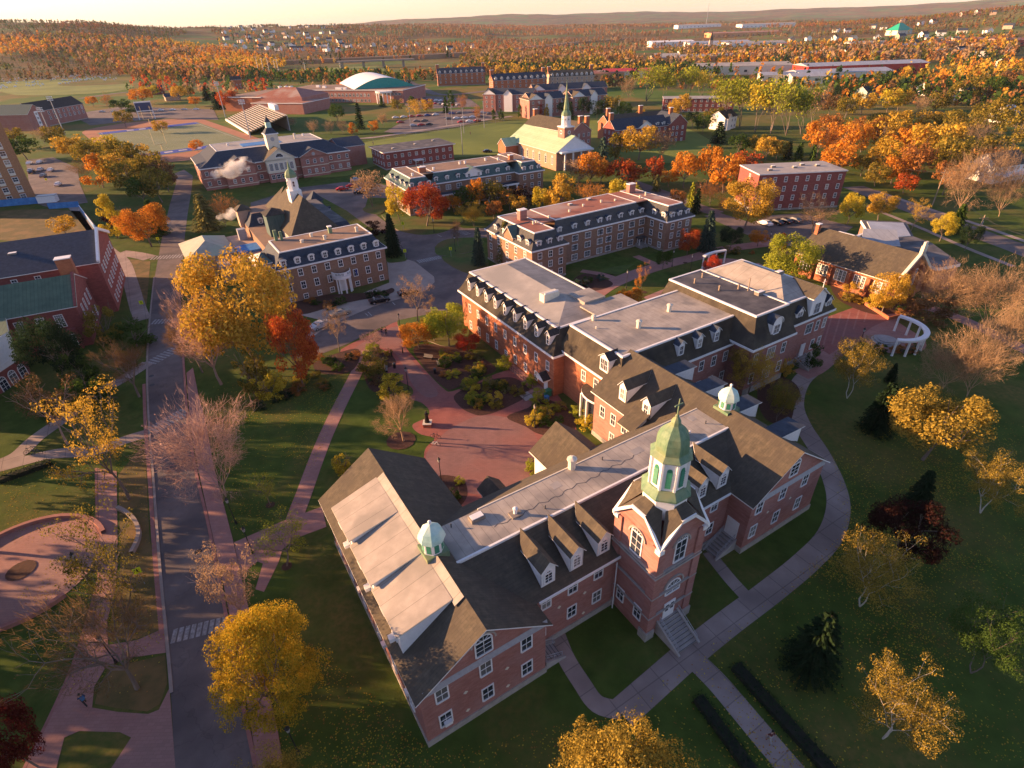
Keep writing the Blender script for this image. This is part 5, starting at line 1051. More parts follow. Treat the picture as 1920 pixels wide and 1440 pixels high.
for i in range(n):
    (x0, z0), (x1, z1) = prof[i], prof[i+1]; b.face([(x0, V0, z0), (x1, V0, z1), (x1, V1, z1), (x0, V1, z0)], 'white')
b.face([(x, V0+.2, z) for x, z in prof][::-1], 'teal'); b.face([(x, V1-.2, z) for x, z in prof], 'teal'); b.box(U0, U1, .5, V1, -2, 9.2, 'brick'); o = b.build('arena_vault', root); ra = R(-17.3); ox, oy = -122+187, 518-538; o.location = (ox*math.cos(ra)+oy*math.sin(ra), -ox*math.sin(ra)+oy*math.cos(ra), 0); o.rotation_euler = (0, 0, R(22+17.3))
for i in range(16): win(root, 30+i*3.4, 0, 5.6, 's', 2, 2.6, 'arch'); win(root, 30+i*3.4, 0, 1.6, 's', 2.2, 2.0)
for i in range(8): win(root, 88+i*3, 0, 6.4, 's', 2.2, 1.6); 
MB().ring((96, -1), [(7, 7.6), (7.2, 8.8)], 20, 'white').build('portico_roof', root)
for k in range(6): MB().ring((96-6.4*math.cos(R(15+k*30)), -1-6.4*math.sin(R(15+k*30))), [(.45, -.5), (.4, 7.6)], 8, 'white').build('column', root)
for u, v in ((25, -36), (30, -35), (35, -36)): vent(root, u, v, 12.5, 3.0, 1.2, 'white')
for u, v in ((20, 20), (30, 14), (50, 1.8), (53, 1.6), (57, 1.8)): MB().box(u, u+3, v, v+2, 9.5, 11, 'white').build('rooftop_unit', root)
# bleachers
bl0, bl1 = Vector((-192.7, 429)), Vector((-151.8, 363)); d_ = (bl1-bl0).normalized(); root = thing('grandstand', 'open metal grandstand with rows of pale benches facing the stadium field', 'grandstand', (bl1.x, bl1.y), math.atan2(-d_.y, -d_.x))
Ls = (bl1-bl0).length; b = MB(); b.ext([(0, 0, .8), (Ls, 0, .8), (Ls, -24, 8.2), (0, -24, 8.2)], (0, 0, .15), 'soil'); b.box(0, Ls, -24.4, -24, -1, 8.6, 'grey'); b.build('deck', root)  # deck coloured near black for the shadow gaps between the benches
for i in range(15): MB().box(.5, Ls-.5, -1.6*i-1.0, -1.6*i-.1, 1.5+i*.495, 1.62+i*.495, 'cream').build('bench_row', root)
for i in range(9): MB().ext([(4+i*(Ls-8)/8, 0, 1.3), (4.5+i*(Ls-8)/8, 0, 1.3), (4.5+i*(Ls-8)/8, -24, 8.9), (4+i*(Ls-8)/8, -24, 8.9)], (0, 0, .1), 'dirt').build('aisle', root)
b = MB(); b.box(Ls*.4, Ls*.62, -27, -24.4, 8.6, 11.6, 'white'); b.build('press_box', root)
b = MB(); b.box(0, Ls, 0, .15, .2, 1.5, 'white'); b.build('front_rail', root)
# ================================================================== trees
rnd = random.Random(7)
LEAF = {}
def leafmat(name, c1, c2, c3=None, tr=.35):
    m = bpy.data.materials.new('leaves_'+name); m.use_nodes = True; nt = m.node_tree; N = nt.nodes; L = nt.links; N.remove(N['Principled BSDF'])
    out = N['Material Output']; g = N.new('ShaderNodeNewGeometry'); oi = N.new('ShaderNodeObjectInfo')
    n = N.new('ShaderNodeTexNoise'); n.inputs['Scale'].default_value = 1.1; n.inputs['Detail'].default_value = 2; L.new(g.outputs['Position'], n.inputs['Vector'])
    ad = N.new('ShaderNodeMath'); ad.operation = 'MULTIPLY_ADD'; L.new(g.outputs['Random Per Island'], ad.inputs[0]); ad.inputs[1].default_value = .7; L.new(n.outputs['Fac'], ad.inputs[2])
    a2 = N.new('ShaderNodeMath'); a2.operation = 'MULTIPLY_ADD'; L.new(oi.outputs['Random'], a2.inputs[0]); a2.inputs[1].default_value = .25; L.new(ad.outputs[0], a2.inputs[2])
    r = N.new('ShaderNodeValToRGB'); e = r.color_ramp.elements; e[0].position = .48; e[1].position = 1.2 if not c3 else .92
    e[0].color = (*c1, 1); e[1].color = (*c2, 1)
    if c3: x = e.new(1.2 if False else 1.0); x.color = (*c3, 1)
    L.new(a2.outputs[0], r.inputs[0])
    d = N.new('ShaderNodeBsdfDiffuse'); t = N.new('ShaderNodeBsdfTranslucent'); mx = N.new('ShaderNodeMixShader'); mx.inputs[0].default_value = tr
    L.new(r.outputs[0], d.inputs[0]); L.new(r.outputs[0], t.inputs[0]); L.new(d.outputs[0], mx.inputs[1]); L.new(t.outputs[0], mx.inputs[2]); L.new(mx.outputs[0], out.inputs[0])
    LEAF[name] = m; return m
leafmat('gold', (.24, .165, .02), (.50, .31, .04), (.60, .38, .06))
leafmat('oldgold', (.10, .085, .018), (.25, .18, .035), (.40, .28, .05))  # gold darkened so the lawn trees carry their shade in the colour
leafmat('farrust', (.11, .065, .03), (.21, .115, .045))
leafmat('farolive', (.055, .065, .02), (.13, .12, .035))
leafmat('farred', (.15, .06, .03), (.28, .12, .05))
leafmat('yellow', (.28, .22, .02), (.55, .42, .03), (.60, .48, .06))
leafmat('orange', (.32, .12, .02), (.58, .22, .03), (.62, .28, .04))
leafmat('red', (.20, .03, .02), (.40, .06, .025), (.50, .13, .03))
leafmat('scarlet', (.28, .03, .025), (.46, .07, .03))
leafmat('lime', (.16, .18, .02), (.34, .36, .04))
leafmat('olive', (.08, .085, .015), (.20, .17, .03), (.30, .22, .04))
leafmat('green', (.025, .05, .012), (.07, .12, .025))
leafmat('darkgreen', (.010, .024, .012), (.03, .055, .024))
leafmat('bluegreen', (.03, .06, .05), (.08, .13, .10))
leafmat('goldgreen', (.10, .11, .03), (.24, .22, .08))
leafmat('tan', (.22, .15, .085), (.38, .25, .14))
leafmat('rust', (.20, .08, .03), (.38, .17, .05))
leafmat('hero', (.09, .12, .015), (.36, .27, .025), (.52, .33, .03))
leafmat('maroon', (.018, .009, .008), (.045, .018, .014))  # darkened to near black, putting the lawn's shade into the leaf colour
leafmat('darkred', (.07, .016, .012), (.16, .03, .02))
leafmat('brown', (.10, .06, .03), (.22, .13, .06))
leafmat('pink', (.34, .20, .16), (.50, .32, .25))
def leaves(cs, n, size, rg, flat_=0., out_c=(0, 0, .55)):
    """cs = list of (centre, radius); numpy quads"""
    cs_ = np.array([c for c, r in cs]); rr = np.array([r for c, r in cs]); w_ = rr**2; w_ = w_/w_.sum()
    idx = rg.choice(len(cs), n, p=w_)
    v = rg.normal(size=(n, 3)); v /= np.linalg.norm(v, axis=1)[:, None]
    rad = rr[idx]*(.55+.5*rg.random(n)**.6)
    p = cs_[idx]+v*rad[:, None]*np.array([1, 1, .8])
    nrm = v*.8+rg.normal(size=(n, 3))*.55+np.array([0, 0, .35]); nrm /= np.linalg.norm(nrm, axis=1)[:, None]
    t = np.cross(nrm, rg.normal(size=(n, 3))); t /= np.linalg.norm(t, axis=1)[:, None]; b_ = np.cross(nrm, t)
    s = size*(.4+1.0*rg.random(n)**1.5)[:, None]*1.15
    V = np.stack([p-t*s, p-b_*s*.6, p+t*s, p+b_*s*.6], 1).reshape(-1, 3)
    return V
def twigs(tips, n, ln, wd, rg, c0=(0, 0, .45)):
    T_ = np.array([tuple(t) for t in tips]); i = rg.integers(0, len(T_), n); p = T_[i]+rg.normal(size=(n, 3))*.022
    d = (p-np.array(c0)); d /= np.linalg.norm(d, axis=1)[:, None]; d = d+rg.normal(size=(n, 3))*.5+np.array([0, 0, .25]); d /= np.linalg.norm(d, axis=1)[:, None]
    s_ = np.cross(d, rg.normal(size=(n, 3))); s_ /= np.linalg.norm(s_, axis=1)[:, None]; L_ = ln*(.5+rg.random(n))[:, None]
    return np.stack([p-d*L_*.5-s_*wd, p-d*L_*.5+s_*wd, p+d*L_*.5+s_*wd*.3, p+d*L_*.5-s_*wd*.3], 1).reshape(-1, 3)
def quadmesh(name, V, mats, extra=None):
    """V (4n,3) leaf quads + optional MB for wood"""
    n = len(V)//4; me = bpy.data.meshes.new(name)
    me.vertices.add(len(V)); me.vertices.foreach_set('co', V.astype(np.float32).ravel()); me.loops.add(len(V)); me.loops.foreach_set('vertex_index', np.arange(len(V), dtype=np.int32))
    me.polygons.add(n); me.polygons.foreach_set('loop_start', np.arange(0, 4*n, 4, dtype=np.int32)); me.polygons.foreach_set('loop_total', np.full(n, 4, dtype=np.int32))
    me.update(calc_edges=True)
    for m in mats: me.materials.append(m)
    return me
def skel(rg, h0=.3, n1=6, levels=3, spread=.5, up=.5, r0=.03, lean=0, segs=3, ln=.36, shrink=.62, tipn=3, stems=1):
    """returns MB of wood and list of tips (unit tree: height 1, crown radius about .5)"""
    b = MB(); tips = []
    def grow(p, d, L_, r, lev):
        q = p; dd = d.copy()
        for s in range(segs):
            nd = (dd+Vector(rg.normal(size=3))*.16+Vector((0, 0, .06*up))).normalized()
            q2 = q+nd*L_/segs; ra = r*(1-.45*s/segs); rb = r*(1-.45*(s+1)/segs)
            b.tube(q, q2, ra, rb, 'bark', 5 if lev == 0 else (4 if lev < 3 else 3)); q = q2; dd = nd
            if lev >= 1 and s < segs-1 and lev < levels:
                side = Vector(rg.normal(size=3)); side = (side-side.dot(dd)*dd).normalized(); grow(q, (dd*.6+side*.8+Vector((0, 0, .25*up))).normalized(), L_*shrink*.8, rb*.55, lev+1)
        if lev >= levels: tips.append(q); return
        for k in range(tipn if lev else n1):
            a = 2*math.pi*(k+rg.random()*.7)/(tipn if lev else n1); s1 = Vector((math.cos(a), math.sin(a), 0)); s1 = (s1-s1.dot(dd)*dd*.5)
            nd = (dd*(.65 if lev else .75)*(.6+.8*rg.random())+s1*spread*(1.3 if lev == 0 else 1.0)+Vector((0, 0, up*.35))).normalized()
            grow(q, nd, L_*shrink*(.8+.4*rg.random()) if lev else ln*(.8+.4*rg.random()), r*.5, lev+1)
        if lev: tips.append(q)
    for k in range(stems):
        a = 2*math.pi*k/max(stems, 1); d0 = Vector((math.cos(a)*.12*(stems > 1)+lean, math.sin(a)*.12*(stems > 1), 1)).normalized()
        grow(Vector((0, 0, 0)), d0, h0, r0 if stems == 1 else r0*.6, 0)
    return b, tips
def fit(b, tips, sc=1, sz=1):
    """normalise skeleton to height 1, radius .5"""
    V = np.array(b.v); zm = V[:, 2].max(); rm = np.percentile(np.hypot(V[:, 0], V[:, 1]), 97)
    k = np.array([.5/rm*sc, .5/rm*sc, 1/zm*sz]); b.v = [tuple(x) for x in V*k]; return [Vector((t.x*k[0], t.y*k[1], t.z*k[2])) for t in tips]
PROTO = {}
def proto(kind, seed, n, size, far=False):
    rg = np.random.default_rng(seed*17+hash_(kind))
    if kind == 'maple':
        b, tips = skel(rg, .24, 6, 2, .55, .6); tips = fit(b, tips, .72, .85)
        cs = []
        for i in range(46):
            a = rg.random()*2*math.pi; z = .30+.60*rg.random()**.85; t = (z-.60)/.40; env = .47*math.sqrt(max(.05, 1-min(1, abs(t))**2.2)); r_ = env*(.45+.5*rg.random()**.5)
            cs.append((np.array([r_*math.cos(a), r_*math.sin(a), z]), .085+.075*rg.random()))
        cs += [(np.array([.12*rg.normal(), .12*rg.normal(), .5+.2*rg.random()]), .2)]
    elif kind == 'lobed':      # big near maple with distinct cauliflower clumps
        b, tips = skel(rg, .22, 7, 2, .6, .5); tips = fit(b, tips, .62, .78); cs = []
        for i in range(74):
            a = i*2.39996; t = 1-1.8*(i+.5)/74; z = .48+.40*t; env = .39*math.sqrt(max(.05, 1-abs(t)**2.4)); r_ = env*(.72+.36*rg.random()); R0 = .07+.11*rg.random(); c0 = np.array([r_*math.cos(a), r_*math.sin(a), z])
            for k in range(8):
                v = rg.normal(size=3); v /= np.linalg.norm(v); v[2] = abs(v[2])*.8-.1; cs.append((c0+v*R0*.7, R0*.45))
    elif kind == 'oval':
        b, tips = skel(rg, .18, 5, 2, .35, 1.0); tips = fit(b, tips, .7, .85); cs = []
        for i in range(40):
            a = rg.random()*2*math.pi; z = .16+.80*rg.random(); env = .46*(1-((z-.16)/.86)**1.6)**.7*min(1, (z-.1)/.15); r_ = env*(.35+.6*rg.random()**.5); cs.append((np.array([r_*math.cos(a), r_*math.sin(a), z]), .07+.07*rg.random()))
    elif kind == 'birch':
        b, tips = skel(rg, .34, 3, 3, .42, .9, .016, stems=2, tipn=2, shrink=.7); tips = fit(b, tips)
        cs = [(np.array(t)-np.array([0, 0, .03]), .05+.05*rg.random()) for t in tips if t.z > .25]
        for i in range(26):
            a = rg.random()*6.28; z = .28+.66*rg.random(); env = .46*math.sqrt(max(.05, 1-abs((z-.58)/.45)**2)); r_ = env*rg.random()**.5; cs.append((np.array([r_*math.cos(a), r_*math.sin(a), z]), .07+.05*rg.random()))
    elif kind == 'poplar':
        b, tips = skel(rg, .55, 5, 3, .3, 1.2, .015, stems=3, tipn=3, shrink=.6); tips = fit(b, tips)
        cs = [(np.array(t), .04+.06*rg.random()) for t in tips if t.z > .4]
        for i in range(26):
            a = rg.random()*6.28; z = .42+.53*rg.random(); env = .46*math.sqrt(max(.05, 1-abs((z-.7)/.33)**2)); r_ = env*rg.random()**.5; cs.append((np.array([r_*math.cos(a), r_*math.sin(a), z]), .07+.05*rg.random()))
    elif kind == 'sparse':
        b, tips = skel(rg, .26, 4, 3, .62, .35, .022, lean=.08, tipn=3, shrink=.68); tips = fit(b, tips)
        cs = [(np.array(t), .035+.05*rg.random()) for t in tips if rg.random() < .7]
    elif kind == 'bare':
        b, tips = skel(rg, .22, 5, 4, .6, .45, .028, tipn=3, segs=2, shrink=.70, ln=.3); tips = fit(b, tips); cs = [(np.array(t), .03) for t in tips]
    elif kind == 'bushy':       # multi stemmed twiggy crown
        b, tips = skel(rg, .12, 5, 4, .5, .7, .016, tipn=3, segs=2, stems=2, shrink=.72, ln=.32); tips = fit(b, tips); cs = [(np.array(t), .04) for t in tips]
    elif kind == 'conifer':
        b = MB(); b.tube((0, 0, 0), (0, 0, .96), .022, .004, 'bark', 5); V = []
        wh = 20 if not far else 12
        for k in range(wh):
            z = .08+.88*k/wh; env = .5*(1-z)**.85+.015; nb = max(6, int((15 if not far else 9)*(1-z)+5))
            for j in range(nb):
                a = 2*math.pi*(j+.5*(k % 2)+.3*rg.normal())/nb; L_ = env*(.75+.35*rg.random()); m_ = max(3, int(n/wh/nb/4))
                ca, sa = math.cos(a), math.sin(a)
                for q in range(m_):
                    t = (q+.6)/m_; r_ = L_*t; zz = z+.03-(.12+.05*rg.random())*t*env*2+.03*t*t; wd = size*(1.5-.7*t)
                    for s_ in (-1, 1):
                        dx, dy = -sa*s_, ca*s_
                        p0 = np.array([ca*r_, sa*r_, zz]); p1 = p0+np.array([ca*wd*.9+dx*wd, sa*wd*.9+dy*wd, -wd*.5+.01*rg.normal()]); p2 = p0+np.array([ca*wd*1.5, sa*wd*1.5, -wd*.35]); p3 = p0+np.array([ca*wd*.1+dx*wd*.4, sa*wd*.1+dy*wd*.4, wd*.35])
                        V += [p0, p1, p2, p3]
        V += []
        cm = quadmesh('crown', np.array(V), [LEAF['darkgreen']]); tm = b.data('trunk'); return tm, cm
    elif kind == 'shrub':
        b, tips = skel(rg, .1, 5, 2, .7, .4, .02); tips = fit(b, tips); cs = []
        for i in range(26):
            a = rg.random()*6.28; z = .10+.78*rg.random(); env = .46*math.sqrt(max(.08, 1-abs((z-.38)/.62)**2)); r_ = env*rg.random()**.4; cs.append((np.array([r_*math.cos(a), r_*math.sin(a), z]), .09+.07*rg.random()))
    V = leaves(cs, n, size, rg)
    if kind in ('bare', 'bushy'): V = np.concatenate([V, twigs(tips, (5200 if kind == 'bushy' else 3600)//(1 if not far else 3), .075, .0013 if not far else .0026, rg)])
    return b.data('trunk'), quadmesh('crown', V, [LEAF['gold']])
def hash_(s): return sum(ord(c)*(i+3) for i, c in enumerate(s)) % 9973
NV = {'maple': 3, 'lobed': 2, 'oval': 2, 'birch': 3, 'poplar': 3, 'sparse': 3, 'bare': 3, 'bushy': 3, 'conifer': 3, 'shrub': 3}
CNT = {'maple': (13000, 2200), 'lobed': (60000, 12000), 'oval': (6500, 1500), 'birch': (22000, 2200), 'poplar': (6000, 1700), 'sparse': (4500, 900), 'bare': (420, 200), 'bushy': (500, 250), 'conifer': (12000, 2600), 'shrub': (3000, 500)}
SZ = {'maple': (.014, .031), 'lobed': (.0068, .017), 'oval': (.02, .038), 'birch': (.0075, .022), 'poplar': (.013, .024), 'sparse': (.009, .02), 'bare': (.007, .010), 'bushy': (.009, .014), 'conifer': (.034, .06), 'shrub': (.026, .06)}
def get(kind, far, i):
    key = (kind, far, i % NV[kind])
    if key not in PROTO: PROTO[key] = proto(kind, i % NV[kind]+1, CNT[kind][1 if far else 0], SZ[kind][1 if far else 0], far)
    return PROTO[key]
CN = {'hero': 'orange yellow', 'darkred': 'deep red', 'gold': 'golden', 'oldgold': 'dull gold', 'yellow': 'bright yellow', 'orange': 'orange', 'red': 'dark red', 'scarlet': 'scarlet', 'lime': 'yellow green', 'olive': 'olive gold', 'green': 'green', 'darkgreen': 'dark green', 'bluegreen': 'blue green', 'goldgreen': 'pale gold green', 'tan': 'tan', 'rust': 'rust coloured', 'maroon': 'maroon', 'brown': 'brown', 'pink': 'pinkish'}
KN = {'maple': ('maple_tree', 'round leafy tree', 'tree'), 'lobed': ('maple_tree', 'big billowing tree', 'tree'), 'oval': ('oval_tree', 'upright leafy tree', 'tree'), 'birch': ('birch_tree', 'airy birch', 'tree'), 'poplar': ('poplar_tree', 'tall airy poplar', 'tree'), 'sparse': ('sparse_tree', 'thin half bare tree', 'tree'), 'bare': ('bare_tree', 'bare branched tree', 'tree'), 'bushy': ('bare_tree', 'twiggy spreading tree', 'tree'), 'conifer': ('spruce_tree', 'spruce', 'tree'), 'shrub': ('garden_shrub', 'shrub', 'shrub')}
LM = [(803, 1390, 'the nearest brick gable'), (1240, 1180, 'the domed tower'), (1500, 960, 'the right wing gable'), (900, 850, 'the courtyard'), (640, 900, 'the west wing roof'), (950, 700, 'the dormered hall'), (1480, 700, 'the mansard hall'), (640, 560, 'the white portico'), (400, 490, 'the pale annex'), (500, 340, 'the clock tower hall'), (770, 300, 'the small flat brick hall'), (880, 360, 'the colonnade'), (1100, 440, 'the red roof'), (1050, 290, 'the chapel'), (1490, 400, 'the deep red block'), (1650, 520, 'the library'), (1700, 640, 'the curved white pergola'), (60, 650, 'the green roofed hall'), (90, 520, 'the black roofed hall'), (30, 330, 'the brown tower block'), (330, 1300, 'the crosswalk'), (60, 1070, 'the brick circle'), (310, 900, 'the campus road'), (560, 900, 'the diagonal path'), (1560, 950, 'the curving walk'), (1420, 1370, 'the lower right walk'), (1300, 520, 'the brick walk'), (760, 460, 'the drive junction'), (260, 260, 'the stadium field'), (600, 230, 'the sports centre'), (900, 250, 'the playing field'), (100, 200, 'the parish hall'), (1850, 440, 'the town road'), (1380, 240, 'the white cottage'), (1000, 190, 'the white gables'), (1600, 150, 'the red warehouses'), (100, 150, 'the cemetery'), (1750, 1000, 'the right lawn'), (1860, 740, 'the far right edge'), (640, 150, 'the highway bridge')]
TREES = []
def where(px, py):
    best = min(LM, key=lambda l: (l[0]-px)**2+((l[1]-py)*1.3)**2); dx, dy = px-best[0], py-best[1]
    rel = ('right of' if dx > 0 else 'left of') if abs(dx) > abs(dy)*1.2 else ('in front of' if dy > 0 else 'behind')
    return rel+' '+best[2]
EXACT = {424, 252, 258, 538, 507, 784, 637, 757, 739, 750, 801, 1668, 1640, 1515, 372, 1523, 243}
def tree(bx, by, top, wpx, kind, color, far=None, tr='bark', rz=None, hmul=1, zb=0):
    X_, Y_ = G(bx, by); h = Hz(bx, top, X_, Y_)
    if bx not in EXACT and kind != 'birch':
        for _ in range(3): X_ += (bx-proj(X_, Y_, h*.55)[0])*proj(X_, Y_, h*.55)[2]/F
    dep = proj(X_, Y_, h*.6)[2]; w_ = wpx*dep/F
    return tree_w(X_, Y_, h*hmul, w_, kind, color, far if far is not None else dep > 170, tr, rz, (bx, (by+top)/2))
def tree_w(X_, Y_, h, w_, kind, color, far, tr='bark', rz=None, pos=None, z=0):
    i = len(TREES)+rnd.randrange(9); tm, cm = get(kind, far, i); nm, kn, cat = KN[kind]
    o = bpy.data.objects.new(nm, None); C.objects.link(o); o.location = (X_, Y_, z); o.rotation_euler = (0, 0, rnd.random()*6.28 if rz is None else rz); o.scale = (w_, w_, h)
    t = bpy.data.objects.new('trunk' if cat == 'tree' else 'stem', tm); c = bpy.data.objects.new('crown' if cat == 'tree' else 'foliage', cm)
    for p in (t, c): C.objects.link(p); p.parent = o
    c.material_slots[0].link = 'OBJECT'; c.material_slots[0].material = LEAF[color]
    t.material_slots[0].link = 'OBJECT'; t.material_slots[0].material = M[tr]
    size = 'tall' if h > 15 else ('small' if h < 6 and cat == 'tree' else '')
    if cat == 'shrub': size = 'low' if h < 1.2 else ''
    px, py = pos if pos else proj(X_, Y_, h/2)[:2]
    o['category'] = cat; TREES.append((o, ' '.join(x for x in (size, CN[color], kn) if x), px, py)); return o
def T(s, far=None):
    for l in s.strip().splitlines():
        l = l.split('#')[0].strip()
        if not l: continue
        a = l.split(); tree(*map(float, a[:4]), a[4], a[5], far, *(a[6:7]))
T('''
490 1335 1160 215 lobed hero
424 931 735 175 bushy pink bark_pink
243 936 742 160 sparse gold
252 1110 945 150 sparse olive
258 1291 1085 190 bare brown
215 1180 1040 120 sparse olive
430 1190 1040 130 sparse tan bark_pink
538 1061 985 125 sparse lime
507 947 893 48 sparse lime
640 888 855 42 shrub yellow
381 722 545 120 bare pink bark_pink
352 700 560 80 bare brown
452 690 474 205 maple gold
548 728 580 88 maple red
468 735 650 60 shrub olive
500 745 690 60 shrub yellow
784 603 522 66 sparse tan
637 660 575 50 sparse tan
695 655 622 48 bare pink
782 655 605 66 maple orange
838 650 575 82 maple lime
812 640 590 60 maple olive
876 662 622 48 maple scarlet
757 827 735 90 bare tan bark_tan
733 745 705 60 shrub yellow
700 700 668 60 shrub olive
86 725 600 105 maple darkgreen
188 640 568 62 shrub olive
245 650 598 70 shrub green
140 720 655 70 shrub green
160 760 700 80 shrub green
235 745 640 105 bare brown
90 835 715 120 sparse brown bark_pink
268 463 385 86 maple orange
203 447 367 52 oval yellow
285 440 372 50 conifer green
215 425 390 50 shrub maroon
115 440 405 48 maple gold
212 527 500 30 shrub orange
380 430 360 60 conifer goldgreen
412 425 358 52 bushy rust
739 480 398 42 conifer darkgreen
702 442 412 40 shrub maroon
750 415 348 46 maple yellow
801 424 344 86 maple red
889 425 380 60 birch gold
892 395 333 34 maple orange
877 395 345 50 maple green
918 392 340 70 maple olive
935 385 350 50 maple darkgreen
857 462 410 26 bare brown
896 497 423 34 conifer bluegreen
947 497 412 46 conifer goldgreen
699 388 318 58 birch tan
955 396 352 46 sparse orange
1012 400 350 34 maple yellow
1048 400 328 66 oval gold
990 392 350 60 maple maroon
1106 385 338 62 bushy orange
1108 350 284 60 maple orange
1080 352 300 56 birch tan bark_tan
1165 352 298 64 maple red
1168 398 338 66 maple yellow
1226 345 293 36 maple red
1232 358 325 22 conifer goldgreen
1286 352 282 50 maple orange
1330 348 272 50 maple orange
1362 362 284 64 maple orange
1402 325 284 58 maple red
1298 388 338 22 conifer lime
1308 400 350 24 conifer darkgreen
1336 385 335 70 bushy rust
1130 318 253 36 conifer bluegreen
1200 300 235 74 maple gold
1155 300 250 40 oval olive
1235 300 245 50 birch tan
1405 430 335 92 maple gold
1523 437 366 84 bare tan bark_tan
1598 420 362 44 maple yellow
1655 413 360 50 maple gold
1720 432 375 50 sparse gold
1773 452 398 42 maple yellow
1800 436 380 40 conifer green
1820 470 420 36 maple darkgreen
1485 528 442 100 maple lime
1465 470 438 30 oval red
1330 470 392 44 conifer bluegreen
1308 455 430 44 maple orange
1292 480 428 40 maple red
1372 468 425 44 maple darkgreen
1424 462 432 36 maple orange
1245 505 468 30 maple green
1207 550 490 26 sparse orange
1182 580 543 54 maple orange
1336 520 480 34 maple scarlet
1667 590 510 66 maple gold
1640 575 540 40 shrub yellow
1600 560 525 34 shrub gold
1789 600 485 120 bushy tan bark_tan
1880 620 480 130 bushy tan bark_tan
1900 680 560 110 bushy tan bark_tan
1790 728 640 105 bushy tan bark_tan
1850 742 600 130 bushy tan bark_tan
1745 600 545 90 shrub brown
1400 745 655 82 birch gold
1385 735 650 50 birch olive
1455 790 720 60 birch olive
1470 770 725 50 bushy rust
1588 747 640 95 birch oldgold bark_pale
1668 716 680 26 conifer darkgreen
1640 807 716 74 conifer darkgreen
1760 862 742 168 maple oldgold
1732 960 880 66 conifer darkgreen
1700 1045 950 135 maple maroon
1838 962 862 115 birch oldgold bark_pale
1612 1137 1030 158 birch oldgold bark_pale
1515 1252 1150 128 conifer darkgreen
1655 1385 1290 150 birch oldgold bark_pale
1820 1262 1150 150 birch green
1165 1600 1405 315 lobed oldgold
545 1500 1440 160 birch oldgold
8 1440 1320 100 maple darkred
1475 705 665 34 shrub gold
1530 690 640 30 shrub green
''')
# ---- the mid distance woods and the trees added outside the left of the frame
T('''
135 300 252 62 maple gold
165 315 262 60 maple olive
200 300 254 56 maple yellow
225 330 262 66 maple olive
255 325 268 60 maple gold
285 355 285 60 maple olive
180 352 290 60 oval orange
240 362 296 70 maple olive
215 350 290 60 maple gold
292 380 315 60 maple olive
262 385 330 50 maple green
305 360 300 44 maple brown
150 340 300 50 bushy brown
75 270 235 48 bushy tan
40 300 255 60 maple green
100 275 235 40 maple olive
20 280 240 50 maple olive
265 195 165 44 maple orange
280 182 160 34 maple yellow
172 200 180 22 maple orange
200 205 172 28 bushy rust
225 210 185 34 maple green
255 215 196 38 maple green
335 190 160 30 maple gold
350 185 160 28 maple olive
385 188 160 22 conifer darkgreen
365 200 180 22 maple orange
425 208 168 36 maple red
405 205 170 30 conifer darkgreen
455 160 150 16 maple yellow
470 172 158 18 oval yellow
490 172 158 18 oval gold
372 285 262 28 maple orange
548 240 220 20 birch tan
585 252 222 28 bushy tan
618 252 222 22 bushy tan
640 250 222 22 bushy tan
661 252 230 22 oval orange
700 250 225 20 maple orange
672 242 190 22 conifer darkgreen
630 228 195 30 maple green
720 238 212 18 birch tan
745 212 184 26 maple olive
780 222 186 34 birch gold
800 212 185 26 maple gold
772 200 180 18 oval green
835 212 178 16 conifer green
845 205 170 18 oval green
865 214 170 26 bushy rust
895 232 190 24 bushy rust
715 200 178 16 conifer green
925 226 205 12 oval green
940 226 205 12 oval green
975 222 196 12 oval green
1010 222 190 14 maple scarlet
1025 222 195 12 oval gold
1050 218 182 24 maple green
1070 225 188 20 conifer darkgreen
1095 222 180 28 maple darkgreen
1120 225 185 26 maple darkgreen
1150 215 178 40 maple olive
1170 222 190 30 maple green
1215 190 122 68 poplar lime
1245 192 128 50 poplar lime
1297 190 124 52 poplar lime
1320 185 132 40 poplar yellow
1180 185 138 34 bushy tan
1365 238 146 78 poplar lime
1395 240 146 74 poplar lime
1425 248 150 80 poplar yellow
1455 250 152 80 poplar lime
1485 254 158 76 poplar lime
1512 252 162 66 poplar lime
1530 232 165 50 poplar tan
1350 268 225 36 conifer darkgreen
1385 290 250 40 maple green
1440 300 255 48 maple gold
1420 290 250 36 maple olive
1480 300 262 24 conifer darkgreen
1500 302 265 24 conifer green
1525 310 268 20 conifer green
1540 295 225 60 maple orange
1570 300 228 62 bushy rust
1600 305 225 60 maple orange
1625 285 215 60 maple rust
1650 290 218 60 maple gold
1680 260 205 60 maple gold
1700 310 235 76 maple orange
1660 330 255 60 maple gold
1740 320 232 80 maple gold
1770 300 225 70 maple gold
1790 340 250 70 maple olive
1720 345 265 60 maple rust
1800 270 205 60 maple olive
1830 290 220 60 bushy tan
1860 260 200 60 maple olive
1890 240 180 60 maple olive
1910 280 210 60 maple olive
1825 400 262 90 bushy tan bark_tan
1900 405 290 80 bushy tan bark_tan
1880 350 262 60 bushy tan
1780 365 300 50 maple rust
1700 362 325 40 maple red
1620 330 290 40 maple olive
1560 215 175 40 maple brown
1590 222 180 40 maple olive
1620 215 172 44 maple gold
1670 210 165 44 maple yellow
1690 208 165 40 maple gold
1730 215 172 44 bushy tan
1760 212 170 44 maple olive
1810 195 150 50 maple olive
1840 180 138 44 maple olive
1870 190 140 46 maple green
1900 170 130 44 maple brown
1575 195 160 36 maple darkgreen
1540 205 170 36 maple orange
1280 215 175 36 maple gold
1262 220 190 26 maple gold
1255 262 225 30 maple gold
1320 250 215 32 maple green
1300 240 208 30 maple darkgreen
1340 300 270 26 maple green
''')
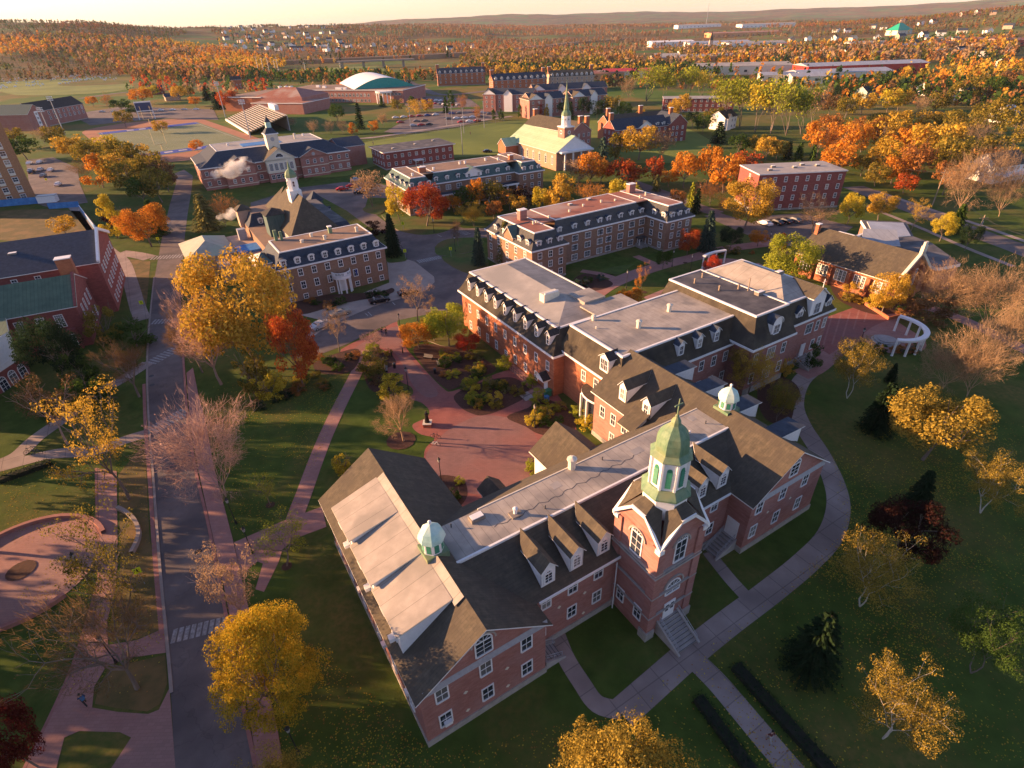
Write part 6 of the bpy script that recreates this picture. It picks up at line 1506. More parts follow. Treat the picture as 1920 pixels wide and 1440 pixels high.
# shrubs in the planting beds
for P, n_, cols in (((872, 738, 978, 722), 17, 'olive lime green yellow goldgreen'), ((880, 766, 940, 748), 9, 'lime olive green yellow'), ((992, 798, 1055, 765), 15, 'green lime olive yellow green'), ((812, 706, 905, 666), 24, 'olive lime rust yellow green goldgreen'), ((690, 722, 735, 665), 16, 'olive green brown'), ((835, 940, 868, 905), 3, 'green lime'), ((600, 690, 665, 665), 6, 'darkgreen green rust'), ((555, 580, 640, 560), 6, 'darkgreen green rust'), ((690, 560, 728, 548), 4, 'darkgreen green'), ((1000, 895, 1008, 870), 2, 'lime'), ((1445, 770, 1480, 720), 6, 'green olive rust'), ((1480, 690, 1500, 680), 2, 'rust green'), ((1580, 590, 1700, 550), 9, 'olive rust green gold'), ((1080, 540, 1135, 520), 6, 'bluegreen green'), ((1340, 475, 1450, 478), 6, 'rust green olive'), ((560, 745, 640, 700), 9, 'olive yellow rust green'), ((620, 680, 640, 700), 2, 'green'), ((470, 775, 540, 740), 5, 'darkgreen brown'), ((180, 700, 260, 660), 5, 'green olive'), ((60, 780, 170, 740), 6, 'green darkgreen'), ((1630, 660, 1720, 662), 6, 'green rust')):
    cols = cols.split()
    for k in range(n_):
        bx = P[0]+(P[2]-P[0])*rnd.random(); by = P[1]+(P[3]-P[1])*rnd.random(); X_, Y_ = G(bx, by); tree_w(X_, Y_, .8+1.3*rnd.random(), 1.4+1.6*rnd.random(), 'shrub', cols[k % len(cols)], False)
for bx, by, w_, h_, c_ in ((945, 690, 3.2, 2.6, 'lime'), (1010, 755, 3, 2.6, 'lime'), (993, 722, 2.6, 2.2, 'lime'), (1100, 800, 3.5, 2.8, 'yellow'), (1085, 780, 3, 2.4, 'lime'), (1120, 790, 2.6, 3.4, 'rust'), (1148, 800, 2.2, 3.6, 'pink'), (700, 665, 3.5, 2.5, 'lime')):
    X_, Y_ = G(bx, by); tree_w(X_, Y_, h_, w_, 'shrub', c_, False)
# big unseen trees added left of the frame to shade the campus
for X_, Y_, h_, w_ in ((-52, 6, 16, 14), (-58, 18, 17, 15), (-60, 33, 18, 15), (-72, 48, 17, 15), (-84, 62, 17, 14), (-50, -6, 15, 13), (-96, 74, 17, 13), (-46, -20, 15, 13), (-84, 30, 19, 16), (-96, 46, 19, 16), (-38, -34, 15, 13), (-80, 8, 19, 16)):
    tree_w(X_, Y_, h_, w_, 'maple', 'olive', True)
# ---- far woods as masses: one object each
def forest(name, n_, area, cols, conif, hr, rg, zc=None, clear=False):
    """area(rg,n)->x,y"""
    x, y = area(rg, n_); k = np.ones(len(x), bool)
    x, y = x[k], y[k]; n = len(x); k = np.ones(n, bool) if not clear else (np.sin(x*.0041+1.1)*np.sin(y*.0052+x*.0017)+.5*np.sin(x*.011+y*.007) > -.35)
    x, y = x[k], y[k]; n = len(x)
    if clear:
        qx = np.array([proj(a, b_, 0)[:2] for a, b_ in zip(x, y)]); kt = ~((qx[:, 0] > 415) & (qx[:, 0] < 670) & (qx[:, 1] > 84) & (qx[:, 1] < 107) & (rg.random(n) < .8)) & ~((qx[:, 0] > 1240) & (qx[:, 0] < 1560) & (qx[:, 1] > 64) & (qx[:, 1] < 92) & (rg.random(n) < .6)); x, y = x[kt], y[kt]; n = len(x)
    z = np.where(np.hypot(x, y) > 500, height(x, y), 0)
    h = rg.uniform(*hr, n); st = .5+.28*np.sin(x*.0047+np.sin(y*.0061)*1.7)*np.cos(y*.0053-x*.0012)+.22*np.sin(x*.013+y*.009); isc = rg.random(n) < conif*(.35+1.3*np.clip(1-st, 0, 1)); r = np.where(isc, h*.16, h*.32)*rg.uniform(.8, 1.25, n)
    m = 15; V = np.zeros((n, m, 4, 3)); ci = (np.clip(st+rg.normal(size=n)*.16, 0, .999)*len(cols)).astype(int)
    a = rg.random((n, m))*2*np.pi; t = (np.arange(m)[None, :]+rg.random((n, m)))/m; zz = np.where(isc[:, None], .1+.9*t, .25+.7*t)
    env = np.where(isc[:, None], (1-t)+.08, np.sqrt(np.clip(1-(2*t-1)**2, .15, 1)))*(.5+.5*rg.random((n, m)))
    px_ = x[:, None]+np.cos(a)*env*r[:, None]*.8; py_ = y[:, None]+np.sin(a)*env*r[:, None]*.8; pz = z[:, None]+zz*h[:, None]
    c = np.stack([px_, py_, pz], -1); nr = np.stack([np.cos(a), np.sin(a), .5+0*a], -1)+rg.normal(size=(n, m, 3))*.4; nr /= np.linalg.norm(nr, axis=-1)[..., None]
    tt = np.cross(nr, rg.normal(size=(n, m, 3))); tt /= np.linalg.norm(tt, axis=-1)[..., None]; bb = np.cross(nr, tt); s = (r[:, None]*rg.uniform(.26, .55, (n, m)))[..., None]*np.where(isc[:, None, None], .6, 1)
    V[:, :, 0] = c-tt*s; V[:, :, 1] = c-bb*s*.8; V[:, :, 2] = c+tt*s; V[:, :, 3] = c+bb*s*.8
    mats = [LEAF[q] for q in cols]+[LEAF['darkgreen'], LEAF['green']]
    me = quadmesh(name, V.reshape(-1, 3), mats); mi = np.where(isc, len(cols)+(rg.random(n) < .4), ci); me.polygons.foreach_set('material_index', np.repeat(mi, m).astype(np.int32)); me.update()
    o = bpy.data.objects.new(name, me); C.objects.link(o); return o
def pxarea(polys, jitter=0):
    """uniform over picture regions weighted by ground area, done in world metres"""
    def f(rg, n):
        X_, Y_ = [], []
        P = [[Vector(G(*p)) for p in q] for q in polys]; ar = []
        for q in P:
            a = 0
            for i in range(len(q)): a += q[i].x*q[(i+1) % len(q)].y-q[(i+1) % len(q)].x*q[i].y
            ar.append(abs(a)/2)
        tot = sum(ar)
        for q, a in zip(P, ar):
            k = int(n*a/tot)+1; xs = np.array([v.x for v in q]); ys = np.array([v.y for v in q]); got = 0
            while got < k:
                x = rg.uniform(xs.min(), xs.max(), k*3); y = rg.uniform(ys.min(), ys.max(), k*3); ins = np.zeros(k*3, bool); j = len(xs)-1
                for i in range(len(xs)):
                    cond = ((ys[i] > y) != (ys[j] > y)); xi = (xs[j]-xs[i])*(y-ys[i])/((ys[j]-ys[i])+1e-9)+xs[i]; ins ^= cond & (x < xi); j = i
                x, y = x[ins], y[ins]; X_ += x[:k-got].tolist(); Y_ += y[:k-got].tolist(); got = len(X_)-sum(0 for _ in ()) if len(P) == 1 else got+min(len(x), k-got)
        return np.array(X_), np.array(Y_)
    return f
rg = np.random.default_rng(5)
W1 = forest('wood', 2600, pxarea([[(0, 118), (150, 110), (420, 106), (520, 116), (540, 128), (430, 152), (330, 160), (250, 150), (215, 135), (120, 124), (0, 130)]]), ['gold', 'orange', 'tan', 'olive', 'rust'], .1, (8, 15), rg)
tag(W1, 'golden wood of young trees behind the stadium and cemetery', 'wood', kind='stuff')
W2 = forest('conifer_belt', 900, pxarea([[(240, 150), (430, 152), (560, 158), (700, 160), (720, 152), (560, 146), (420, 140), (300, 138)]]), ['darkgreen', 'green', 'rust', 'brown'], .55, (8, 14), rg)
tag(W2, 'dark belt of conifers along the road beyond the stadium', 'wood', kind='stuff')
W3 = forest('wood', 2600, pxarea([[(890, 102), (1000, 100), (1180, 105), (1200, 118), (1330, 122), (1330, 132), (1150, 132), (980, 132), (900, 126), (860, 118)], [(1240, 100), (1600, 96), (1900, 92), (1900, 118), (1600, 124), (1300, 118)]]), ['gold', 'rust', 'tan', 'olive', 'brown'], .35, (8, 15), rg)
tag(W3, 'rusty and dark green wood behind the brick residences', 'wood', kind='stuff')
def sector(a0_, a1_, r0_, r1_):
    def f(rg, n): th_ = np.radians(rg.uniform(a0_, a1_, n)); r = np.sqrt(rg.uniform(r0_**2, r1_**2, n)); return r*np.sin(th_), r*np.cos(th_)
    return f
for nm_, lb_, n_, s_, cols_, cf in (('wooded_hill', 'autumn woodland covering the long hill at upper left', 20000, (-52, -12, 1100, 3300), ['green', 'farolive', 'brown', 'farolive', 'farrust', 'farred'], .6), ('wooded_plain', 'distant autumn woodland below the blue ridge', 17000, (-14, 26, 1250, 4000), ['farolive', 'brown', 'farrust', 'tan', 'farred', 'rust'], .5), ('wooded_rise', 'autumn woodland rising at the upper right', 11000, (24, 52, 1000, 3400), ['farolive', 'brown', 'farrust', 'farred', 'olive', 'rust'], .5)):
    tag(forest(nm_, n_, sector(*s_), cols_, cf, (7, 13), rg, clear=True), lb_, 'woodland', kind='stuff')
for lb_, q_, n_, cols_ in (('scattered trees among the houses of the far left town', [(410, 92), (900, 88), (900, 108), (600, 122), (420, 112)], 700, ['gold', 'orange', 'darkgreen', 'rust']), ('scattered trees among warehouses at upper right', [(1280, 88), (1900, 80), (1900, 200), (1760, 190), (1600, 172), (1400, 150), (1300, 130)], 1500, ['gold', 'orange', 'darkgreen', 'green', 'rust', 'olive']), ('loose trees along the roads at upper left', [(230, 158), (420, 152), (760, 165), (790, 178), (560, 172), (420, 190), (240, 178)], 170, ['gold', 'orange', 'darkgreen', 'green', 'red', 'tan']), ('autumn trees thick behind the golden trees at right', [(1560, 170), (1920, 120), (1920, 215), (1760, 205), (1640, 195), (1560, 200)], 420, ['gold', 'orange', 'olive', 'green', 'rust', 'darkgreen']), ('hedgerow trees beyond the residences', [(880, 128), (1350, 130), (1350, 150), (1100, 150), (900, 140)], 600, ['gold', 'rust', 'green', 'darkgreen'])):
    tag(forest('scattered_trees', n_, pxarea([q_]), cols_, .3, (6, 12), rg), lb_, 'trees', kind='stuff')
# fallen leaves on the near lawns
def litter(n, polys, rg):
    x, y = pxarea(polys)(rg, n); k = rg.random(len(x)) < np.clip(.08+.9*(.5+.5*np.sin(x*.22+np.sin(y*.31)*1.4)*np.cos(y*.19+np.sin(x*.17)))**2.2, 0, 1); x, y = x[k], y[k]; n = len(x); s = rg.uniform(.04, .10, n); a = rg.random(n)*6.28; V = np.zeros((n, 4, 3))
    for q in range(4): V[:, q, 0] = x+s*np.cos(a+q*1.57)*(1 if q % 2 else .7); V[:, q, 1] = y+s*np.sin(a+q*1.57)*(1 if q % 2 else .7); V[:, q, 2] = .05+rg.random(n)*.02
    me = quadmesh('fallen_leaves', V.reshape(-1, 3), [LEAF['gold'], LEAF['yellow'], LEAF['rust']]); me.polygons.foreach_set('material_index', rg.integers(0, 3, n).astype(np.int32)); me.update()
    o = bpy.data.objects.new('fallen_leaves', me); C.objects.link(o); return o
tag(litter(38000, [[(480, 1120), (700, 1300), (810, 1410), (1150, 1340), (1280, 1250), (1450, 1120), (1580, 1000), (1560, 850), (1700, 700), (1920, 800), (1920, 1440), (480, 1440)]], rg), 'yellow leaves scattered over the shaded lawns around the brick hall', 'leaf litter', kind='stuff')
tag(litter(16000, [[(400, 720), (600, 700), (660, 700), (560, 960), (440, 1010), (420, 900)], [(0, 880), (280, 850), (320, 1300), (60, 1300)]], rg), 'fallen leaves on the lawns beside the campus road', 'leaf litter', kind='stuff')
# overlapping autumn crowns filling the right-hand slope and town, and the left mid distance
for lb_, q_, n_, cols_, cf in (('autumn tree belt between the poplars and the red warehouses', [(1100, 165), (1240, 150), (1400, 158), (1700, 172), (1920, 200), (1920, 225), (1700, 190), (1540, 185), (1300, 172)], 260, ['gold', 'olive', 'rust', 'green', 'brown', 'orange'], .2), ('mixed trees along the road behind the sports centre', [(560, 150), (760, 158), (880, 150), (900, 140), (700, 142), (560, 140)], 300, ['gold', 'green', 'rust', 'darkgreen', 'brown'], .3), ('brown scrub below the highway', [(840, 132), (960, 128), (1200, 132), (1300, 140), (1100, 146), (900, 144)], 800, ['tan', 'rust', 'brown', 'gold'], .15)):
    tag(forest('tree_belt', n_, pxarea([q_]), cols_, cf, (6, 11), rg), lb_, 'trees', kind='stuff')
T('''
1575 330 270 66 maple orange
1555 265 212 50 maple rust
1605 268 222 46 maple gold
1640 252 210 46 maple olive
1720 290 232 60 maple orange
1755 285 235 56 maple gold
1815 320 262 66 maple gold
1845 330 275 60 maple rust
1870 310 250 66 maple olive
1900 325 270 60 maple gold
1780 250 205 50 maple olive
1740 245 205 46 maple gold
1850 235 190 50 maple olive
1885 215 175 46 maple green
1680 345 290 54 maple orange
1640 350 305 44 maple olive
1128 345 300 44 maple orange
1140 400 355 40 maple gold
1060 372 330 44 maple gold
1195 345 310 34 maple rust
1255 350 315 34 maple orange
1385 345 300 44 maple red
1270 395 355 34 maple rust
1360 400 362 34 bushy rust
1420 350 315 36 maple gold
1460 300 262 40 maple olive
1340 240 200 40 maple olive
1200 240 205 34 maple gold
850 398 365 36 maple orange
925 410 375 34 maple rust
970 400 365 36 maple gold
1540 345 315 36 maple rust
300 250 225 30 maple gold
230 240 205 34 maple olive
60 225 195 34 maple green
''')
# ================================================================== street furniture, cars, people
def proto_copy(root, loc, rz, label, group=None):
    r = root.copy(); C.objects.link(r); r.location = (*loc, 0)[:3]; r.rotation_euler = (0, 0, rz); r['label'] = label
    if group: r['group'] = group
    for ch in list(root.children):
        c = ch.copy(); C.objects.link(c); c.parent = r
        for g_ in ch.children:
            d = g_.copy(); C.objects.link(d); d.parent = c
    return r
def place(first, used, loc, rz, label, group=None):
    if not used.get(first.name): 
        used[first.name] = 1; first.location = (*loc, 0)[:3]; first.rotation_euler = (0, 0, rz); first['label'] = label
        if group: first['group'] = group
        return first
    return proto_copy(first, loc, rz, label, group)
USED = {}
# lamps
lamp = thing('street_lamp', '', 'street lamp')
MB().ring((0, 0), [(.16, 0), (.16, .12), (.1, .5), (.06, .6), (.05, 3.6)], 8, 'black').build('pole', lamp)
b = MB(); b.ring((0, 0), [(.05, 3.6), (.14, 3.66), (.2, 4.1), (.22, 4.14)], 6, ['black', 'glass_lit', 'black']); b.ring((0, 0), [(.25, 4.14), (.12, 4.32), (.03, 4.5)], 6, 'black'); b.build('lantern', lamp)
for bx, by, lb in ((752, 625, 'black street lamp at the drive edge beside the orange garden tree'), (766, 730, 'black street lamp beside the brick plaza walk above the bare tree'), (828, 905, 'black street lamp by the small bed behind the west wing roof'), (1003, 802, 'black street lamp in the shrub bed near the curved porch'), (443, 982, 'black street lamp on the lawn right of the sidewalk'), (474, 1037, 'black street lamp where the brick path meets the sidewalk'), (165, 1085, 'black street lamp beside the curved wall of the brick circle'), (218, 1242, 'black street lamp beside the bare tree on the verge'), (560, 1412, 'black street lamp on the lawn below the big yellow maple'), (854, 472, 'black street lamp on the round lawn by the drive'), (814, 437, 'black street lamp on the island in front of the red maple'), (1174, 540, 'black street lamp on the brick walk left of the sapling'), (1260, 500, 'black street lamp on the brick walk below the residence wing'), (1440, 465, 'black street lamp at the right end of the brick walk'), (1608, 655, 'black street lamp beside the curving walk near the east plaza'), (1294, 510, 'black street lamp left of the straight pergola'), (1716, 590, 'black street lamp at the raised planter by the library'), (1310, 372, 'black street lamp by the lane behind the red roofed residence')):
    place(lamp, USED, G(bx, by), rnd.random(), lb, 'black lantern street lamps')
# crossing signs
sg = thing('crossing_sign', '', 'road sign'); MB().tube((0, 0, 0), (0, 0, 2.6), .035, .035, 'grey', 6).build('post', sg); b = MB(); b.box(-.38, .38, -.06, -.03, 1.9, 2.75, 'signyellow')
b.ring((0.02, -.075), [(.07, 2.5), (.07, 2.5)], 4, 'black') if 0 else None
b.box(-.04, .06, -.065, -.06, 2.48, 2.6, 'black'); b.box(-.07, .09, -.065, -.06, 2.25, 2.46, 'black'); b.ext([(-.02, -.065, 2.25), (-.16, -.065, 2.02), (-.1, -.065, 2.02), (.05, -.065, 2.25)], (0, .005, 0), 'black'); b.ext([(.0, -.065, 2.25), (.12, -.065, 2.02), (.18, -.065, 2.02), (.08, -.065, 2.25)], (0, .005, 0), 'black'); b.build('sign_panel', sg)
for bx, by, rz, lb in ((761, 486, .1, 'yellow crossing sign left of the crosswalk on the drive'), (846, 482, -.2, 'yellow crossing sign on the lawn right of the drive crosswalk'), (757, 433, .1, 'yellow crossing sign below the bright yellow tree'), (272, 585, .3, 'yellow crossing sign by the dark lower bed left of the road'), (272, 1095, .5, 'yellow crossing sign among bare trees left of the road'), (301, 462, .2, 'yellow crossing sign under the orange maple'), (91, 347, .2, 'yellow crossing sign in the left car park')):
    place(sg, USED, G(bx, by), rz, lb, 'fluorescent yellow crossing signs')
# cars
def make_car(paint_, name='parked_car'):
    root = thing(name, '', 'car'); b = MB()
    prof = [(-2.25, .35), (-2.3, .75), (-2.15, .95), (-1.55, 1.05), (-.95, 1.45), (.45, 1.47), (1.15, 1.02), (2.1, .88), (2.3, .65), (2.25, .32)]
    for w0, w1, pf in ((.86, .86, None),):
        n = len(prof); Lp, Rp = [], []
        for x, z in prof:
            y = .88 if z < 1.1 else .68
            Lp.append((x, y, z)); Rp.append((x, -y, z))
        for i in range(n-1): b.face([Rp[i], Lp[i], Lp[i+1], Rp[i+1]][::-1], paint_)
        lo = [i for i in range(n) if prof[i][1] < 1.1]
        b.face([Lp[i] for i in lo], paint_); b.face([Rp[i] for i in lo][::-1], paint_); b.face([Lp[0], Rp[0], Rp[-1], Lp[-1]], 'black')
        for s_, P_ in ((1, Lp), (-1, Rp)): b.face([P_[3], P_[4], P_[5], P_[6]][::s_], paint_)
    b.build('body', root)
    b = MB(); e = .012
    b.face([(-1.5, .78, 1.07+e), (-.98, .62, 1.42+e), (-.98, -.62, 1.42+e), (-1.5, -.78, 1.07+e)], 'glass'); b.face([(.5, .62, 1.44+e), (1.1, .78, 1.04+e), (1.1, -.78, 1.04+e), (.5, -.62, 1.44+e)], 'glass'); b.build('windscreen', root)
    for s_ in (-1, 1):
        b = MB(); b.face([(-1.35, s_*.86, 1.08), (-.9, s_*.705, 1.4), (.4, s_*.705, 1.4), (.95, s_*.86, 1.06)], 'glass'); b.build('side_window', root)
    for x in (-1.4, 1.42):
        for s_ in (-1, 1):
            b = MB(); b.tube((x, s_*.7, .33), (x, s_*.9, .33), .33, .33, 'black', 14); b.tube((x, s_*.9, .33), (x, s_*.915, .33), .19, .19, 'grey', 10); b.build('wheel', root)
    for s_ in (-1, 1):
        MB().box(2.18, 2.3, s_*.7-.16, s_*.7+.16, .62, .76, 'glass_lit').build('headlight', root); MB().box(-2.31, -2.2, s_*.7-.14, s_*.7+.14, .75, .9, 'redpaint').build('tail_light', root)
    return root
def carpaint(n, c): return noise_mat(n, tuple(x*.9 for x in c), c, 2, .25, spec=.7)
for n_, c_ in (('car_black', (.015, .015, .018)), ('car_silver', (.42, .43, .45)), ('car_white', (.75, .75, .74)), ('car_red', (.4, .02, .02)), ('car_blue', (.03, .07, .25)), ('car_tan', (.4, .35, .27)), ('car_grey', (.12, .125, .13))): M[n_] = carpaint(n_, c_)
CARS = {}
def car(px, py, ang, colr, label, group=None):
    if colr not in CARS: CARS[colr] = make_car('car_'+colr); place(CARS[colr], USED, G(px, py), R(ang), label, group); return
    proto_copy(CARS[colr], G(px, py), R(ang), label, group)
car(712, 567, 26, 'black', 'black sedan parked in front of the white portico'); car(765, 552, 28, 'black', 'black car half hidden by the thin orange tree on the drive')
car(602, 614, 50, 'silver', 'silver car parked beside the red maple'); car(638, 591, 35, 'tan', 'tan car under the thin tree left of the black sedan')
for x, y, c, l in ((642, 357, 'red', 'red car on the drive behind the copper cupola'), (660, 351, 'red', 'second red car on the drive, nearer the bare tan tree'), (675, 363, 'black', 'black car beside the blue one behind the copper cupola'), (680, 358, 'blue', 'blue car behind the copper cupola'), (668, 340, 'silver', 'silver car under the tan tree by the clock tower hall')): car(x, y, 20, c, l)
for i, (x, y, c) in enumerate(((56, 308, 'white'), (59, 322, 'silver'), (75, 306, 'white'), (61, 325, 'black'), (77, 320, 'silver'), (96, 321, 'white'), (110, 348, 'white'), (82, 332, 'grey'))): car(x, y, 110, c, f'{c} car in the left car park, {["first", "second", "third", "fourth", "fifth", "sixth", "seventh", "eighth"][i]} counted from the brown tower block', 'cars in the left car park')
for i, (x, y, c) in enumerate(((1434, 422, 'white'), (1455, 420, 'black'), (1471, 418, 'black'), (1489, 416, 'grey'))): car(x, y, 115, c, f'{["white car", "black car next to the white one", "black car next to the grey one", "dark grey car"][i]} parked in front of the deep red block', 'cars in front of the red block')
NTH = ['first', 'second', 'third', 'fourth', 'fifth', 'sixth', 'seventh', 'eighth', 'ninth', 'tenth', 'eleventh', 'twelfth']
k_ = 0
for row, (y0, dy) in enumerate(((222, -.10), (231, -.1), (238, -.12))):
    for j in range(11):
        if rnd.random() < .2: continue
        x = 742+j*15+row*9; c = rnd.choice(['white', 'silver', 'black', 'blue', 'red', 'grey']); car(x, y0-j*1.1, 20, c, f'{c} car, {NTH[j]} from the left in the {["back", "middle", "front"][row]} row beside the playing field', 'cars in the rows beside the playing field')
for row, (x0, y0) in enumerate(((775, 187), (790, 194))):
    for j in range(9): c = rnd.choice(['white', 'silver', 'black', 'red', 'grey']); car(x0+j*8.5, y0+j*.5, 60, c, f'{c} car, {NTH[j]} from the left in the {["far", "near"][row]} row outside the sports centre', 'cars outside the sports centre')
for j in range(9): c = rnd.choice(['white', 'silver', 'black', 'grey']); car(192+j*22, 211-j*.6, 5, c, f'{c} car, {NTH[j]} from the left in the line behind the scoreboard', 'cars behind the scoreboard')
for x, y, c, l in ((914, 286, 'black', 'dark car between the colonnaded residence and chapel'), (905, 213, 'silver', 'silver car at the right end of the field car park'), (918, 215, 'grey', 'grey car on the lane by the field')): car(x, y, 10, c, l)
# people (skinned bodies)
def person(px, py, rz, shirt, trousers, label, stride=.16, bag=None):
    X_, Y_ = G(px, py); root = thing('person', label, 'person', (X_, Y_), R(rz))
    def skin(name, V, E, rad, mat, root_i=0, parent=root):
        me = bpy.data.meshes.new(name); me.from_pydata(V, E, []); o = bpy.data.objects.new(name, me); C.objects.link(o); o.parent = parent
        sk = o.modifiers.new('s', 'SKIN'); me.skin_vertices  # layer
        for i, r in enumerate(rad): me.skin_vertices[0].data[i].radius = (r, r*.85)
        me.skin_vertices[0].data[root_i].use_root = True; o.modifiers.new('u', 'SUBSURF').levels = 1; o.modifiers['u'].render_levels = 1; me.materials.append(M[mat]); sk.use_smooth_shade = True; return o
    s = stride
    V = [(0, 0, .95), (0, 0, 1.15), (0, 0, 1.38), (0, 0, 1.5), (0, .02, 1.62), (0, .02, 1.74), (-.18, 0, 1.40), (-.24, s, 1.12), (-.22, s*1.8, .88), (.18, 0, 1.40), (.24, -s, 1.12), (.22, -s*.6, .86), (-.1, 0, .9), (-.1, -s, .5), (-.1, -s*2, .09), (-.1, -s*2+.14, .05), (.1, 0, .9), (.1, s*1.2, .5), (.1, s*1.6, .09), (.1, s*1.6+.14, .05)]
    E = [(0, 1), (1, 2), (2, 3), (3, 4), (4, 5), (2, 6), (6, 7), (7, 8), (2, 9), (9, 10), (10, 11), (0, 12), (12, 13), (13, 14), (14, 15), (0, 16), (16, 17), (17, 18), (18, 19)]
    skin('body', V, E, [.14, .13, .15, .06, .095, .08, .07, .05, .04, .07, .05, .04, .1, .065, .045, .04, .1, .065, .045, .04], 'skin')
    skin('jacket', [V[0], V[1], V[2], V[6], V[7], V[9], V[10]], [(0, 1), (1, 2), (2, 3), (3, 4), (2, 5), (5, 6)], [.165, .16, .175, .09, .07, .09, .07], shirt)
    skin('trousers', [V[0], V[12], V[13], V[14], V[16], V[17], V[18]], [(0, 1), (1, 2), (2, 3), (0, 4), (4, 5), (5, 6)], [.15, .115, .085, .065, .115, .085, .065], trousers)
    b = MB(); b.ring((0, .0), [(.04, 1.6), (.105, 1.66), (.11, 1.74), (.07, 1.82), (.02, 1.84)], 10, 'bronze'); b.build('hair', root, True)
    if bag: MB().box(-.15, .15, -.3, -.14, 1.05, 1.45, bag).build('backpack', root)
    return root
M['navy'] = plain('navy_cloth', (.02, .05, .12), .9); M['bluecloth'] = plain('blue_cloth', (.03, .16, .35), .9); M['darkcloth'] = plain('dark_cloth', (.02, .02, .022), .9); M['redcloth'] = plain('dark_red_cloth', (.10, .02, .02), .9); M['palecloth'] = plain('pale_cloth', (.35, .33, .32), .9)
person(163, 1321, 60, 'navy', 'darkcloth', 'person in dark clothes with blue backpack on the lower left brick path', bag='bluecloth')
person(1441, 1390, 30, 'redcloth', 'palecloth', 'person in dark red top and pale trousers on the lower right walk')
person(717, 628, 170, 'darkcloth', 'navy', 'person in black, left one of two at the plaza entrance'); person(724.5, 629, 190, 'darkcloth', 'darkcloth', 'person in black, right one of two at the plaza entrance')
person(1020, 253, 0, 'darkcloth', 'darkcloth', 'distant person on the playing field left of the chapel'); person(700, 272, 0, 'navy', 'darkcloth', 'distant person on the playing field behind the flat brick hall'); person(882, 253, 0, 'darkcloth', 'darkcloth', 'distant person in the middle of the playing field')
# bicycles
def bike(px, py, rz, col_, label):
    root = thing('bicycle', label, 'bicycle', G(px, py), R(rz)); b = MB()
    for x in (-.52, .52):
        b = MB(); n = 16
        for i in range(n):
            a, c = 2*math.pi*i/n, 2*math.pi*(i+1)/n; b.tube((x+.33*math.cos(a), 0, .34+.33*math.sin(a)), (x+.33*math.cos(c), 0, .34+.33*math.sin(c)), .03, .03, 'black', 4)
            if i % 2 == 0: b.tube((x, 0, .34), (x+.32*math.cos(a), 0, .34+.32*math.sin(a)), .006, .006, 'grey', 3)
        b.build('wheel', root)
    b = MB(); 
    for p, q in (((-.52, 0, .34), (-.1, 0, .32)), ((-.1, 0, .32), (-.22, 0, .85)), ((-.52, 0, .34), (-.2, 0, .75)), ((-.2, 0, .75), (.32, 0, .82)), ((-.1, 0, .32), (.34, 0, .78)), ((.34, 0, .92), (.52, 0, .34))): b.tube(p, q, .028, .028, col_, 6)
    b.build('frame', root); MB().tube((.3, -.28, 1.0), (.3, .28, 1.0), .02, .02, 'black', 6).tube((.34, 0, .9), (.3, 0, 1.0), .02, .02, 'black', 6).build('handlebar', root); MB().box(-.36, -.1, -.07, .07, .86, .92, 'black').build('saddle', root)
M['navyp'] = plain('dark_blue_paint', (.02, .04, .12), .4)
bike(816, 836, -15, 'white', 'white framed bicycle on the plaza edge, nearer of two'); bike(817, 822, -15, 'black', 'black bicycle on the plaza edge, farther of two')
bike(70, 852, 10, 'navyp', 'dark bicycle at the path fork on the left, right one of two'); bike(58, 848, 60, 'black', 'black bicycle at the path fork on the left, left one of two')
# statue on a brick plinth
root = thing('statue', 'dark robed bronze statue standing on a low brick plinth in the plaza', 'statue', G(802, 798)); MB().box(-.6, .6, -.6, .6, 0, .6, 'brick_orange').box(-.68, .68, -.68, .68, .6, .7, 'cream').build('plinth', root)
b = MB(); b.ring((0, 0), [(.42, .7), (.36, 1.0), (.27, 1.6), (.25, 2.0), (.32, 2.2), (.28, 2.35), (.09, 2.42), (.09, 2.5), (.14, 2.58), (.14, 2.72), (.05, 2.82)], 12, 'bronze', sy=.8); b.tube((-.28, 0, 2.25), (-.2, .25, 1.85), .08, .06, 'bronze'); b.tube((.28, 0, 2.25), (.2, .25, 1.85), .08, .06, 'bronze'); b.build('figure', root, True)
# benches, bins, bollards
def bench(px, py, rz, label):
    root = thing('bench', label, 'bench', G(px, py), R(rz)); MB().box(-.9, .9, -.22, .22, .42, .47, 'wood').build('seat', root); MB().box(-.9, .9, .2, .25, .5, .9, 'wood').build('backrest', root)
    for s_ in (-1, 1): MB().box(s_*.8-.04, s_*.8+.04, -.2, .24, 0, .42, 'black').build('leg', root)
bench(803, 673, -20, 'dark bench in the paved bay below the orange garden tree'); bench(822, 684, -75, 'dark bench facing left in the same paved bay'); bench(742, 714, 160, 'dark bench on the left bay of the plaza walk'); bench(725, 694, 100, 'dark bench beside the litter bin on the plaza walk')
def bin_(px, py, label, h_=1.0, r_=.28):
    root = thing('litter_bin', label, 'litter bin', G(px, py)); MB().ring((0, 0), [(r_*.9, 0), (r_, h_*.9), (r_*.8, h_)], 12, 'black').build('body', root); MB().ring((0, 0), [(r_*1.05, h_*.92), (r_*.6, h_*1.08)], 12, 'darkgrey').build('lid', root)
bin_(740, 690, 'black litter bin beside the plaza walk'); bin_(816, 700, 'black litter bin by the paved bench bay')
def simple(b, name, label, cat, loc, rz=0, group=None, **k): o = b.build(name); o.location = (*loc, 0)[:3]; o.rotation_euler = (0, 0, R(rz)); tag(o, label, cat, group); return o
for px, py, lb in ((735, 669, 'black bollard at the plaza entrance, left one'), (755.5, 662, 'black bollard at the plaza entrance, right one')): simple(MB().ring((0, 0), [(.12, 0), (.1, 1.0), (.05, 1.1)], 8, 'black'), 'bollard', lb, 'bollard', G(px, py))
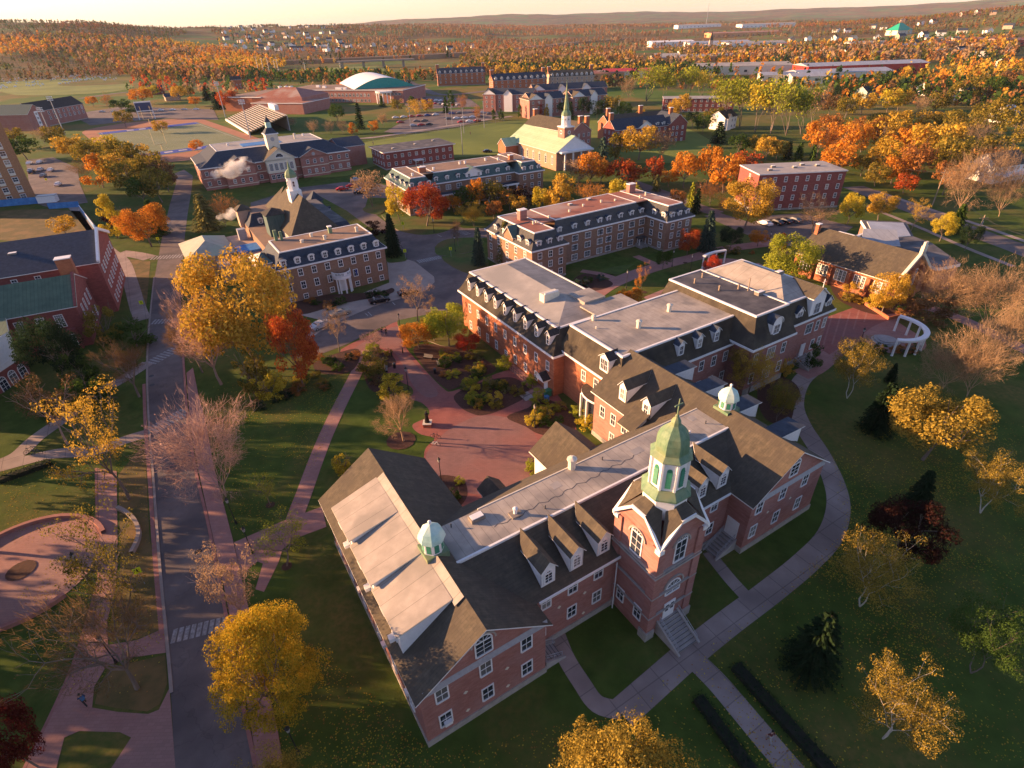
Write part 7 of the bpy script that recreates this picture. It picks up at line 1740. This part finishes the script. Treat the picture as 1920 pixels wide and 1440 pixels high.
simple(MB().box(-.5, .5, -.4, .4, 0, 1.1, 'louvre').box(-.55, .55, -.45, .45, 1.1, 1.2, 'louvre'), 'wheelie_bin', 'green wheeled bin beside the hooded door', 'bin', G(1027, 742), 31); simple(MB().box(-.3, .3, -.3, .3, 0, .9, 'bluesheet').box(-.33, .33, -.33, .33, .9, 1.0, 'bluesheet'), 'recycling_bin', 'small blue bin beside the green wheeled bin', 'bin', G(1025, 752), 31)
# ramp with black railing by the dormered hall
root = thing('ramp', 'brick ramp and steps with black railings at the hooded door', 'ramp', O, A); MB().ext([(37.0, 39.0, 0), (39.8, 39.0, 0), (39.8, 50, 0), (38.4, 50, 0), (38.4, 41.0, 0), (37.0, 41, 0)], (0, 0, .25), 'paver').build('slab', root)
for x_ in (38.3,):
    b = MB(); 
    for k in range(12): b.tube((x_, 41+k*.8, .2), (x_, 41+k*.8, 1.2), .025, .025, 'black', 4)
    b.tube((x_, 41, 1.2), (x_, 50, 1.2), .03, .03, 'black', 4); b.tube((x_, 41, .7), (x_, 50, .7), .02, .02, 'black', 4); b.build('railing', root)
b = MB(); b.tube((35.0, 39.0, 0), (35.0, 39, 1.0), .03, .03, 'black', 4); b.tube((37, 39.0, .2), (37, 39, 1.2), .03, .03, 'black', 4); b.tube((35, 39, 1), (37, 39, 1.2), .03, .03, 'black', 4); b.build('handrail', root)
for k in range(4): MB().box(35.4+k*.4, 35.8+k*.4, 39, 41, -.05, .06*(k+1), 'concrete2').build('step', root)
# pergolas
def pergola(name, label, cpx, rad, a0_, a1_, n_, h_, w_=.9):
    c = Vector(G(*cpx)) if not isinstance(cpx, Vector) else cpx; root = thing(name, label, 'pergola', (c.x, c.y)); m_ = 20; b = MB()
    for i in range(m_):
        a, e = R(a0_+(a1_-a0_)*i/m_), R(a0_+(a1_-a0_)*(i+1)/m_)
        P = lambda q, r_: (r_*math.cos(q), r_*math.sin(q), h_)
        b.ext([P(a, rad-w_/2), P(e, rad-w_/2), P(e, rad+w_/2), P(a, rad+w_/2)], (0, 0, .35), 'white')
    b.build('beam', root)
    for i in range(n_):
        a = R(a0_+(a1_-a0_)*i/(n_-1)); MB().ring((rad*math.cos(a), rad*math.sin(a)), [(.25, 0), (.2, .15), (.18, h_)], 10, 'white').build('column', root)
    return root
pg = Vector(G(1660, 640)); o = pergola('curved_pergola', 'white curved pergola on round columns beside the east plaza', pg, 5.6, -110, 45, 8, 3.0)
for k in range(3): MB().ring((0, 0), [(2.4-k*.5, .02+k*.18), (2.4-k*.5, .2+k*.18)], 24, 'concrete2').build('round_step', o)
P0, P1 = Vector(G(1316, 505)), Vector(G(1357, 493)); mid = (P0+P1)/2; dd = P1-P0; ang = math.degrees(math.atan2(dd.y, dd.x)); nn = Vector((-dd.y, dd.x)).normalized(); rad = 11; cen = mid-nn*math.sqrt(rad**2-(dd.length/2)**2); hf = math.degrees(math.asin(dd.length/2/rad))
pergola('straight_pergola', 'white gently curved pergola with four columns above the scarlet tree', cen, rad, ang+90+hf, ang+90-hf, 4, 3.1, .8)
# low walls
def wallring(name, label, pts, w_, h_, mat, z=0):
    o = strip(name, pts, w_, h_, mat, px=False, n=1, h=h_+.1, kind=None); tag(o, label, 'low wall'); return o
arc = lambda a0_, a1_, r_: [(cc.x+r_*math.cos(R(a)), cc.y+r_*math.sin(R(a))) for a in range(a0_, a1_, 6)]
wallring('seat_wall', 'curved brick seat wall around upper side of the brick circle', arc(40, 170, cr_+.2), .5, .5, 'kerb_brick'); wallring('seat_wall', 'curved brick seat wall around lower side of the brick circle', arc(190, 335, cr_+.2), .5, .5, 'kerb_brick')
strip_pts = [G(*p) for p in ((222, 955), (236, 962), (254, 978), (262, 1000), (258, 1020), (248, 1040))]; wallring('stone_wall', 'pale curved stone wall beside the verge path', crom(strip_pts, 4, False), .45, .55, 'kerb')
# hedges
def hedge(pA, pB, w_, h_, label, col_='darkgreen', n_=4000):
    a, c = Vector(G(*pA)), Vector(G(*pB)); d = c-a; L_ = d.length; root = thing('hedge', label, 'hedge', (a.x, a.y), math.atan2(d.y, d.x)); rg = np.random.default_rng(int(L_*100)); cs = [(np.array([x, y, z]), .38) for x in np.arange(0, L_, .35) for y in (-w_/3, 0, w_/3) for z in (h_*.35, h_*.8)]
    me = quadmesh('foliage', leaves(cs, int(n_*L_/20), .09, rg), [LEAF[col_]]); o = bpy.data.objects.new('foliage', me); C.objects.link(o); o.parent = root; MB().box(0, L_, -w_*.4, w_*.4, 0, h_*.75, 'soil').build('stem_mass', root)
hedge((1378, 1252), (1600, 1500), 1.3, .8, 'long dark hedge right of the lower right walk'); hedge((1308, 1312), (1430, 1480), 1.2, .8, 'long dark hedge left of the lower right walk'); hedge((98, 870), (0, 905), 1.2, .9, 'low dark hedge under the left path')
# poles, floodlights, goals
def utility_pole(px, py, top, label, arms=True):
    X_, Y_ = G(px, py); h_ = min(Hz(px, top, X_, Y_), 14); root = thing('utility_pole', label, 'utility pole', (X_, Y_)); MB().tube((0, 0, 0), (0, 0, h_), .16, .11, 'pole', 8).build('pole', root)
    if arms: MB().box(-1.1, 1.1, -.06, .06, h_-.9, h_-.75, 'pole').build('crossarm', root); MB().ring((.3, .25), [(.22, h_-2.6), (.22, h_-1.7)], 8, 'grey').build('transformer', root)
    return X_, Y_, h_
u1 = utility_pole(1748, 385, 318, 'timber utility pole with transformer beside the town road'); u2 = utility_pole(1828, 448, 403, 'timber utility pole nearer the library annex'); u0 = utility_pole(1628, 320, 295, 'timber utility pole left of the golden trees'); utility_pole(1830, 130, 118, 'timber utility pole among the far right houses'); utility_pole(1838, 178, 105, 'tall leaning timber pole at the right before the dark hill')
b = MB()
for p, q in ((u0, u1), (u1, u2), (u2, (*G(1960, 520), 9))):
    for k in (-.9, 0, .9):
        pts = [Vector((p[0]+(q[0]-p[0])*t, p[1]+(q[1]-p[1])*t+k, (p[2]-.7)+((q[2]-.7)-(p[2]-.7))*t-1.2*4*t*(1-t))) for t in (0, .2, .4, .6, .8, 1)]
        for i in range(5): b.tube(pts[i], pts[i+1], .02, .02, 'black', 3)
tag(b.build('overhead_wires'), 'thin overhead wires strung between the utility poles by the town road', 'wires')
def floodlight(px, py, h_, label):
    X_, Y_ = G(px, py); root = thing('floodlight', label, 'floodlight', (X_, Y_)); MB().tube((0, 0, 0), (0, 0, h_), .35, .2, 'grey', 8).build('mast', root); b = MB()
    for r_ in range(3): b.box(-1.8, 1.8, -.15, .15, h_-.6-r_*.9, h_-.4-r_*.9, 'grey')
    b.build('lamp_rack', root)
    for i in range(4):
        for r_ in range(3): MB().box(-1.6+i*.95, -1.0+i*.95, -.45, -.15, h_-.7-r_*.9, h_-.2-r_*.9, 'white').build('lamp_head', root)
floodlight(102, 268, 19, 'floodlight mast at the left, nearer of two before the parish hall'); floodlight(122, 253, 22, 'floodlight mast at the left, farther of two before the parish hall'); floodlight(423, 220, 23, 'floodlight mast at the far end of the grandstand'); floodlight(470, 258, 20, 'floodlight mast in front of the grandstand')
for px, py, h_, lb in ((848, 232, 12, 'grey lamp mast left end of the field fence'), (870, 250, 13, 'grey lamp mast at the field edge by the car park'), (771, 244, 12, 'grey lamp mast in front of the parked rows'), (838, 238, 11, 'grey lamp mast between the car rows'), (908, 240, 14, 'grey lamp mast by the white gabled residences'), (1159, 222, 10, 'grey lamp mast right of the spire'), (868, 292, 14, 'grey lamp mast behind the colonnaded residence')):
    X_, Y_ = G(px, py); root = thing('lamp_mast', lb, 'lamp post', (X_, Y_)); MB().tube((0, 0, 0), (0, 0, h_), .18, .12, 'grey', 6).build('mast', root); MB().box(-.7, .7, -.2, .2, h_-.1, h_+.1, 'grey').build('lamp_head', root)
def goal(px, py, label):
    X_, Y_ = G(px, py); root = thing('goal_post', label, 'goal post', (X_, Y_), R(38.5)); MB().tube((0, 0, 0), (0, 0, 3), .18, .18, 'signyellow2', 6).build('base_post', root); MB().tube((-2.9, 0, 3), (2.9, 0, 3), .12, .12, 'signyellow2', 6).build('crossbar', root)
    for s_ in (-1, 1): MB().tube((s_*2.9, 0, 3), (s_*2.9, 0, 11), .1, .08, 'signyellow2', 6).build('upright', root)
M['signyellow2'] = plain('pale_yellow_paint', (.7, .55, .25), .5)
goal(305, 282, 'yellow goal post at the near end zone'); goal(281, 232, 'yellow goal post at the far end zone')
root = thing('scoreboard', 'dark scoreboard on two white posts behind the far end zone', 'scoreboard', G(277, 224), R(30)); MB().box(-5, 5, -.3, .3, 6, 11, 'navyp').build('board', root); MB().box(-5.2, 5.2, -.35, .35, 11, 11.8, 'white').box(-5.2, 5.2, -.35, .35, 5.5, 6, 'white').build('header', root)
for s_ in (-1, 1): MB().box(s_*5-.25, s_*5+.25, -.25, .25, 0, 12, 'white').build('post', root)
b = MB(); pts = [Vector(G(*p)) for p in ((640, 268), (700, 266), (780, 254), (880, 240), (960, 226))]
for p, q in zip(pts, pts[1:]):
    n_ = int((q-p).length/6)
    for k in range(n_): c = p.lerp(q, k/n_); b.tube((c.x, c.y, 0), (c.x, c.y, 1.8), .06, .06, 'grey', 4)
    b.tube((*p, 1.8), (*q, 1.8), .05, .05, 'grey', 4); b.tube((*p, .9), (*q, .9), .04, .04, 'grey', 4)
tag(b.build('field_fence'), 'thin grey fence along the far edge of the playing field', 'fence')
# ---- houses
def house(px, py, L_, D_, ze, zr, ang, wall, roof, label, name='house', group=None, wins=True, ax='gu', cat='house'):
    X_, Y_ = G(px, py); z_ = float(height(np.array(X_), np.array(Y_))) if math.hypot(X_, Y_) > 500 else 0
    root = thing(name, label, cat, (X_, Y_, z_), R(ang), group); w = MB(); r = MB()
    (gable)(w, r, 0, L_, 0, D_, -2, ze, zr, ax[1], .5, wall, roof); w.build('wall', root); r.build('roof', root)
    if wins:
        for i in range(max(2, int(L_/3))): 
            for z in ([1.6] if ze < 4.5 else [1.6, 4.4]): win(root, (i+.5)*L_/max(2, int(L_/3)), 0, z, 's', 1.2, 1.3)
    return root
o = house(1356, 245, 12, 9, 6.2, 9, 40, 'white', 'shingle_dark', 'white two storey cottage with black roof beside the tall poplars')
b = MB(); rr = MB(); gable(b, rr, 1, 5, -1.2, 0, -1, 5.8, 7.8, 'v', .4, 'white', 'shingle_dark'); b.build('porch', o); rr.build('porch_roof', o)
o = house(1858, 345, 16, 10, 5.6, 9, 20, 'white', 'shingle', 'white house with brown roof behind bare trees at the right edge'); MB().box(0, 16, -3, 0, 2.6, 3, 'white').build('veranda_roof', o)
for k in range(5): MB().box(k*3.9, k*3.9+.25, -2.9, -2.6, 0, 2.6, 'white').build('veranda_post', o)
for px, py, L_, wall, roof, lb in ((1622, 188, 18, 'teal2', 'shingle_dark', 'pale green house with white gable among dark trees'), (1738, 180, 14, 'white', 'slate', 'white house with black roof left of the blue walled one'), (1808, 190, 14, 'white', 'slate', 'white house with black roof against the dark trees at right'), (1885, 232, 10, 'white', 'white', 'small white shed near the right edge'), (1810, 105, 16, 'white', 'slate', 'white house with dark roof below the orange warehouse'), (1880, 128, 16, 'cream', 'slate', 'cream house near the dark hill at the right edge')):
    if 'teal2' not in M: M['teal2'] = plain('pale_green_siding', (.35, .45, .40), .7)
    house(px, py, L_, 9, 5, 8, 25, wall, roof, lb)
M['orangebrick'] = noise_mat('sunlit_orange_render', (.55, .26, .12), (.62, .32, .16), .1, .9)  # even orange colour for the far store walls
for px, py, L_, D_, h_, ang, wall, roof, lb in ((1586, 152, 85, 30, 7, 2, 'cream', 'steelroof', 'long cream warehouse with blue grey roof, nearer of the red and cream pair'), (1625, 141, 120, 32, 9, 2, 'redpaint', 'steelroof', 'long red warehouse with blue grey roof'), (1395, 140, 95, 45, 8, -8, 'cream', 'flatgrey', 'wide cream warehouse with brownish roof behind the poplars'), (1460, 155, 30, 18, 6, -8, 'cream', 'steelroof', 'small blue roofed shed beside the wide cream warehouse'), (1515, 158, 28, 18, 6, -8, 'cream', 'steelroof', 'second small blue roofed shed, right of the first'), (1262, 88, 90, 50, 9, 0, 'white', 'white', 'white warehouse at the far left of the retail strip'), (1350, 90, 120, 50, 9, 0, 'white', 'steelroof', 'white and grey warehouse right of the far church'), (1420, 90, 110, 50, 8, 0, 'white', 'flatgrey', 'white warehouse with low pitched roof in the retail strip'), (1310, 117, 120, 40, 7, 0, 'orangebrick', 'flatgrey', 'orange fronted retail block behind the row block'), (1400, 70, 200, 70, 10, 0, 'orangebrick', 'flatred', 'very far orange retail block below the ridge'), (1310, 63, 160, 60, 9, 0, 'white', 'flatgrey', 'very far white store below the ridge'), (1440, 61, 190, 60, 10, 0, 'white', 'flatgrey', 'very far grey store right of the white one'), (1788, 96, 45, 20, 7, 5, 'orangebrick', 'flatred', 'orange walled building left of the long orange shed'), (1840, 93, 80, 26, 8, 5, 'orangebrick', 'flatred', 'long orange shed at the upper right'), (1905, 95, 60, 30, 8, 5, 'redpaint', 'flatred', 'red building at the upper right edge'), *[(1250+j*47, 112-(j%3)*9-(j//5)*3, 34+(j*7)%30, 22, 6, (j*13)%20-8, ['cream', 'white', 'orangebrick', 'white', 'tanwall'][j%5], ['flatgrey', 'flatred', 'steelroof', 'flatgrey'][j%4], f'low {["cream", "white", "orange", "pale", "tan"][j%5]} store among far trees, {["first", "second", "third", "fourth", "fifth", "sixth", "seventh", "eighth", "ninth", "tenth", "eleventh", "twelfth", "thirteenth", "fourteenth"][j]} of its row from left') for j in range(14)], (1130, 150, 60, 24, 6, 10, 'orangebrick', 'flatred', 'low orange building with red roof behind the residences'), (1175, 148, 50, 20, 7, -10, 'cream', 'redpaint', 'cream store with red roof left of the poplars')):
    X_, Y_ = G(px, py); d_ = math.hypot(X_, Y_); z_ = float(height(np.array(X_), np.array(Y_))) if d_ > 500 else 0
    root = thing('warehouse', lb, 'warehouse', (X_, Y_, z_), R(ang)); MB().box(-L_/2, L_/2, 0, D_, -3, h_, wall).build('wall', root)
    b = MB(); b.ext([(-L_/2-.5, -.5, h_), (-L_/2-.5, D_/2, h_+2.2), (-L_/2-.5, D_+.5, h_)], (L_+1, 0, 0), roof); b.build('roof', root)
    for k in range(int(L_/14)): MB().box(-L_/2+5+k*14, -L_/2+8+k*14, -.1, 0, 2.5, 4.5, 'glass').build('window', root)
X_, Y_ = G(1693, 72); root = thing('green_roofed_store', 'cream building with bright green pyramid roof at the upper right', 'building', (X_, Y_, float(height(np.array(X_), np.array(Y_)))), R(20)); MB().box(-22, 22, 0, 30, -3, 8, 'cream').build('wall', root); M['brightgreen'] = plain('bright_green_roof', (.02, .36, .22), .5)
b = MB(); b.face([(-23, -1, 8), (23, -1, 8), (4, 15, 22), (-4, 15, 22)], 'brightgreen'); b.face([(23, -1, 8), (23, 31, 8), (4, 15, 22)], 'brightgreen'); b.face([(-23, 31, 8), (-23, -1, 8), (-4, 15, 22)], 'brightgreen'); b.face([(23, 31, 8), (-23, 31, 8), (-4, 15, 22), (4, 15, 22)], 'brightgreen'); b.build('roof', root)
rr2 = random.Random(11); HN = 0
protoh = {}
def small_house(px, py, group, lbl, sc=1.0):
    global HN
    k = (HN % 5, ); HN += 1; X_, Y_ = G(px, py); z_ = float(height(np.array(X_), np.array(Y_))) if math.hypot(X_, Y_) > 500 else 0
    if k not in protoh:
        wm = ['white', 'cream', 'white', 'tanwall', 'white'][k[0]]; rm = ['shingle_dark', 'slate', 'shingle', 'slate', 'shingle_dark'][k[0]]; w = MB(); r = MB(); gable(w, r, -7, 7, -4.5, 4.5, -3, 5.2, 8.6, 'u', .5, wm, rm); 
        for x in (-4, 0, 4): w.box(x-.7, x+.7, -4.56, -4.5, 1.4, 2.8, 'glass'); w.box(x-.7, x+.7, -4.56, -4.5, 3.8, 5.0, 'glass')
        protoh[k] = (w.data('wall'), r.data('roof'))
    root = thing('house', lbl, 'house', (X_, Y_, z_), rr2.random()*3, group); root.scale = (sc, sc, sc); inst(protoh[k][0], 'wall', root); inst(protoh[k][1], 'roof', root)
n_ = 0
rows_ = ['nearest', 'second nearest', 'middle', 'second farthest', 'farthest']
for r_ in range(5):
    for j in range(11):
        px = 425+j*21+rr2.uniform(-6, 6)+r_*4; py = 104.5-r_*5.0-j*.25+rr2.uniform(-1, 1)
        small_house(px, py, 'houses of the far left town', f'small pale house in the {rows_[r_]} row of the far left town, {NTH[j]} from left', 1.1)
for j in range(12): small_house(655+j*21+rr2.uniform(-4, 4), 96-j*.3+rr2.uniform(-2.5, 2.5), 'houses beyond the highway', f'small pale house beyond the highway bridge, {NTH[j]} from left', 1.1)
for r_, (x0, y0, dx, n__) in enumerate(((1500, 112, 42, 10), (1440, 100, 44, 11), (1480, 82, 40, 11), (1560, 66, 32, 10))):
    for j in range(n__): small_house(x0+j*dx+rr2.uniform(-9, 9), y0-j*.8+rr2.uniform(-3, 3), 'scattered houses at upper right', f'small house at upper right, {rows_[r_]} row, {NTH[j]} from left', 1.15)
# brick tower house & rink-side small things near the stadium
house(437, 168, 10, 10, 9, 12, 20, 'brick_orange', 'shingle_dark', 'small square brick building behind the stadium', ax='gu', cat='building', name='brick_building')
house(280, 178, 14, 9, 5, 8, 25, 'brick_deep', 'slate', 'dark brick house under the orange tree behind the scoreboard'); house(312, 190, 12, 8, 3.4, 5.6, 35, 'tanwall', 'slate', 'low dark roofed house right of the brick one behind the scoreboard')
# highway embankment and bridge
o = strip('highway_embankment', [(300, 126), (420, 124), (560, 120), (700, 114), (860, 106), (960, 98), (1080, 84), (1180, 76)], 26, 6.5, 'dirt', n=4, h=8); 
strip('highway', [(300, 126), (420, 124), (560, 120), (700, 114), (860, 106), (960, 98), (1080, 84), (1180, 76)], 12, 6.7, 'asphalt', n=4)
o.location.z = 0
root = thing('highway_bridge', 'long pale highway bridge on piers beyond the sports centre', 'bridge', G(690, 128), R(5)); MB().box(-45, 70, 0, 12, 8.5, 10.5, 'kerb').build('deck', root)
for x in (-40, -8, 22, 52): MB().box(x, x+3, 2, 10, -3, 8.5, 'kerb').build('pier', root)
# power pylons and cemetery
for i, (px, py, h_) in enumerate(((487, 142, 24), (497, 144, 22), (508, 146, 24), (520, 146, 20), (525, 144, 23), (640, 140, 14), (574, 138, 14))):
    X_, Y_ = G(px, py); root = thing('power_pole', f'grey power pole by the substation, {NTH[i]} from the left', 'power pole', (X_, Y_), 0, 'grey power poles by the substation'); MB().tube((0, 0, 0), (0, 0, h_), .45, .3, 'grey', 5).build('pole', root); MB().box(-3, 3, -.2, .2, h_-2, h_-1.6, 'grey').build('crossarm', root)
b = MB(); rg2 = np.random.default_rng(3); xs, ys = pxarea([[(0, 132), (60, 130), (140, 131), (215, 143), (225, 150), (120, 158), (0, 168)]])(rg2, 330)
for x, y in zip(xs, ys): b.box(x-.8, x+.8, y-.3, y+.3, 0, 1.6, 'white')
o = b.build('headstones'); tag(o, 'scattered pale headstones across the green cemetery slope', 'headstones', kind='stuff')
# radio mast and church at the far right
X_, Y_ = G(1322, 62); root = thing('radio_mast', 'thin radio mast on the horizon right of centre', 'mast', (X_, Y_, 0)); MB().tube((0, 0, 0), (0, 0, 95), 1.4, .7, 'grey', 4).build('mast', root)
X_, Y_ = G(1330, 93); root = thing('far_church', 'far small church with pointed steeple among warehouses', 'church', (X_, Y_, 0)); MB().box(-6, 6, 0, 20, -2, 8, 'tanwall').build('nave', root); b = MB(); b.box(-3, 3, -6, 0, -2, 15, 'tanwall'); b.ring((0, -3), [(4.2, 15), (.1, 30)], 4, 'shingle', R(45)); b.build('steeple', root)
# construction yard beside the brown tower
root = thing('site_fence', 'long blue sheeted fence below the brown tower block', 'fence', G(0, 388), 0); a_, c_ = Vector(G(0, 392)), Vector(G(90, 384)); d_ = c_-a_; root.rotation_euler.z = math.atan2(d_.y, d_.x); MB().box(-10, d_.length, 0, .1, 0, 2.4, 'bluesheet').build('sheeting', root)
MB_ = MB(); a_, c_ = Vector(G(92, 392)), Vector(G(150, 388)); d_ = c_-a_; root = thing('site_fence', 'shorter pale blue fence panel right of the long blue fence', 'fence', (a_.x, a_.y), math.atan2(d_.y, d_.x)); MB().box(0, d_.length, 0, .1, 0, 2.0, 'bluesheet').build('sheeting', root)
a_, c_ = Vector(G(152, 396)), Vector(G(185, 440)); d_ = c_-a_; root = thing('site_fence', 'white topped fence running down beside the left sidewalk', 'fence', (a_.x, a_.y), math.atan2(d_.y, d_.x)); MB().box(0, d_.length, 0, .1, 0, 2.0, 'bluesheet').build('sheeting', root); MB().box(0, d_.length, -.03, .13, 2.0, 2.15, 'white').build('top_rail', root)
sheet('bare_earth', [(0, 395), (90, 392), (150, 396), (180, 440), (100, 460), (0, 450)], .03, 'verge')
house(62, 372, 6, 3, 2.6, 3.4, 20, 'white', 'white', 'small white cabin at the foot of the brown tower block', name='site_cabin', wins=False, cat='cabin') if 0 else simple(MB().box(0, 6, 0, 3, 0, 2.4, 'white').box(-.1, 6.1, -.1, 3.1, 2.4, 2.55, 'grey'), 'site_cabin', 'small white cabin at the foot of the brown tower block', 'cabin', G(72, 382), 15)
# flags at the portico
AD = Vector((-50.5, 116.55)); ca, sa = math.cos(R(32)), math.sin(R(32))
for u, m_, lb in ((10.6, 'redpaint', 'red and white flag hanging left of the white portico'), (16.9, 'blue', 'blue flag hanging right of the white portico')):
    p = AD+Vector((u*ca+.2*sa, u*sa-.2*ca)); root = thing('flag', lb, 'flag', (p.x, p.y, 3.9), R(32)); MB().tube((0, 0, 0), (0, -1.5, 1.3), .03, .02, 'white', 5).build('staff', root); b = MB()
    b.ext([(0, -.55, .4), (0, -1.4, 1.15), (.12, -1.25, -.3), (.1, -.6, -.6)], (.03, 0, 0), 'white' if m_ == 'redpaint' else m_); b.ext([(-.01, -.8, .6), (-.01, -1.1, .85), (.1, -1.0, -.35), (.08, -.75, -.5)], (.05, 0, 0), m_); b.build('cloth', root)
root = thing('garden_arbour', 'small white arched arbour beside the library wall', 'arbour', G(1575, 528), R(31))
for x in (-1, 1):
    for y in (-.8, .8): MB().box(x-.08, x+.08, y-.08, y+.08, 0, 2.2, 'white').build('post', root)
b = MB()
for k in range(8):
    a, c = math.pi*k/8, math.pi*(k+1)/8; b.ext([(1.15*math.cos(a), -1, 2.2+.7*math.sin(a)), (1.15*math.cos(c), -1, 2.2+.7*math.sin(c)), (1.05*math.cos(c), -1, 2.2+.62*math.sin(c)), (1.05*math.cos(a), -1, 2.2+.62*math.sin(a))], (0, 2, 0), 'white')
b.build('arched_roof', root)
o = strip('planter_wall', [(1622, 572), (1666, 600), (1712, 588), (1700, 575)], .4, .7, 'brick_orange', n=1, h=.75, kind=None); tag(o, 'low brick planter wall around the gold tree by the library', 'low wall')
# steam from the boiler flue
for (px, py, z_, r_, lb) in ((440, 338, 5, 1, 'large white steam plume in front of the clock tower hall'), (437, 415, 5, .55, 'small steam wisp beside the pale stair tower')):
    X_, Y_ = G(px, py, z_); b = MB(); rr_ = random.Random(4)
    m = bpy.data.materials.get('steam')
    if not m:
        m = bpy.data.materials.new('steam'); m.use_nodes = True; nt = m.node_tree; nt.nodes.remove(nt.nodes['Principled BSDF']); v = nt.nodes.new('ShaderNodeVolumePrincipled'); v.inputs['Color'].default_value = (.95, .93, .9, 1)
        tc = nt.nodes.new('ShaderNodeTexCoord'); n = nt.nodes.new('ShaderNodeTexNoise'); n.inputs['Scale'].default_value = .35; n.inputs['Detail'].default_value = 5; nt.links.new(tc.outputs['Object'], n.inputs['Vector'])
        gr_ = nt.nodes.new('ShaderNodeVectorMath'); gr_.operation = 'LENGTH'; mp = nt.nodes.new('ShaderNodeVectorMath'); mp.operation = 'MULTIPLY'; mp.inputs[1].default_value = (1/9, 1/3.5, 1/3.5); nt.links.new(tc.outputs['Object'], mp.inputs[0]); nt.links.new(mp.outputs[0], gr_.inputs[0])
        s1 = nt.nodes.new('ShaderNodeMath'); s1.operation = 'SUBTRACT'; nt.links.new(n.outputs['Fac'], s1.inputs[0]); s2 = nt.nodes.new('ShaderNodeMath'); s2.operation = 'MULTIPLY_ADD'; nt.links.new(gr_.outputs['Value'], s2.inputs[0]); s2.inputs[1].default_value = .36; s2.inputs[2].default_value = .2; nt.links.new(s2.outputs[0], s1.inputs[1])
        s3 = nt.nodes.new('ShaderNodeMath'); s3.operation = 'MULTIPLY'; s3.inputs[1].default_value = 2.5; s3.use_clamp = False; nt.links.new(s1.outputs[0], s3.inputs[0]); s4 = nt.nodes.new('ShaderNodeMath'); s4.operation = 'MAXIMUM'; s4.inputs[1].default_value = 0; nt.links.new(s3.outputs[0], s4.inputs[0]); nt.links.new(s4.outputs[0], v.inputs['Density']); nt.links.new(v.outputs[0], nt.nodes['Material Output'].inputs['Volume'])
    b.ms = [m]; n = 16; 
    for i in range(6):
        a, c = -math.pi/2+math.pi*i/6, -math.pi/2+math.pi*(i+1)/6
        for j in range(n):
            t0_, t1_ = 2*math.pi*j/n, 2*math.pi*(j+1)/n; P = lambda q, t: (9*math.cos(q)*math.cos(t), 3.5*math.cos(q)*math.sin(t), 3.5*math.sin(q))
            b.face([P(a, t0_), P(a, t1_), P(c, t1_), P(c, t0_)], m)
    o = b.build('steam_plume'); o.location = (X_, Y_, z_+4*r_); o.scale = (r_, r_, r_); o.rotation_euler = (0, R(-18), R(10)); tag(o, lb, 'steam', kind='stuff')
# ================================================================== haze
b = MB(); m = bpy.data.materials.new('haze'); m.use_nodes = True; nt = m.node_tree; nt.nodes.remove(nt.nodes['Principled BSDF']); v = nt.nodes.new('ShaderNodeVolumePrincipled'); v.inputs['Color'].default_value = (.62, .76, 1.0, 1); v.inputs['Density'].default_value = HAZE = .00003; v.inputs['Anisotropy'].default_value = 0; nt.links.new(v.outputs[0], nt.nodes['Material Output'].inputs['Volume'])
b.ms = [m]; b.box(-13000, 13000, -600, 13500, -4, 215, m); o = b.build('haze'); tag(o, kind='stuff'); o.visible_shadow = True
# ================================================================== labels of the trees: look + nearest landmark, order where needed
from collections import defaultdict
gp = defaultdict(list)
for o, desc, px, py in TREES: gp[(desc, where(px, py))].append((px, py, o))
for (desc, wh), L_ in gp.items():
    L_.sort(key=lambda t: t[0]); n = len(L_)
    if len((desc+' '+wh).split()) > 12: desc = desc.replace('leafy ', '').replace('half bare ', '').replace(' coloured', '')
    for i, (px, py, o) in enumerate(L_):
        if n == 1: o['label'] = f'{desc} {wh}'
        elif n == 2: o['label'] = f'{desc} {wh}, the {["left", "right"][i]} one of two'
        else:
            p = 'leftmost' if i == 0 else ('rightmost' if i == n-1 else NTH[min(i, 11)]+' from left'); o['label'] = f'{desc} {wh}, {p} of {n}'
        ws = o['label'].split()
        if len(ws) > 16: o['label'] = ' '.join(w_ for w_ in ws if w_ not in ('tree', 'round', 'the', 'big'))
        o['group'] = {'maple_tree': 'round leafy trees in autumn colour', 'spruce_tree': 'dark spruces around the campus', 'garden_shrub': 'shrubs in the planting beds', 'birch_tree': 'airy golden birches'}.get(o.name.split('.')[0], 'other campus trees')
for px, py, lb in ((284, 705, 'iron manhole cover in the road, farther of two near the left kerb'), (285, 722, 'iron manhole cover in the road, nearer of two near the left kerb'), (372, 1035, 'iron manhole cover in the middle of the campus road')):
    simple(MB().ring((0, 0), [(.42, .024), (.42, .034)], 16, 'bronze'), 'manhole_cover', lb, 'manhole cover', G(px, py))
